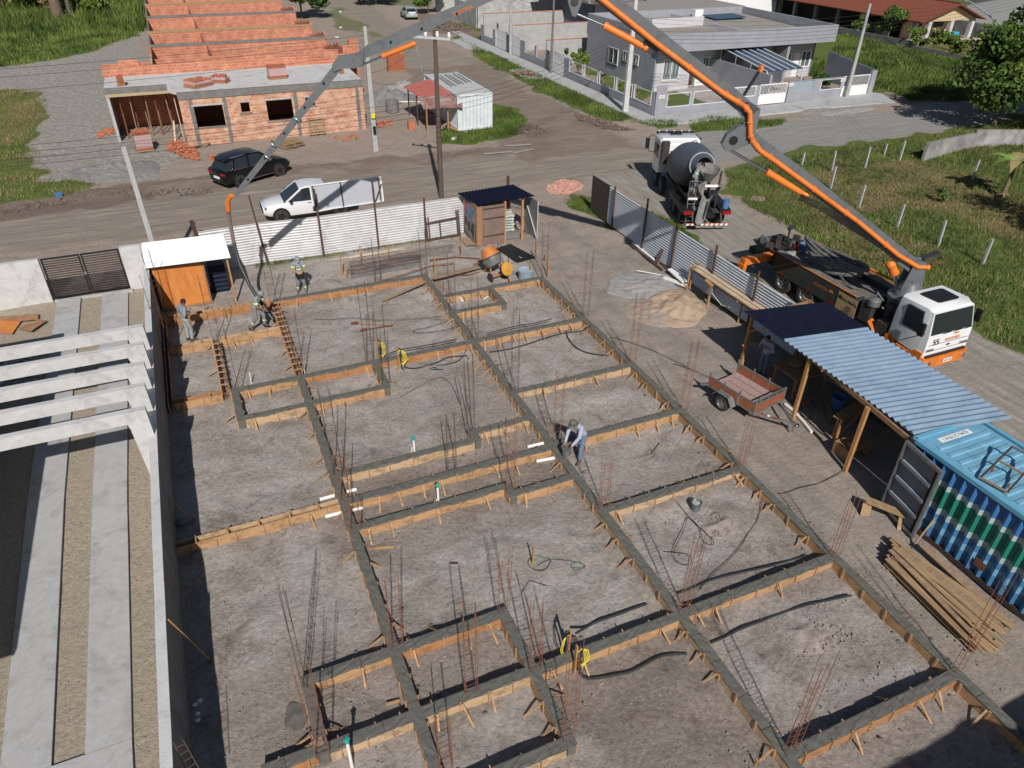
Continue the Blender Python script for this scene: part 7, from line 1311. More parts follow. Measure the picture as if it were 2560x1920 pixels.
# rebar mats on trestles, timber and long bars
t = thing('rebar_mats', 'pile of brown welded rebar mats resting on trestles behind the top footing beam', 'rebar mats', (7, 30.2, .4))
for k in range(14):
    y = 29.7+k*.10; s = M(); s.tube([(5.25+.02*k, y, .45+.012*(k % 4)), (8.6+.03*k+(1.6 if k > 8 else 0), y+.12, .47+.014*(k % 3))], .011, 4); s.build('long_bar', IRON, t)
for k in range(34): s = M(); x = 5.35+k*.1; s.tube([(x, 29.68, .46), (x+.03, 31.02, .52)], .006, 4); s.build('cross_bar', IRON, t)
for (x, y, h, lab) in ((5.12, 30.75, .95, 'leftmost trestle stake beside the rebar mats'), (5.22, 30.25, .85, 'stake just in front of the leftmost trestle stake'), (9.05, 29.35, .75, 'orange stake in the middle in front of the rebar mats'), (10.87, 30.75, .95, 'orange stake at the right end of the rebar mats'), (7.5, 31.5, .8, 'stake behind the rebar mats by the white strips'), (6.2, 31.6, .9, 'thin stake below the billboard post'), (13.95, 28.9, 1.0, 'stake standing in the dark sheet behind the blue tub'), (13.75, 27.15, .95, 'stake right of the blue tub'), (12.95, 27.35, .7, 'rusty stump beside the blue tub'), (-.9, 29.2, .5, 'short stake in front of the plywood cabin')):
    s = M(); s.beam((x, y, -.05), (x+.02, y+.01, h), .09, .035); tag(s.build('stake', WOODPO, None), lab, 'stake', 'loose stakes around the plot')
s = M(); s.beam((14.35, 28.75, -.05), (14.35, 28.75, .3), .04, .03); tag(s.build('stake', IRON, None), 'tiny brown stake right of the one in the dark sheet', 'stake', 'loose stakes around the plot')
for k, (pts, r, lab) in enumerate([([D(-30, 1160, .1), D(330, 1120, .1), D(660, 1140, .1)], .03, 'long curved rusty bar bundle behind the orange mixer'), ([(5.3, 29.1, .08), (7.5, 29.5, .1), (9.1, 30.0, .1), (10.2, 29.9, .1)], .022, 'thin rusty bar crossing in front of the rebar mats'), ([D(310, 1375, .05), D(500, 1365, .05), D(650, 1330, .05)], .025, 'short rusty bar below the plank at the mixer'), ([D(570, 1225, .2), D(700, 1180, .3)], .035, 'rusty bar ends poking at the orange mixer')]):
    s = M(); s.tube(pts, r, 6); tag(s.build('steel_bar', RUST, None), lab, 'steel bar')
s = M(); p, q = G(5, 310, 325, .08), G(5, 575, 205, .34); s.beam(p, q, .14, .03); tag(s.build('plank', WOODG, None), 'grey plank sloping down from the top corner of the middle beam', 'plank')
s = M(); p, q = G(5, 620, 185, .36), G(5, 905, 115, .2); s.beam(p, q, .26, .035); tag(s.build('plank', WOODG, None), 'wide plank running from the middle beam toward the orange mixer', 'plank')
s = M(); p, q = G(5, 640, 190, .05), G(5, 735, 300, .05); s.beam(p, q, .12, .03); tag(s.build('plank', FORMD, None), 'dark wet board beside the upper end of the middle beam', 'plank')
for k, (a, b) in enumerate((((-20, 605), (440, 520)), ((100, 580), (445, 530)))): s = M(); p, q = G(2, a[0], a[1]+1040-1040, .05), G(2, b[0], b[1], .06); p, q = G(2, a[0], 1600-k*14, .05), G(2, b[0], 1522+k*8, .06); s.beam(p, q, .06, .03); tag(s.build('white_strip', WOODW, None), ['upper', 'lower'][k]+' of two long pale strips lying behind the rebar mats', 'strip')
# concrete mixer
t = thing('concrete_mixer', 'small orange drum concrete mixer on two wheels near the cement store', 'concrete mixer', (11.55, 28.1, 0))
ax = Vector((-.25, .55, .8)).normalized(); o = Vector((11.5, 27.95, .55))
MXO = mat('mixer_orange', (.58, .22, .05), rough=.6, scale=5, col2=(.40, .13, .04))
s = M(); s.lathe(o, ax, [(0, .12), (.05, .32), (.35, .47), (.4, .48)], 26); s.build('drum_base', GALV, t, True); s = M(); s.lathe(o, ax, [(.4, .485), (.47, .485), (.47, .44), (.4, .44)], 26); s.build('gear_ring', STEELD, t, True)
s = M(); s.lathe(o, ax, [(.47, .44), (.85, .32), (.9, .28), (.86, .26), (.5, .4)], 26); s.build('drum_cone', MXO, t, True)
s = M(); c = Vector((11.78, 27.35, .62)); s.lathe(c, (.35, -.85, .35), [(0, .30), (.04, .32), (.08, .30), (.10, .08), (.14, .07)], 26); s.build('tilting_wheel', mat('mixer_yellow', (.62, .33, .05), rough=.5, scale=4, col2=(.5, .24, .04)), t, True)
for (x, y) in ((11.1, 27.55), (11.85, 27.75)): wheel(t, (x-11.55, y-28.1, .22), (1, .2, 0), .22, .05, GALV, spokes=6)
for p, q in (((11.1, 27.55, .22), (11.5, 28.5, .6)), ((11.85, 27.75, .22), (11.9, 28.4, .7)), ((11.9, 27.1, 0), (11.85, 27.5, .6)), ((11.1, 27.55, .22), (11.85, 27.75, .22)), ((11.2, 28.6, 0), (11.3, 28.3, .6)), ((12.0, 28.5, 0), (11.9, 28.3, .6))): s = M(); s.beam(p, q, .05, .05); s.build('frame_bar', MXO, t)
s = M(); s.tube([(11.7, 28.3, .9), (11.9, 28.6, 1.3), (12.2, 28.3, 1.1), (12.0, 27.6, .8)], .02, 6); s.build('cable', BLACK, t)
s = M(); q = [D(880, 1000, .03), D(1080, 935, .03), D(1440, 1125, .03), D(1175, 1200, .03)]; s.slab(q[::-1], .02, Vector((0, 0, 1))); tag(s.build('dark_sheet', BLACK, None), 'black sheet lying on the ground behind the orange mixer', 'sheet')
s = M(); s.lathe((12.72, 27.3, 0), (0, 0, 1), [(0, .33), (.42, .36), (.44, .37), (.44, .34), (.36, .33), (.34, .02)], 28); tag(s.build('blue_tub', mat('dusty_blue', (.22, .33, .46), scale=4, col2=(.34, .38, .40)), None, True), 'dusty blue cut drum full of pale slurry beside the top right beam', 'tub')
# driveway side: boards, utility box, plank rack
for k, (a, b, w_, m, lab) in enumerate([((2, 1825, 1495), (2, 2030, 1659), .12, IRON, 'long brown steel bar lying along the right fence'), ((2, 1850, 1490), (2, 1985, 1600), .13, WHITE, 'white plank lying beside the brown bar by the right fence')]): s = M(); s.beam(G(*a, .05), G(*b, .06), w_, .05); tag(s.build('plank', m, None), lab, 'plank')
s = M(); s.beam(G(2, 1990, 1620, .05), G(2, 2050, 1490, .95), .14, .05); tag(s.build('leaning_board', IRON, None), 'reddish brown board leaning on the right fence', 'board')
s = M(); s.beam(G(6, -20, 90, .05), G(6, 40, 150, .05), .12, .05); tag(s.build('steel_bar', IRON, None), 'brown bar end beside the stacked white panels', 'steel bar')
q = [G(6, 20, 135, .22), G(6, 45, 130, .22), G(6, 155, 205, .22), G(6, 110, 215, .22)]; s = M(); s.slab([Vector(p) for p in q], .05); tag(s.build('white_board', WHITE, None), 'upper white board on the small pile by the right fence', 'board'); s = M(); s.beam(G(6, 0, 180, .08), G(6, 135, 232, .08), .22, .06); tag(s.build('white_trough', PVC, None), 'lower white trough under the board pile by the right fence', 'trough')
s = M(); s.tube([G(5, 1870, 138, .05), G(5, 2020, 165, .06)], .02, 6); tag(s.build('thin_pipe', PVC, None), 'thin white pipe pointing left from the white panels', 'pipe')
t = thing('meter_box', 'small grey meter box with an orange board roof on a post', 'meter box', (18.95, 22.1, 0)); s = M(); s.beam((18.95, 22.1, -.1), (18.95, 22.1, .55), .08, .08); s.build('post', WOODPO, t); s = M(); s.box((18.93, 22.05, .78), (.26, .22, .46)); s.build('box', GALV, t); s = M(); s.slab([(18.72, 21.85, 1.04), (19.15, 21.85, 1.02), (19.15, 22.3, 1.10), (18.72, 22.3, 1.12)], .03); s.build('cover_board', WOODPO, t)
s = M(); s.tube([(18.95, 21.95, .6), (19.0, 21.3, .35), (19.1, 20.6, .5), (19.2, 20.2, .75)], .012, 6); tag(s.build('cable', PVC, None), 'white cable drooping from the meter box along the fence', 'cable')
t = thing('plank_rack', 'rack holding long pale planks along the right fence', 'rack', (19.2, 21.5, 0))
for x, y in ((19.05, 23.6), (19.15, 20.3), (18.9, 23.6)): s = M(); s.beam((x, y, -.05), (x+.02, y, 1.15), .05, .05); s.build('rack_post', WOODPO, t)
s = M(); s.beam((18.85, 23.6, 1.02), (19.4, 23.6, 1.06), .05, .05); s.beam((18.85, 20.3, 1.02), (19.4, 20.3, 1.06), .05, .05); s.build('rack_rail', WOODPO, t)
for k in range(8):
    x = 18.9+.075*k; rr = random.Random(k); z = 1.09+.035*(k > 3)+.02*rr.random(); s = M(); s.beam((x, 24.1-rr.uniform(0, .8), z), (x+.03, 17.2, z), .068, .04); tag(s.build('plank', WOODW if k % 3 else WOODL, None), 'long pale plank on the rack by the right fence', 'plank', 'planks on the rack')
for k in range(3): s = M(); s.beam((19.0+.1*k, 23.4, .98-.0), (19.05+.1*k, 17.5, .98), .06, .04); tag(s.build('steel_bar', IRON, None), 'brown steel bar slung under the planks on the rack', 'steel bar', 'steel bars under the rack')
# ------------------------------------------------------------------ shelter with the two part roof
t = thing('shelter', 'open timber shelter with a navy and zinc corrugated roof', 'shelter', (18, 13.5, 0))
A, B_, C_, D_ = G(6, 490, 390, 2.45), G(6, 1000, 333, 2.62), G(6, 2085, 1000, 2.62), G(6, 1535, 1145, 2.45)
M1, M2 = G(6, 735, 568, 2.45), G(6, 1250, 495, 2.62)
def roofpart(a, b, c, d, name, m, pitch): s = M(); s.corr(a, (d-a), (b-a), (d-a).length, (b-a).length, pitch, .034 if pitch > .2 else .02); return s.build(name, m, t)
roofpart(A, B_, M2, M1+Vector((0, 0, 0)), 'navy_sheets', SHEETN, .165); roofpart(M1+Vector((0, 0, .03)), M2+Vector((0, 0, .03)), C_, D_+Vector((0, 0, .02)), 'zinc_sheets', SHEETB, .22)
for (x, y, lab) in ((17.15, 17.55, 0), (16.62, 14.15, 0), (16.30, 11.45, 0)):
    s = M(); s.beam((x, y, -.05), (x+.02, y, 2.38), .11, .11); s.build('post', WOODPO, t)
for (x, y) in ((19.2, 17.0), (19.1, 13.5), (19.1, 10.2)): s = M(); s.beam((x, y, -.05), (x, y, 2.5), .11, .11); s.build('post', FORMD, t)
s = M(); s.beam((17.1, 17.6, 2.36), (16.25, 9.9, 2.36), .06, .14); s.build('eaves_beam', FORMD, t); s = M(); s.beam((19.2, 17.4, 2.5), (19.1, 9.8, 2.5), .06, .14); s.build('rear_beam', FORMD, t)
for y in (17.1, 15.3, 13.5, 11.7, 10.2): s = M(); s.beam((17.0 if y > 15 else 16.5, y, 2.38), (19.3, y, 2.5), .05, .10); s.build('rafter', FORMD, t)
s = M(); s.beam((17.15, 17.5, 1.5), (17.1, 16.4, 2.3), .06, .05); s.build('knee_brace', WOODPO, t); s = M(); s.beam((16.95, 17.5, .95), (17.75, 17.35, 1.0), .06, .05); s.build('side_rail', WOODPO, t)
s = M(); s.corr((19.35, 17.3, .05), (0, 0, 1), (0, -1, 0), 2.2, 7.3, .15, .02, True); s.build('rear_sheet', GALV, t)
t = thing('work_bench', 'rough timber work table in the dark of the shelter', 'table', (18, 15.6, 0)); s = M(); s.bb((17.3, 15.0, .82), (18.9, 16.2, .87)); s.build('table_top', FORMD, t)
for x in (17.4, 18.8):
    for y in (15.1, 16.1): s = M(); s.beam((x, y, 0), (x, y, .82), .07, .07); s.build('leg', FORMD, t)
s = M(); s.lathe((17.95, 15.8, .88), (0, 0, 1), [(0, .22), (.08, .24), (.1, .2)], 7); tag(s.build('board_offcut', WOODL, None), 'pale board offcut on the table in the shelter', 'board')
t = thing('saw_table', 'narrow trestle table under the middle of the zinc roof', 'table', (17.6, 12.4, 0)); s = M(); s.beam((16.9, 12.7, .95), (18.6, 13.1, .98), .35, .05); s.build('table_top', FORMD, t)
for x, y in ((16.95, 12.6), (17.2, 12.9), (18.5, 13.0)): s = M(); s.beam((x, y, 0), (x+.02, y, .93), .07, .07); s.build('leg', WOODPO, t)
s = M(); s.beam((16.95, 12.6, .1), (18.4, 13.0, .85), .05, .04); s.build('brace', WOODPO, t)
s = M(); s.bb((16.6, 11.75, .35), (17.6, 12.35, .42)); s.bb((16.6, 11.75, 0), (16.7, 12.35, .35)); s.bb((17.5, 11.75, 0), (17.6, 12.35, .35)); tag(s.build('low_bench', FORMD, None), 'low brown box bench at the edge of the shelter shade', 'bench')
s = M(); s.lathe((18.5, 14.1, 0), (0, 0, 1), [(0, .2), (.45, .26), (.47, .27), (.47, .24), (.1, .2)], 18); tag(s.build('bucket', BLUEPL, None, True), 'blue bucket deep in the shade of the shelter', 'bucket')
s = M(); s.tube([G(6, 745, 960, .05), G(6, 800, 1005, .05), G(6, 860, 1070, .05), G(6, 908, 1130, .05)], .055, 10); tag(s.build('white_pipe', PVC, None, True), 'thick pale pipe lying on the ground beside the trailer drawbar', 'pipe')
for k in range(6): rr = random.Random(k+3); s = M(); s.beam((17.2+rr.random()*1.2, 13.2+rr.random()*2, .04+.03*k), (17.5+rr.random()*1.4, 14.4+rr.random(), .05+.03*k), .12, .03); tag(s.build('board_scrap', WOODG, None), 'scrap board on the floor in the shelter shade', 'board', 'scrap boards under the shelter')
# trailer
t = thing('utility_trailer', 'small flatbed trailer with varnished plank sides beside the shelter', 'trailer', (15.75, 15.6, 0)); VAR = mat('varnished_plank', (.36, .12, .05), rough=.4, scale=3, stretch=(.6, 4, 4), col2=(.20, .065, .03))
A, B_, C_, D_ = [Vector(p) for p in (G(6, 300, 845, .55), G(6, 455, 755, .55), G(6, 735, 920, .55), G(6, 560, 1010, .55))]
f_ = (C_-B_).normalized(); w__ = (A-B_).normalized(); L_ = (C_-B_).length; W_ = (A-B_).length
f_ = (f_+((D_-A).normalized())).normalized(); w__ = Vector((-f_.y, f_.x, 0)); w__ = w__ if w__.dot(A-B_) > 0 else -w__
def TP(u, v, z): p = B_+f_*u+w__*v; return Vector((p.x, p.y, z))
s = M(); s.slab([TP(0, 0, .5), TP(L_, 0, .5), TP(L_, W_, .5), TP(0, W_, .5)][::1], .04, Vector((0, 0, 1))); s.build('bed', mat('worn_red_bed', (.42, .33, .31), rough=.8, scale=4, stretch=(2, 5, 1), col2=(.28, .14, .12)), t)
for (p, q) in (((0, 0), (L_, 0)), ((0, W_), (L_, W_)), ((L_, 0), (L_, W_))): s = M(); s.beam(TP(*p, .66), TP(*q, .66), .03, .28); s.build('side_board', VAR, t); s = M(); s.beam(TP(*p, .84), TP(*q, .84), .04, .04); s.beam(TP(*p, .48), TP(*q, .48), .06, .06); s.build('side_rail', GALV, t)
for u in (0, L_*.33, L_*.66, L_):
    for v in (0, W_): s = M(); s.beam(TP(u, v, .4), TP(u, v, .98), .05, .04); s.build('stanchion', GALV, t)
s = M(); s.beam(TP(L_, 0, .97), TP(L_, W_, .97), .04, .04); s.build('head_rail', GALV, t)
for k in (0.3, .6, .85): s = M(); s.beam(TP(L_, W_*k, .5), TP(L_, W_*k, .97), .03, .03); s.build('head_bar', GALV, t)
for k in (.25, .5, .75): s = M(); s.tube([TP(.2, W_*k, .523), TP(L_-.1, W_*k, .523)], .004, 4); s.build('bed_seam', IRON, t)
for v, sg in ((W_+.18, 1), (-.18, -1)):
    p = TP(L_*.42, v, .29)-Vector(t.location); wheel(t, p, w__*sg, .29, .17, GALV)
    s = M(); s.beam(TP(L_*.42-.42, v, .45), TP(L_*.42-.25, v, .66), .24, .02); s.beam(TP(L_*.42-.25, v, .66), TP(L_*.42+.25, v, .66), .24, .02); s.beam(TP(L_*.42+.25, v, .66), TP(L_*.42+.45, v, .38), .24, .02); s.build('mudguard', GALV, t)
hit = TP(L_+1.05, W_*.5, .42)
for v in (.15, W_-.15): s = M(); s.beam(TP(L_, v, .42), hit, .07, .07); s.build('drawbar', GALV, t)
s = M(); s.ell(hit+f_*.1, (.09, .09, .06), 10, 8); s.tube([hit, hit-Vector((0, 0, .3))], .03, 8); s.build('coupling', CHROME, t); 
for k in range(3): s = M(); s.beam(TP(L_+.10+k*.2, W_-.24-k*.085, .46), TP(L_+.18+k*.2, W_-.27-k*.085, .46), .08, .015); s.build('reflector', REDPL if k % 2 == 0 else WHITE, t)
s = M(); s.beam(TP(-.02, 0, .48), TP(-.05, -.0, 1.0), .05, .05); s.beam(TP(-.25, W_+.1, .42), TP(0, W_-.05, .5), .12, .05); s.build('tail_bracket', GALV, t)
# ------------------------------------------------------------------ blue container
t = thing('blue_container', 'blue shipping container with green and white painted bands and an open grey door', 'container', (17.3, 5, 0))
xa, xb, yf, yr, zt = 16.2, 18.62, 9.75, -2.5, 2.55
m = bpy.data.materials.new('banded_blue'); m.use_nodes = True; nt_ = m.node_tree; N = nt_.nodes; Lk = nt_.links; bs = N['Principled BSDF']; bs.inputs['Roughness'].default_value = .45
tc = N.new('ShaderNodeTexCoord'); sx_ = N.new('ShaderNodeSeparateXYZ'); Lk.new(tc.outputs['Object'], sx_.inputs[0])
nz_ = N.new('ShaderNodeTexNoise'); nz_.inputs['Scale'].default_value = .9; nz_.inputs['Detail'].default_value = 3; Lk.new(tc.outputs['Object'], nz_.inputs['Vector'])
ad = N.new('ShaderNodeMath'); ad.operation = 'MULTIPLY_ADD'; Lk.new(nz_.outputs['Fac'], ad.inputs[0]); ad.inputs[1].default_value = .18; Lk.new(sx_.outputs[2], ad.inputs[2])
rp_ = N.new('ShaderNodeValToRGB'); rp_.color_ramp.interpolation = 'CONSTANT'; mr = N.new('ShaderNodeMapRange'); mr.inputs[1].default_value = 0; mr.inputs[2].default_value = 2.8; Lk.new(ad.outputs[0], mr.inputs[0]); Lk.new(mr.outputs[0], rp_.inputs[0])
cols = [(0, (.05, .17, .33)), (.22, (.13, .33, .50)), (.30, (.05, .17, .36)), (.38, (.30, .42, .44)), (.45, (.012, .19, .135)), (.66, (.36, .47, .46)), (.72, (.04, .15, .36)), (.94, (.012, .17, .14)), (.99, (.08, .30, .50))]
e = rp_.color_ramp.elements
while len(e) < len(cols): e.new(.5)
for i, (p, c) in enumerate(cols): e[i].position = p; e[i].color = (*c, 1)
n2 = N.new('ShaderNodeTexNoise'); n2.inputs['Scale'].default_value = 5; n2.inputs['Detail'].default_value = 8; Lk.new(tc.outputs['Object'], n2.inputs['Vector']); r2 = N.new('ShaderNodeValToRGB'); r2.color_ramp.elements[0].position = .62; r2.color_ramp.elements[1].position = .72; Lk.new(n2.outputs['Fac'], r2.inputs[0])
mx = N.new('ShaderNodeMix'); mx.data_type = 'RGBA'; Lk.new(r2.outputs[0], mx.inputs[0]); Lk.new(rp_.outputs[0], mx.inputs[6]); mx.inputs[7].default_value = (.16, .13, .12, 1); Lk.new(mx.outputs[2], bs.inputs['Base Color']); BAND = m
s = M(); s.corr((xa, yf-.1, .16), (0, -1, 0), (0, 0, 1), yf-yr-.2, zt-.32, .31, .06, True, .005); s.build('side_wall', BAND, t); s = M(); s.corr((xb, yf-.1, .16), (0, -1, 0), (0, 0, 1), yf-yr-.2, zt-.32, .30, .03, True); s.build('side_wall', CONTB, t)
s = M(); s.bb((xa+.06, yr, .05), (xb-.06, yf-.1, .15)); s.bb((xa+.05, yr, .2), (xb-.05, yr+.05, zt-.05)); s.build('floor', FORMD, t)
CTOP = mat('faded_blue_roof', (.13, .34, .50), rough=.55, scale=2.2, col2=(.20, .40, .53), detail=9, stain=.3, sscale=1.8)
s = M(); s.bb((xa+.1, yr, zt-.09), (xb-.1, yf, zt-.05)); s.build('roof_panel', CTOP, t)
for k in range(36):
    y = yf-.55-k*.32
    if y > yr+.3: s = M(); s.loft([[(x, y-.085, zt-.05), (x, y-.05, zt-.022), (x, y+.05, zt-.022), (x, y+.085, zt-.05)] for x in (xa+.25, xb-.25)]); s.build('roof_rib', CTOP, t)
for k, (x, y, l) in enumerate(((17.1, 8.1, .5), (16.9, 7.5, .35), (17.6, 6.3, .6), (17.2, 5.1, .4))): s = M(); s.box((x, y, zt-.0455), (l, .05, .005), .5); s.build('rust_streak', RUST, t)
for a, b in (((xa, yf), (xa, yr)), ((xb, yf), (xb, yr)), ((xa, yf), (xb, yf))):
    s = M(); s.beam((*a, zt-.06), (*b, zt-.06), .12, .12); s.build('top_rail', CONTB, t); s = M(); s.beam((*a, .10), (*b, .10), .12, .14); s.build('bottom_rail', STEELD if a[0] == xa and b[0] == xa else CONTB, t)
for p in ((xa, yf), (xb, yf), (xa, yr), (xb, yr)): s = M(); s.beam((*p, .02), (*p, zt-.02), .14, .14); s.build('corner_post', STEELD, t)
s = M(); s.box((17.35, yf-.32, zt-.046), (1.15, .17, .008)); pl = s.build('number_strip', WHITE, t); text('FLMU 211914 1', .145, BLACK, frame(Vector((17.35, yf-.32, zt-.040))-Vector(t.location), (-1, -.02, 0), (0, -1, 0)), t, 'container_number')
s = M(); s.box((xa-.05, 6.9, .55), (.02, .28, .22)); s.build('rusty_plate', RUST, t)
# open door lying back along the side
hd = Vector((xa-.12, yf+.05, 0)); de = Vector((xa-.33, yf-1.22, 0)); dd = (de-hd).normalized(); dn = Vector((dd.y, -dd.x, 0)); dn = dn if dn.x < 0 else -dn
s = M(); s.beam(hd+Vector((0, 0, 1.27)), de+Vector((0, 0, 1.27)), .04, 2.32); dr = s.build('open_door', mat('door_grey_blue', (.13, .16, .20), rough=.5, scale=2, col2=(.10, .12, .155)), t)
Ld = (de-hd).length
for z in (.14, 2.40): s = M(); s.beam(hd+Vector((0, 0, z))+dn*.04, de+Vector((0, 0, z))+dn*.04, .07, .10); s.build('door_edge', GALV, t)
for q in (hd, de): s = M(); s.beam(q+Vector((0, 0, .1))+dn*.04, q+Vector((0, 0, 2.44))+dn*.04, .07, .08); s.build('door_edge', GALV, t)
for z in (.72, 1.28, 1.84): s = M(); s.beam(hd+dd*.1+Vector((0, 0, z))+dn*.05, de-dd*.12+Vector((0, 0, z))+dn*.05, .08, .10); s.build('door_rib', mat('pale_rib', (.30, .33, .36), rough=.5), t)
s = M(); s.beam(de-dd*.14+Vector((0, 0, .1))+dn*.05, de-dd*.14+Vector((0, 0, 2.44))+dn*.05, .05, .05); s.build('lock_rod', STEELD, t)
# ladder frame on the container roof
t = thing('roof_ladder', 'thin steel ladder with two timber rungs lying on the blue container roof', 'ladder', (17, 6, 2.5)); c1 = G(6, 1945, 1410, 2.6); c2 = G(6, 2140, 1220, 2.95); c3 = G(6, 2110, 1500, 2.6); c4 = G(6, 2290, 1300, 2.95)
for p, q, m in ((c1, c2, STEELD), (c3, c4, STEELD), (c1, c3, WOODG), (c1.lerp(c2, .55), c3.lerp(c4, .55), WOODG), (c2, c4, GALV)): s = M(); s.beam(p, q, .045, .045); s.build('bar', m, t)
# bench, pole, lumber
t = thing('low_bench', 'low plank bench in front of the open container door', 'bench', (15.7, 9.4, 0)); p, q = G(9, 1245, 10, .45), G(9, 1485, 105, .42); s = M(); s.beam(p, q, .26, .045); s.build('seat', WOODL, t)
for e, o in ((p.lerp(q, .05), (-.1, -.12)), (p.lerp(q, .95), (-.08, -.15))): s = M(); s.beam((e.x, e.y, .42), (e.x+o[0], e.y+o[1], 0), .24, .04); s.build('leg', WOODL, t)
s = M(); p, q = G(9, 1535, 290, .03), G(9, 1695, 85, 1.0); s.tube([p, q], .028, 8); tag(s.build('pole', WOODL, None), 'thin wooden pole leaning against the blue container', 'pole')
LB = [(9, 1400, 275), (9, 2170, 850), (9, 1940, 975), (9, 1375, 420)]
P0_, P1_, P2_, P3_ = [G(*q, .05) for q in LB]
for k in range(56):
    rr = random.Random(k*3+2); f = rr.random(); f2 = min(1, max(0, f+rr.uniform(-.28, .28))); lay = int(rr.random()**1.2*5*(1-abs(f-.5))*1.4); a = P0_.lerp(P3_, f); b = P1_.lerp(P2_, f2); d = (b-a); a = a+d*rr.uniform(-.04, .12); b = b-d*rr.uniform(-.03, .22); z = .04+lay*.055; w_ = rr.choice([.07, .09, .13, .2 if lay > 1 else .1])
    s = M(); s.beam(Vector((a.x, a.y, z)), Vector((b.x, b.y, z+rr.uniform(0, .05))), w_, .026); tag(s.build('plank', rr.choice([WOODL, WOODL, WOODW if k % 5 == 0 else WOODL, WOODG, FORM if k % 4 == 0 else WOODL]), None), 'loose plank in the big lumber pile before the blue container', 'plank', 'lumber pile planks')
s = M(); p, q = G(9, 1590, 290, .25), G(9, 2150, 800, .12); s.beam(p, q, .22, .03); tag(s.build('plank', WOODG, None), 'wide grey board on the container side of the lumber pile', 'plank', 'lumber pile planks')
# ------------------------------------------------------------------ loose things inside the plot
def curve(name, label, cat, pts, r, m, n=8, sub=4):
    P_ = [Vector(p) for p in pts]; o = []
    for i in range(len(P_)-1):
        p0, p1, p2, p3 = P_[max(0, i-1)], P_[i], P_[i+1], P_[min(len(P_)-1, i+2)]
        for k in range(sub): u = k/sub; o.append(.5*((2*p1)+(-p0+p2)*u+(2*p0-5*p1+4*p2-p3)*u*u+(-p0+3*p1-3*p2+p3)*u**3))
    o.append(P_[-1]); s = M(); s.tube(o, r, n); return tag(s.build(name, m, None, True), label, cat)
def gp(n, pts, z=.07): return [G(n, a, b, z) for a, b in pts]
curve('black_conduit', 'black corrugated hose curving across the lower right bay', 'hose', gp(9, [(290, 890), (380, 850), (470, 805), (600, 755), (700, 715), (850, 665), (1000, 630), (1150, 598)]), .028, CORR)
curve('black_conduit', 'black corrugated hose along the dark trench of the lower right beam', 'hose', gp(9, [(85, 585), (180, 550), (300, 500), (450, 462), (600, 430), (750, 390), (880, 350)]), .026, CORR)
curve('black_conduit', 'black corrugated hose starting at the yellow conduit stakes, below the beam', 'hose', [G(8, 1520, 1040, .35), G(8, 1540, 1095, .1)]+gp(8, [(1600, 1110), (1750, 1085), (1850, 1060), (1990, 985), (2080, 960), (2180, 958)]), .03, CORR)
curve('black_conduit', 'black corrugated hose starting at the yellow conduit stakes, above the beam', 'hose', [G(8, 1500, 830, .4)]+gp(8, [(1560, 795), (1640, 755), (1760, 715), (1850, 680), (1935, 650)]), .03, CORR)
curve('black_conduit', 'long black hose across the bay right of the middle line', 'hose', gp(5, [(970, 638), (1080, 622), (1200, 590), (1320, 550), (1440, 520), (1530, 510)])+[G(5, 1590, 475, .34)], .022, CORR)
curve('black_conduit', 'short black hose branching down to the right in the same bay', 'hose', gp(5, [(1440, 510), (1450, 550), (1500, 610), (1580, 645), (1700, 660)]), .02, CORR)
curve('black_conduit', 'black hose lying on the beam right of the middle line', 'hose', gp(5, [(955, 525), (1050, 500), (1130, 480), (1250, 460), (1350, 435)], .33), .02, CORR)
curve('black_conduit', 'black hose lying on the yellow conduit beam', 'hose', gp(5, [(350, 650), (420, 625), (540, 605), (650, 585), (765, 562)], .33), .022, CORR)
curve('black_conduit', 'black hose curling from the second yellow conduit stake', 'hose', gp(5, [(425, 700), (460, 735), (540, 735), (640, 705), (720, 670), (830, 662)])+[], .022, CORR)
curve('black_conduit', 'black hose hanging over the middle beam beside the second stake', 'hose', [G(5, 830, 580, .35)]+gp(5, [(820, 640), (780, 690), (700, 715), (640, 722)]), .016, CORR)
curve('electric_cable', 'thin black cable drawn across the upper left bay', 'cable', gp(5, [(-110, 440), (0, 438), (60, 432)])+gp(5, [(135, 428), (250, 440), (400, 440), (550, 432), (690, 415)]), .008, CABLE, 5)
curve('electric_cable', 'thin black cable looping from the middle beam', 'cable', gp(5, [(715, 445), (620, 480), (520, 500), (500, 515), (560, 520), (680, 505), (760, 480)]), .008, CABLE, 5)
curve('electric_cable', 'long thin cable from the driveway beam to the trailer', 'cable', gp(5, [(1710, 545), (1800, 570), (1950, 620), (2100, 690), (2200, 740)])+gp(6, [(60, 710), (180, 750), (290, 800)]), .010, CABLE, 5)
curve('electric_cable', 'thin cable from the shelter post to the footing beam', 'cable', gp(6, [(1110, 1365), (1050, 1400), (950, 1445), (830, 1475), (760, 1500), (700, 1510)]), .010, CABLE, 5)
curve('electric_cable', 'looped thin cable beside the grey bucket', 'cable', gp(9, [(75, 20), (150, 110), (220, 190), (240, 260), (290, 290), (300, 260), (220, 180), (150, 120), (120, 200), (60, 330), (90, 400), (160, 410), (150, 350), (0, 330)]), .009, CABLE, 5)
curve('electric_cable', 'thin dark cable snaking over the soil heap to the beam', 'cable', gp(9, [(600, 20), (580, 120), (520, 210), (470, 300), (380, 400), (300, 470), (220, 560)]), .009, CABLE, 5)
curve('wire_tangle', 'small green wire tangle in the big lower bay', 'wire', gp(8, [(1240, 350), (1340, 375), (1450, 385), (1520, 400), (1560, 420), (1500, 445), (1470, 410), (1530, 395), (1550, 430), (1480, 430)]), .007, mat('green_wire', (.05, .12, .08)), 4)
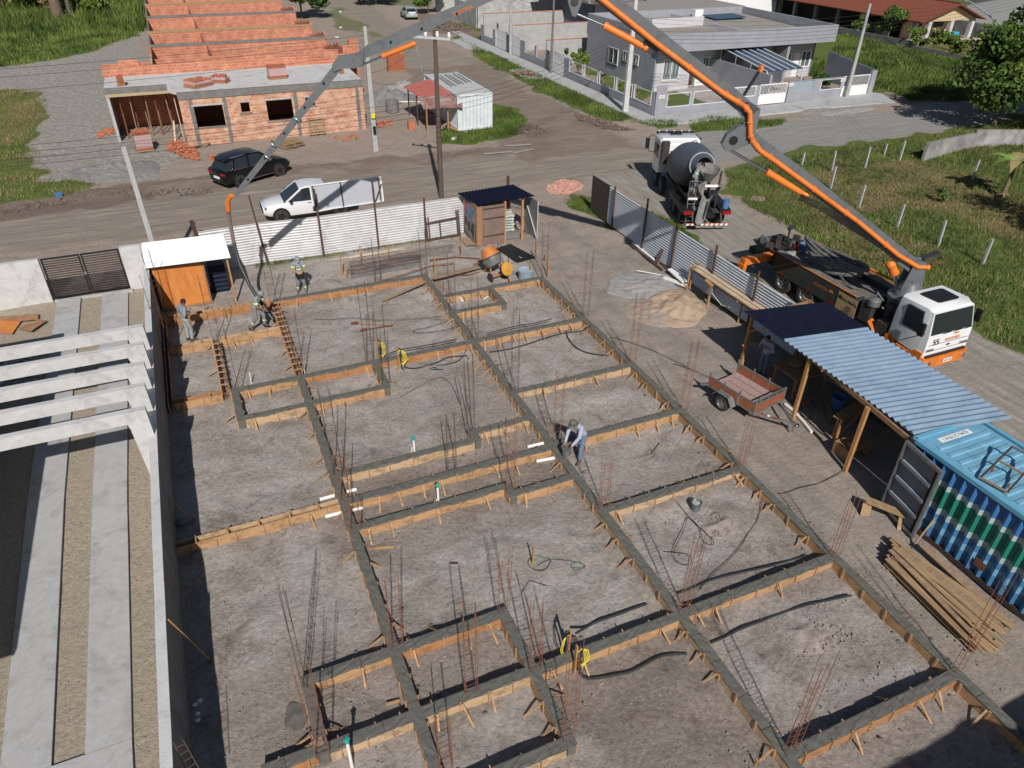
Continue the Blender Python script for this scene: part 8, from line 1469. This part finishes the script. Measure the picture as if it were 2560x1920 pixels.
curve('wire_tangle', 'dark wire loop at the foot of the stake in the big lower bay', 'wire', gp(8, [(1225, 370), (1205, 400), (1240, 440), (1310, 440), (1345, 380), (1290, 400), (1265, 420)]), .007, CABLE, 4)
curve('bent_rod', 'bent dark rod lying in the big lower bay', 'rod', gp(8, [(1165, 585), (1215, 508), (1325, 542)]), .008, REBARD, 5, 1); curve('bent_rod', 'long thin bent rod in the middle left bay', 'rod', gp(5, [(420, 915), (520, 860), (620, 805), (680, 795), (740, 850), (785, 960)]), .008, REBARD, 5, 3)
for n_, b, tp, lab in ((8, (1232, 405), (1228, 250), 'lone stake standing in the big lower bay'), (9, (560, 1640), (500, 1440), 'leaning pair of dark bars at the bottom edge')):
    s = M(); g = G(n_, *b); s.beam(g, g+Vector((0, 0, .62 if n_ == 8 else .2)), .045, .03); tag(s.build('stake', WOODPO, None), lab if n_ == 8 else 'low stub stake at the bottom edge', 'stake')
s = M(); s.beam(G(8, 228, 312, .04), G(8, 382, 298, .04), .07, .04); tag(s.build('board_scrap', FORM, None), 'short board scrap at the top left of the big lower bay', 'board'); s = M(); s.beam(G(8, 335, 1268, .04), G(8, 415, 1245, .04), .06, .03); tag(s.build('board_scrap', FORM, None), 'tiny board scrap in the lower left bay', 'board')
s = M(); s.beam(G(5, 1970, 1265, .03), G(5, 2018, 1200, .03), .05, .03); tag(s.build('board_scrap', WOODG, None), 'small stick lying right of the bucket man', 'stick')
s = M(); s.beam(G(8, 725, 400, .03), G(8, 775, 400, .03), .05, .03); tag(s.build('board_scrap', IRON, None), 'tiny brown scrap in the big lower bay', 'scrap')
# pipes
for (n_, bx_, by_, h, lab) in ((5, 508, 1270, .62, 'white pipe with a teal cap above the middle beams'), (5, 655, 1585, .75, 'white pipe with a teal cap rising through the beam, second one'), (7, 2165, 1659, .95, 'tall white pipe with two teal caps at the bottom left')):
    g = G(n_, bx_, by_, 0); t = thing('capped_pipe', lab, 'pipe', (g.x, g.y, 0), 0, 'white riser pipes with teal caps'); s = M(); s.tube([(0, 0, 0), (0, 0, h)], .035, 12); s.build('riser', PVC, t, True, world=False); s = M(); s.lathe((0, 0, h-.02), (0, 0, 1), [(0, .05), (.08, .05), (.09, .03), (.14, .03)], 12); s.box((0, 0, h+.07), (.13, .03, .03)); s.build('cap', TEAL, t, True, world=False)
for (n_, a, b, lab) in ((5, (90, 1498), (150, 1482), 'upper short white pipe stub right of the left long beam'), (5, (115, 1612), (190, 1595), 'lower short white pipe stub right of the left long beam'), (4, (1965, 1545), (2055, 1520), 'upper white pipe stub left of the left long beam'), (4, (1998, 1650), (2098, 1625), 'lower white pipe stub left of the left long beam'), (5, (1255, 1310), (1365, 1290), 'white pipe stub with dark lettering left of the middle line'), (5, (1200, 1222), (1300, 1198), 'white pipe end lying along the beam beside the bucket man'), (5, (785, 300), (800, 325), 'short clay coloured pipe in the small bay near the mixer'), (5, (935, 315), (958, 298), 'tiny white pipe piece in the small bay near the mixer')):
    p, q = G(n_, *a, .1), G(n_, *b, .1); s = M(); s.tube([p, q], .055 if 'tiny' not in lab else .03, 12); tag(s.build('pipe_stub', PVC, None, True), lab, 'pipe', 'white drain pipe stubs')
for (n_, a, b, lab) in ((4, (1528, 770), (1545, 835), 'thin white riser in the bay near the left wall'), (4, (1855, 695), (1872, 770), 'thin white riser beside the end of the unfilled form'), (5, (692, 200), (694, 295), 'thin white riser beside the upper end of the middle beam'), (5, (470, 1225), (490, 1255), 'tiny tilted white riser beside the first teal cap'), (5, (632, 1555), (640, 1575), 'tiny tilted white riser beside the second teal cap')):
    g = G(n_, *b, 0); s = M(); s.tube([g, g+Vector((.02, 0, .5 if 'tiny' not in lab else .2))], .018, 8); tag(s.build('thin_pipe', PVC, None), lab, 'pipe')
# stakes with yellow conduit
for (bx_, by_, n_, lab, sd) in ((285, 690, 5, 'left one of the two conduit stakes on the upper beam', 1), (410, 740, 5, 'right one of the two conduit stakes on the upper beam', 1), (1450, 960, 8, 'left one of the two conduit stakes at the bottom', -1), (1490, 1060, 8, 'right one of the two conduit stakes at the bottom', 1)):
    g = G(n_, bx_, by_, .1); t = thing('conduit_stake', lab+', with hanging yellow conduit', 'conduit stake', (g.x, g.y, 0), 0, 'stakes with yellow conduit')
    s = M(); s.beam((0, 0, -.05), (0, 0, .98), .07, .04); s.build('stake', WOODPO, t, world=False)
    for k in range(4 if bx_ != 1450 else 2):
        s = M(); r = .012; o = .05+.035*k; s.tube([(sd*.03, -.03, .85-.02*k), (sd*(.06+o*.3), -.05, .90), (sd*(.10+o), -.06, .78), (sd*(.13+o*1.3), -.06, .45), (sd*(.10+o), -.05, .18+.05*k), (sd*(.05+o*.3), -.04, .3)], r, 7); s.build('yellow_conduit', YEL, t, True, world=False)
    s = M(); s.tube([(sd*.03, -.02, .85), (sd*.06, -.08, 1.0), (sd*.12, -.06, .9), (sd*.09, -.04, .5), (sd*.10, -.05, .15), (sd*.15, -.1, .02)], .022, 7); s.build('black_conduit', CORR, t, True, world=False)
# tools and buckets
def shovel(label, a, b, m=WOODPO):
    t = thing('shovel', label, 'shovel', (a[0], a[1], a[2])); a, b = Vector(a), Vector(b); d = (b-a).normalized(); s = M(); s.tube([a, b], .017, 8); s.build('handle', m, t); r = d.cross(Vector((0, 0, 1))).normalized(); s = M()
    s.loft([[b+r*.10*k-d*.0+Vector((0, 0, .01*abs(k)*3)) for k in (-1, -.5, 0, .5, 1)], [b+d*.2+r*.11*k+Vector((0, 0, .03*abs(k)-.02)) for k in (-1, -.5, 0, .5, 1)], [b+d*.30+r*.05*k-Vector((0, 0, .02)) for k in (-1, -.5, 0, .5, 1)]], close=False, caps=False); s.build('blade', RUST, t, True); return t
shovel('long handled shovel leaning against the left wall, blade on the ground', (-2.5, 11.75, 1.9), (-2.05, 11.9, .12)); shovel('shovel lying in the upper left bay', G(5, 370, 473, .05), G(5, 160, 462, .06)); shovel('hoe lying across the shovel in the upper left bay', G(5, 375, 472, .07), G(5, 215, 500, .05), RUST); shovel('pole tool leaning in the shade of the left wall, upper one', G(7, 1040, 0, .9), G(7, 1175, 130, .1))
def bucket(name, label, p, r, h, m, fill=None, tilt=0):
    t = thing(name, label, 'bucket', p); s = M(); s.lathe((0, 0, 0), (0, 0, 1), [(0, r*.8), (h*.95, r), (h, r*1.04), (h, r*.93), (h*.8, r*.9), (.03, r*.72)], 24); s.build('pail', m, t, True, world=False)
    if fill: s = M(); s.lathe((0, 0, h*.70), (0, 0, 1), [(0, r*.88), (.02, r*.86), (.035, r*.3)], 20); s.build('contents', fill, t, world=False)
    s = M(); s.tube([(r*math.cos(a), r*.2*math.sin(a)-.02, h+r*.9*math.sin(a)) for a in np.linspace(0, math.pi, 9)], .006, 5); s.build('bail_handle', GALV, t, world=False); return t
BGR = mat('cement_bucket', (.07, .08, .09), rough=.7, scale=8, col2=(.20, .20, .19)); bucket('bucket', 'grey cement stained bucket alone in the right bay', G(6, 192, 1608, 0), .15, .30, BGR, CONC); bucket('bucket', 'full cement bucket held low by the bending man', (8.50, 14.98, .42), .16, .30, BGR, WET)
t = thing('power_tool', 'small dark teal power tool lying in the middle left bay', 'power tool', G(5, 630, 750, 0)); s = M(); s.tube([(-.15, .02, .06), (0, 0, .07), (.08, -.03, .06)], [.05, .06, .045], 10); s.build('housing', mat('dark_teal', (.01, .06, .06), rough=.4), t, True, world=False); s = M(); s.lathe((-.16, .02, .06), (-1, .1, 0), [(0, .05), (.03, .055), (.05, .02)], 12); s.build('disc', GALV, t, world=False); s = M(); s.tube([(.08, -.03, .06), (.2, -.1, .03), (.3, -.08, .02)], .02, 6); s.build('cord', BLACK, t, world=False)
g = G(7, 1120, 165, .0); s = M(); s.ell((g.x, g.y, .1), (.17, .13, .12), 9, 6); tag(s.build('stone', CONCD, None), 'pale stone lying in the shade at the foot of the left wall', 'stone')
for k, (x, y) in enumerate(((1200, 1275), (1230, 1250), (1215, 1330), (1217, 1370))): g = G(7, x, y, 0); s = M(); s.ell((g.x, g.y, .03), (.06, .05, .03), 7, 5); tag(s.build('litter', WHITE, None), 'white scrap in the wall shade, '+['second', 'topmost', 'third', 'lowest'][k]+' of four', 'litter', 'white scraps in the wall shade')
s = M(); p, q = G(7, 1720, 1659, .06), G(7, 1985, 1480, .34); s.beam(p, q, .16, .035); tag(s.build('plank', WOODG, None), 'grey plank sloping over the bottom left beam', 'plank')
t = thing('rebar_ladder', 'rusty rebar ladder leaning on the left wall at the bottom', 'rebar ladder', (-2.3, 9.0, 0)); a1, a2 = G(7, 1065, 1500, 1.95), G(7, 1120, 1480, 1.95); b1, b2 = Vector((-2.35, 8.3, .9)), Vector((-2.15, 8.45, .9))
for p, q in ((a1, b1), (a2, b2)): s = M(); s.tube([p, q], .008, 5); s.build('bar', REBARD, t)
for k in range(7): s = M(); f = .1+k*.13; s.tube([a1.lerp(b1, f), a2.lerp(b2, f)], .005, 4); s.build('stirrup', REBAR, t)
mound('wet_spill', 'round spill of wet concrete beside the shortest end beam', 'concrete spill', (-.5, 9.85), .24, .32, .04, WET, 15)
mound('soil_heap', 'low heap of broken soil in the bay with the grey bucket', 'soil heap', (11.4, 11.0), .75, .45, .16, mat('broken_soil', (.34, .29, .26), rough=.95, scale=7, bump=1, bscale=25, col2=(.23, .19, .17)), 19); mound('soil_heap', 'low heap of grey soil in the lower right bay', 'soil heap', (10.9, 7.3), .95, .55, .14, MATS['broken_soil'], 23)
rubble('soil_clods', 'crumbled soil clods in the bay with the grey bucket', 'soil', [(10.7, 10.6), (12.2, 10.6), (12.3, 11.5), (10.8, 11.5)], 260, .06, MATS['broken_soil'], .12); rubble('soil_clods', 'crumbled soil clods in the lower right bay', 'soil', [(10, 6.7), (12, 6.7), (12.2, 7.9), (10.2, 8.0)], 320, .06, MATS['broken_soil'], .10)
for (a, b, c, d) in ((8.7, 13.0, 5.3, 8.4), (8.7, 13.0, 9.0, 12.2), (8.7, 13, 12.9, 15.4), (2.2, 8.1, 9.2, 13.8), (8.7, 13, 15.9, 18.5), (2.2, 8.1, 17.5, 22.2), (-2.3, 1.6, 9, 15.4), (4.8, 8.1, 4.5, 8.4), (-2.3, 1.6, 16, 22), (2.2, 8.1, 22.8, 28.4), (14, 19, 17, 33), (14, 16, 5, 17), (13.5, 14, 3, 20)):
    rubble('pebbles', 'small stones and clods scattered over the bare soil', 'stones', [(a, c), (b, c), (b, d), (a, d)], int((b-a)*(d-c)*9), .035, GRAV if a < 9 else MATS['broken_soil'], .0)
rubble('courtyard_stones', 'small stones and clay bits between the drive strips', 'stones', [(-5.3, 10.8), (-4.7, 10.8), (-4.8, 30), (-5.5, 30)], 200, .03, GRAV, 0); rubble('courtyard_stones', 'small clay bits along the left wall', 'stones', [(-3.6, 8), (-2.8, 8), (-2.85, 30), (-3.7, 30)], 130, .04, MATS['broken_soil'], 0)
rubble('courtyard_debris', 'pale rubble in the courtyard shade by the plywood offcuts', 'rubble', [(-8.5, 26), (-6.6, 26), (-6.6, 28.6), (-8.8, 28.6)], 260, .12, CONC, .05)

s = M(); rr = random.Random(77)
for r_ in RUNS:
    if not r_[4]: continue
    for k in range(int((r_[3]-r_[2])*1.6)):
        u = rr.uniform(r_[2], r_[3]); sd = rr.choice((-1, 1)); v = r_[1]+sd*rr.uniform(.2, .55); x, y = (v, u) if r_[0] == 'v' else (u, v); q = rr.uniform(.02, .07); s.ell((x, y, .012), (q, q*rr.uniform(.5, 1), .014), 7, 4)
tag(s.build('concrete_splashes', WET, None, True), 'splashes of wet concrete on the soil beside the footing beams', 'splashes', kind='stuff')
# ------------------------------------------------------------------ unseen block added off frame, roof outline shaped to cast shade into view
t = thing('added_shade_block', 'unseen block added just below the picture, roof edge shaped to throw the bottom right shade', 'building', (12, -4, 0)); s = M(); s.bb((8, -9, 0), (15.4, -1.6, 4.2)); s.build('wall', PLASTL, t); s = M(); s.prism([(7.6, -9.2), (15.6, -9.2), (15.6, -1.05), (12.24, -1.11), (11.94, -1.31), (11.66, -1.13), (11.27, -1.05), (9.96, -1.15), (7.6, -1.2)], 4.2, 4.45); s.build('roof', FIB, t)
# ------------------------------------------------------------------ poles and wires
def pole(label, base, h, r0, r1, m, sq=False, lean=(0, 0)):
    t = thing('utility_pole', label, 'utility pole', (base[0], base[1], 0)); s = M()
    if sq: s.beam((0, 0, -.2), (lean[0], lean[1], h), r0*1.3, r0*2, w2=r1*1.3, h2=r1*2)
    else: s.tube([(0, 0, -.2), (lean[0]*.5, lean[1]*.5, h*.5), (lean[0], lean[1], h)], [r0, (r0+r1)/2, r1], 12)
    s.build('shaft', m, t, not sq, world=False); return t
DWP = mat('dark_timber_pole', (.13, .095, .075), rough=.9, scale=5, stretch=(4, 4, .4), col2=(.07, .05, .04)); PC = mat('pole_concrete', (.42, .42, .41), scale=2, col2=(.32, .32, .31))
p1 = pole('dark timber utility pole at the street edge beside the cement store', (12.62, 38.85), 8.7, .15, .10, DWP)
s = M(); s.beam((-.95, .75, 8.35), (.6, -.65, 8.35), .11, .11); s.build('crossarm', mat('pale_crossarm', (.46, .52, .52)), p1, world=False)
for k in range(4): f = .04+k*.31; q = Vector((-.95, .75, 8.4)).lerp(Vector((.6, -.65, 8.4)), f); s = M(); s.lathe(q, (0, 0, 1), [(0, .05), (.05, .09), (.09, .05), (.13, .10), (.18, .06), (.24, .08), (.28, .03)], 12); s.build('insulator', WHITE, p1, True, world=False)
for k in range(5): s = M(); s.ring((0, 0, 3.4+k*.28), (0, 0, 1), .14, .02, 14, 6); s.build('band', STEELD, p1, world=False)
p2 = pole('pale concrete utility pole beside the brick building with a yellow tag', (11.41, 49.02), 7.6, .17, .10, PC, True); s = M(); s.box((0, -.20, 2.3), (.22, .02, .34)); s.build('yellow_tag', YEL, p2, world=False); s = M(); s.box((0, -.235, 1.4), (.20, .02, .5)); s.build('dark_opening', BLACK, p2, world=False)
p3 = pole('tall pale concrete pole in front of the grey house corner', (32.79, 52.26), 8.6, .22, .13, CONCL, True); s = M(); s.beam((-1.0, -.1, 8.0), (1.1, .3, 8.0), .1, .1); s.build('crossarm', GALV, p3, world=False)
for k in range(3): s = M(); s.lathe((-.9+k*.9, 0, 8.1), (0, 0, 1), [(0, .05), (.1, .08), (.2, .03)], 10); s.build('insulator', WHITE, p3, world=False)
p4 = pole('thin leaning concrete pole rising behind the plywood cabin roof', (-2.35, 32.95), 5.95, .11, .085, PC, True, (-.1, -.05)); s = M(); s.beam((-.1, 0, 4.2), (-.3, 0, 4.35), .03, .03); s.build('bracket', IRON, p4, world=False)
p5 = pole('grey pole between the white gates of the far street', (34.0, 78.5), 9.5, .16, .12, PC); p6 = pole('slender dark pole with cables in front of the second yard wall', (33.8, 68.0), 9.0, .12, .09, mat('brown_pole', (.17, .15, .13)))
p7 = pole('pale concrete pole in front of the right end of the grey house', (54.0, 50.0), 7.4, .19, .11, PC); p8 = pole('dark leaning timber pole at the right edge behind the tree', (81.0, 54.6), 11, .2, .14, DWP, False, (1.0, .3))
p9 = thing('street_lamp', 'curved arm street lamp at the upper right', 'street lamp', (82.2, 58.8, 0)); s = M(); s.tube([(2.2, .5, 3.2), (.8, 1.6, 4.3), (-.5, 2.9, 5.3), (-.9, 3.2, 5.5)], .07, 8); s.build('arm', GALV, p9, world=False); s = M(); s.ell((-1.1, 3.3, 5.5), (.35, .18, .12), 10, 6); s.build('lamp_head', GALV, p9, world=False)
p10 = thing('street_lamp', 'thin galvanised lamp arm rising behind the pink roofed shed', 'street lamp', (18.6, 60.2, 0)); s = M(); s.tube([(0, 0, 0), (-.1, .4, 2.4), (-.35, .9, 4.3), (-.45, 1.0, 4.5)], .05, 8); s.build('arm', GALV, p10, world=False); s = M(); s.box((-.5, 1.0, 4.55), (.3, .2, .12)); s.build('lamp_head', GALV, p10, world=False)
def wire(lab, a, b, sag=.6, r=.012):
    a, b = Vector(a), Vector(b); s = M(); s.tube([a.lerp(b, k/14)-Vector((0, 0, sag*4*(k/14)*(1-k/14))) for k in range(15)], r, 4); tag(s.build('overhead_wire', CABLE, None), lab, 'wire', 'overhead wires')
T1, T2_, T3 = Vector((12.6, 38.9, 0)), Vector((11.4, 49.0, 0)), Vector((32.8, 52.3, 0))
z = lambda v, h, dx=0, dy=0: Vector((v.x+dx, v.y+dy, h))
for k, (h, y) in enumerate(((6.3, 0), (5.9, .05), (5.2, .1))): wire('overhead wire crossing the brick building toward the left, '+['top', 'middle', 'low'][k]+' one', z(T2_, h+.8), (-30, 47+y, h+.6), .5)
for k in range(4): wire('street wire running left from the dark timber pole, '+['first', 'second', 'third', 'fourth'][k]+' from the top', z(T1, 5.4-.28*k), (-30, 40.5, 5.3-.3*k), .7, .011)
for k in range(4): wire('wire between the dark timber pole and the tall concrete pole, '+['first', 'second', 'third', 'fourth'][k]+' from the top', z(T1, 5.4-.28*k), z(T3, 6.0-.3*k), .55, .011)
for k in range(4): wire('wire from the tall concrete pole along the street to the right, '+['first', 'second', 'third', 'fourth'][k]+' from the top', z(T3, 6.0-.28*k), (81, 54.5-.0, 7.0-.3*k), 1.2, .013)
for k in range(4): wire('high wire from the tall concrete pole up the far street, '+['first', 'second', 'third', 'fourth'][k]+' one', z(T3, 8.1, -.9+.6*k), (34.0+.3*k, 78.5, 8.6), .5, .012)
for k in range(3): wire('far wire crossing in front of the yard walls, '+['top', 'middle', 'low'][k]+' one', (33.9, 78.5, 6.2-.35*k), (33.8, 68.0, 6.0-.35*k), .2, .012)
for k in range(3): wire('house wire from the tall pole past the right concrete pole, '+['top', 'middle', 'low'][k]+' one', z(T3, 6.9-.3*k), (54.0, 50.0, 6.6-.35*k), .4, .011)
for k in range(4): wire('wire slanting over the street toward the right field, '+['first', 'second', 'third', 'fourth'][k]+' one', (54.0, 50.0, 6.4-.2*k), (41+.7*k, 30, 6.0), .5, .011)
for k in range(2): wire('wire crossing the tiled house roof, '+['upper', 'lower'][k]+' one', (54.0, 50.0, 6.8-.3*k), (100, 62, 8-.4*k), .8, .014)
wire('service wire from the concrete pole to the shed roof', z(T2_, 4.4), (18.4, 60, 2.6), .5); wire('service wire from the pole to the far lamp', z(T2_, 4.9), (18.1, 61.2, 4.3), .4)
# ------------------------------------------------------------------ trees
def foliage(name, parent, clumps, n, size, mats, seed, flat=.55):
    r = np.random.default_rng(seed); C_ = np.array([c[:3] for c in clumps]); Rd = np.array([c[3] for c in clumps]); wt = Rd**2/np.sum(Rd**2); idx = r.choice(len(clumps), n, p=wt)
    d = r.normal(size=(n, 3)); d /= np.linalg.norm(d, axis=1)[:, None]; rad = r.random(n)**.42; p = C_[idx]+d*(rad*Rd[idx])[:, None]*np.array([1, 1, .8])
    nrm = d*.7+r.normal(size=(n, 3))*.7; nrm /= np.linalg.norm(nrm, axis=1)[:, None]; a = np.cross(nrm, r.normal(size=(n, 3))); a /= np.linalg.norm(a, axis=1)[:, None]; b = np.cross(nrm, a); s_ = size*r.uniform(.6, 1.35, n)[:, None]
    v = np.stack([p-a*s_, p+b*s_*flat, p+a*s_, p-b*s_*flat], 1).reshape(-1, 3); me = bpy.data.meshes.new(name); me.vertices.add(n*4); me.loops.add(n*4); me.polygons.add(n)
    off = np.array(parent.location) if parent else np.zeros(3); me.vertices.foreach_set('co', (v-off).ravel().astype(np.float32)); me.loops.foreach_set('vertex_index', np.arange(n*4, dtype=np.int32)); me.polygons.foreach_set('loop_start', np.arange(0, n*4, 4, dtype=np.int32)); me.polygons.foreach_set('loop_total', np.full(n, 4, np.int32))
    for q in mats: me.materials.append(q)
    cm = r.integers(0, len(mats), len(clumps)); me.polygons.foreach_set('material_index', np.where(r.random(n) < .6, cm[idx], r.integers(0, len(mats), n)).astype(np.int32)); me.update(calc_edges=True)
    o = bpy.data.objects.new(name, me); COL.objects.link(o); o.parent = parent; return o
def tree(label, base, h, cr_, n, size, seed, nb=9, trunk=.22, mats=LEAF, name='broadleaf_tree', cz=.62, crv=None):
    t = thing(name, label, 'tree', (base[0], base[1], 0)); rr = random.Random(seed); s = M(); B0 = Vector((base[0], base[1], -.1)); top = B0+Vector((rr.uniform(-.3, .3), rr.uniform(-.3, .3), h*cz)); s.tube([B0, B0.lerp(top, .5)+Vector((.1, .05, 0)), top], [trunk, trunk*.8, trunk*.45], 9); cl = []
    for k in range(nb):
        a = 2*math.pi*k/nb+rr.uniform(-.3, .3); e = rr.uniform(.35, 1)*cr_*.78; c = Vector((base[0]+e*math.cos(a), base[1]+e*math.sin(a), h*rr.uniform(.30, .92))); st = B0.lerp(top, rr.uniform(.45, 1)); s.tube([st, st.lerp(c, .6)+Vector((0, 0, .2)), c], [trunk*.35, trunk*.2, .02], 6); cl.append((*c, cr_*rr.uniform(.26, .46)))
        for j in range(2): cl.append((c.x+rr.uniform(-1, 1)*cr_*.35, c.y+rr.uniform(-1, 1)*cr_*.35, c.z+rr.uniform(-.6, .6)*cr_*.3, cr_*rr.uniform(.12, .26)))
    cl.append((base[0], base[1], h*.85, cr_*.45)); s.build('trunk', BARK, t); foliage('crown', t, cl, n, size, mats, seed); return t
tree('leafy roadside tree with its shade on the grey street', (58.0, 38.6), 6.8, 4.6, 13000, .19, 3, 14, cz=.5)
tree('second broad tree merging into the roadside tree at the right edge', (62.8, 38.6), 9.5, 5.2, 13000, .2, 8, 13); tree('dark tree behind the right edge, over the field wall', (61.0, 33.5), 5.0, 3.2, 6000, .17, 14, 9); tree('off side field tree whose shade crosses the grass at the right', (41.2, 18.6), 5.6, 3.0, 5000, .16, 21, 9)
tree('big shade tree beyond the right field edge', (47.5, 21.0), 6.5, 3.2, 5000, .18, 33, 9); tree('round bush tree standing before the tiled house veranda', (82.6, 72.5), 3.8, 2.0, 2600, .17, 41, 6, .1); tree('bush tree behind the white wall at the top', (73, 99), 5, 3.5, 2500, .28, 43, 7); tree('small dark tree at the top beside the grey house roof', (62, 98), 4.5, 3.5, 2500, .28, 47, 7)
tree('dense bush beside the far end of the brick terrace', (17.6, 112), 5.5, 3.6, 3500, .3, 51, 8, .15); tree('green thicket left of the far block wall', (35.6, 112), 3.6, 2.6, 2600, .25, 55, 7, .1); tree('second green thicket at the top beside the far street', (31.0, 124), 4, 4, 2600, .3, 57, 7, .1)
tree('thin sapling with yellowish tuft by the tiled house garden', (80.6, 56.6), 4.2, .9, 500, .16, 61, 4, .06, [GRASSM[2], LEAF[2]]); tree('small shrub in the middle of the right field', (39.2, 27.6), .9, .5, 260, .08, 63, 4, .02); tree('bushy shrub behind the end gate of the grey house', (52.3, 51.4), 1.7, 1.1, 900, .12, 65, 5, .04, LEAF[:2]); tree('fern like bush inside the low side wall', (35.2, 64.8), 2.3, 1.1, 900, .14, 67, 5, .05, [LEAF[2], GRASSM[1]])
for k, (x, y) in enumerate(((35.4, 60.6), (35.4, 57.6), (35.4, 55.0))): tree(['farthest', 'middle', 'nearest'][k]+' small garden plant behind the low side wall', (x, y), 1.3, .45, 160, .12, 70+k, 3, .03, [LEAF[2], GRASSM[2]])
for k, (x, y, h) in enumerate(((81.2, 64.5, 2.4), (81.6, 62.6, 2.0), (80.9, 67.0, 2.2), (82.0, 76.5, 2.4), (81.0, 60.6, 1.7))): tree(['tallest', 'bushy', 'slim', 'farthest', 'lowest'][k]+' tall weed clump along the stained wall', (x, y), h, 1.3, 800, .16, 80+k, 5, .04, [LEAF[2], GRASSM[1]], 'weed_clump')
for k, (x, y) in enumerate(((30.9, 67.8), (30.2, 68.0), (31.4, 67.5))): g = (x, y); s = M(); s.ell((x, y, .25), (.28, .28, .25), 10, 7); tag(s.build('stone', mat('reddish_stone', (.22, .10, .07), scale=6), None), ['middle', 'left', 'right'][k]+' round reddish stone at the grass edge of the pavement', 'stone', 'stones by the pavement')
# hanging plant pots on the rough wall
for k, (x, z) in enumerate(((41.6, 1.75), (42.1, 1.35), (39.0, .95), (37.4, 1.0))):
    t = thing('wall_planter', ['upper', 'second', 'third', 'lowest'][k]+' small planter hung on the rough yard wall', 'planter', (x, 71.85, z), 0, 'planters on the yard wall'); s = M(); s.lathe((0, 0, 0), (0, 0, 1), [(0, .12), (.2, .18)], 10); s.build('pot', BLACK, t, world=False); foliage('leaves', t, [(x, 71.85, z+.3, .3)], 70, .1, LEAF, 90+k)
# banana plant
t = thing('banana_plant', 'banana plant with drooping leaves in the right field', 'banana plant', (43.4, 26.8, 0)); s = M(); s.tube([(43.4, 26.8, -.1), (43.45, 26.8, .9), (43.55, 26.85, 1.9)], [.16, .13, .08], 10); s.build('stem', mat('banana_stem', (.22, .17, .09), scale=6, col2=(.10, .08, .05)), t, True)
BL = mat('banana_leaf', (.12, .22, .04), scale=3, col2=(.20, .26, .06)); rr = random.Random(4)
for k in range(9):
    a = k*2.4+.3; L = rr.uniform(1.3, 2.1); d = Vector((math.cos(a), math.sin(a), 0)); sd_ = Vector((-d.y, d.x, 0)); s = M(); o = Vector((43.55, 26.85, 1.85)); rings = []
    for j in range(9):
        f = j/8; c = o+d*L*f+Vector((0, 0, L*(.75*f-.85*f*f)+.25*math.sin(3*f))); w_ = .30*math.sin(math.pi*min(1, .08+f*.95))+.01; rings.append([c-sd_*w_-Vector((0, 0, .08*w_)), c+Vector((0, 0, .02)), c+sd_*w_-Vector((0, 0, .08*w_))])
    s.loft(rings, close=False, caps=False); s.build('leaf', BL if k % 4 else GRASSM[2], t, True)
for k in range(8): s = M(); a = k*.8; s.beam((43.4, 26.8, .35), (43.4+.35*math.cos(a), 26.8+.35*math.sin(a), .05+.03*k), .10, .01); s.build('dry_leaf', WOODG, t)
# palms in the far left field
for k, (x, y, h, lab) in enumerate(((-11.6, 113.5, 9, 'thick brown palm trunk in the reedy field at the upper left'), (-10.3, 114.5, 8, 'slimmer grey palm trunk beside the thick one at the upper left'), (-3.2, 126, 9, 'pale bare trunk at the top edge beside the brick terrace'))):
    t = thing('palm_tree', lab, 'palm tree', (x, y, 0)); s = M(); s.tube([(x, y, -.1), (x+.1, y, h*.5), (x-.2*k, y+.3, h)], [.75 if k == 0 else .3, .6 if k == 0 else .25, .4 if k == 0 else .2], 10); s.build('trunk', BARK if k else mat('palm_trunk', (.20, .13, .09), scale=2, stretch=(3, 3, .5), col2=(.10, .07, .05)), t, True)
    for j in range(12):
        a = j*2.4; L = 3.2; d = Vector((math.cos(a), math.sin(a), 0)); sd_ = Vector((-d.y, d.x, 0)); rings = []
        for q in range(7): f = q/6; c = Vector((x-.2*k, y+.3, h))+d*L*f+Vector((0, 0, L*(.5*f-1.1*f*f))); w_ = .35*math.sin(math.pi*min(1, .1+f*.9))+.02; rings.append([c-sd_*w_-Vector((0, 0, .3*w_)), c, c+sd_*w_-Vector((0, 0, .3*w_))])
        s = M(); s.loft(rings, close=False, caps=False); s.build('frond', [LEAF[1], GRASSM[2], LEAF[2]][j % 3], t)
tree('yellow green weed mass at the top edge of the reedy field', (-14.5, 121), 4, 3.4, 2600, .3, 101, 8, .1, [GRASSM[2], GRASSM[1], LEAF[2]], 'weed_clump'); tree('reedy weed mass beside the brown palm trunk', (-8.0, 118), 3.2, 3.2, 2200, .3, 103, 8, .1, [GRASSM[1], LEAF[2]], 'weed_clump')
s = M(); s.box((-7.4, 46.6, .12), (.35, .28, .2), .4); tag(s.build('litter', BLUEPL, None), 'small blue scrap on the mud left of the leaning pole', 'litter')
for k, (n_, x, y) in enumerate(((2, 50, 75), (2, 55, 172), (2, 30, 232), (2, 122, 255), (2, 750, 858))): g = G(n_, x, y); s = M(); s.box((g.x, g.y, .08), (.35, .25, .12), k); tag(s.build('litter', WHITE, None), ['farthest', 'second', 'third', 'fourth', 'nearest'][k]+' white scrap on the grass by the dirt street', 'litter', 'white scraps on the grass')
s = M(); q = [(30.2, 30.5), (29.6, 31.2), (30.0, 31.9), (30.8, 31.6)]; s.ell((29.6, 31.9, .02), (.55, .4, .07), 12, 6); tag(s.build('manhole_slab', mat('pinkish_slab', (.34, .24, .20)), None), 'round pinkish slab in the grass right of the mixer truck', 'slab')
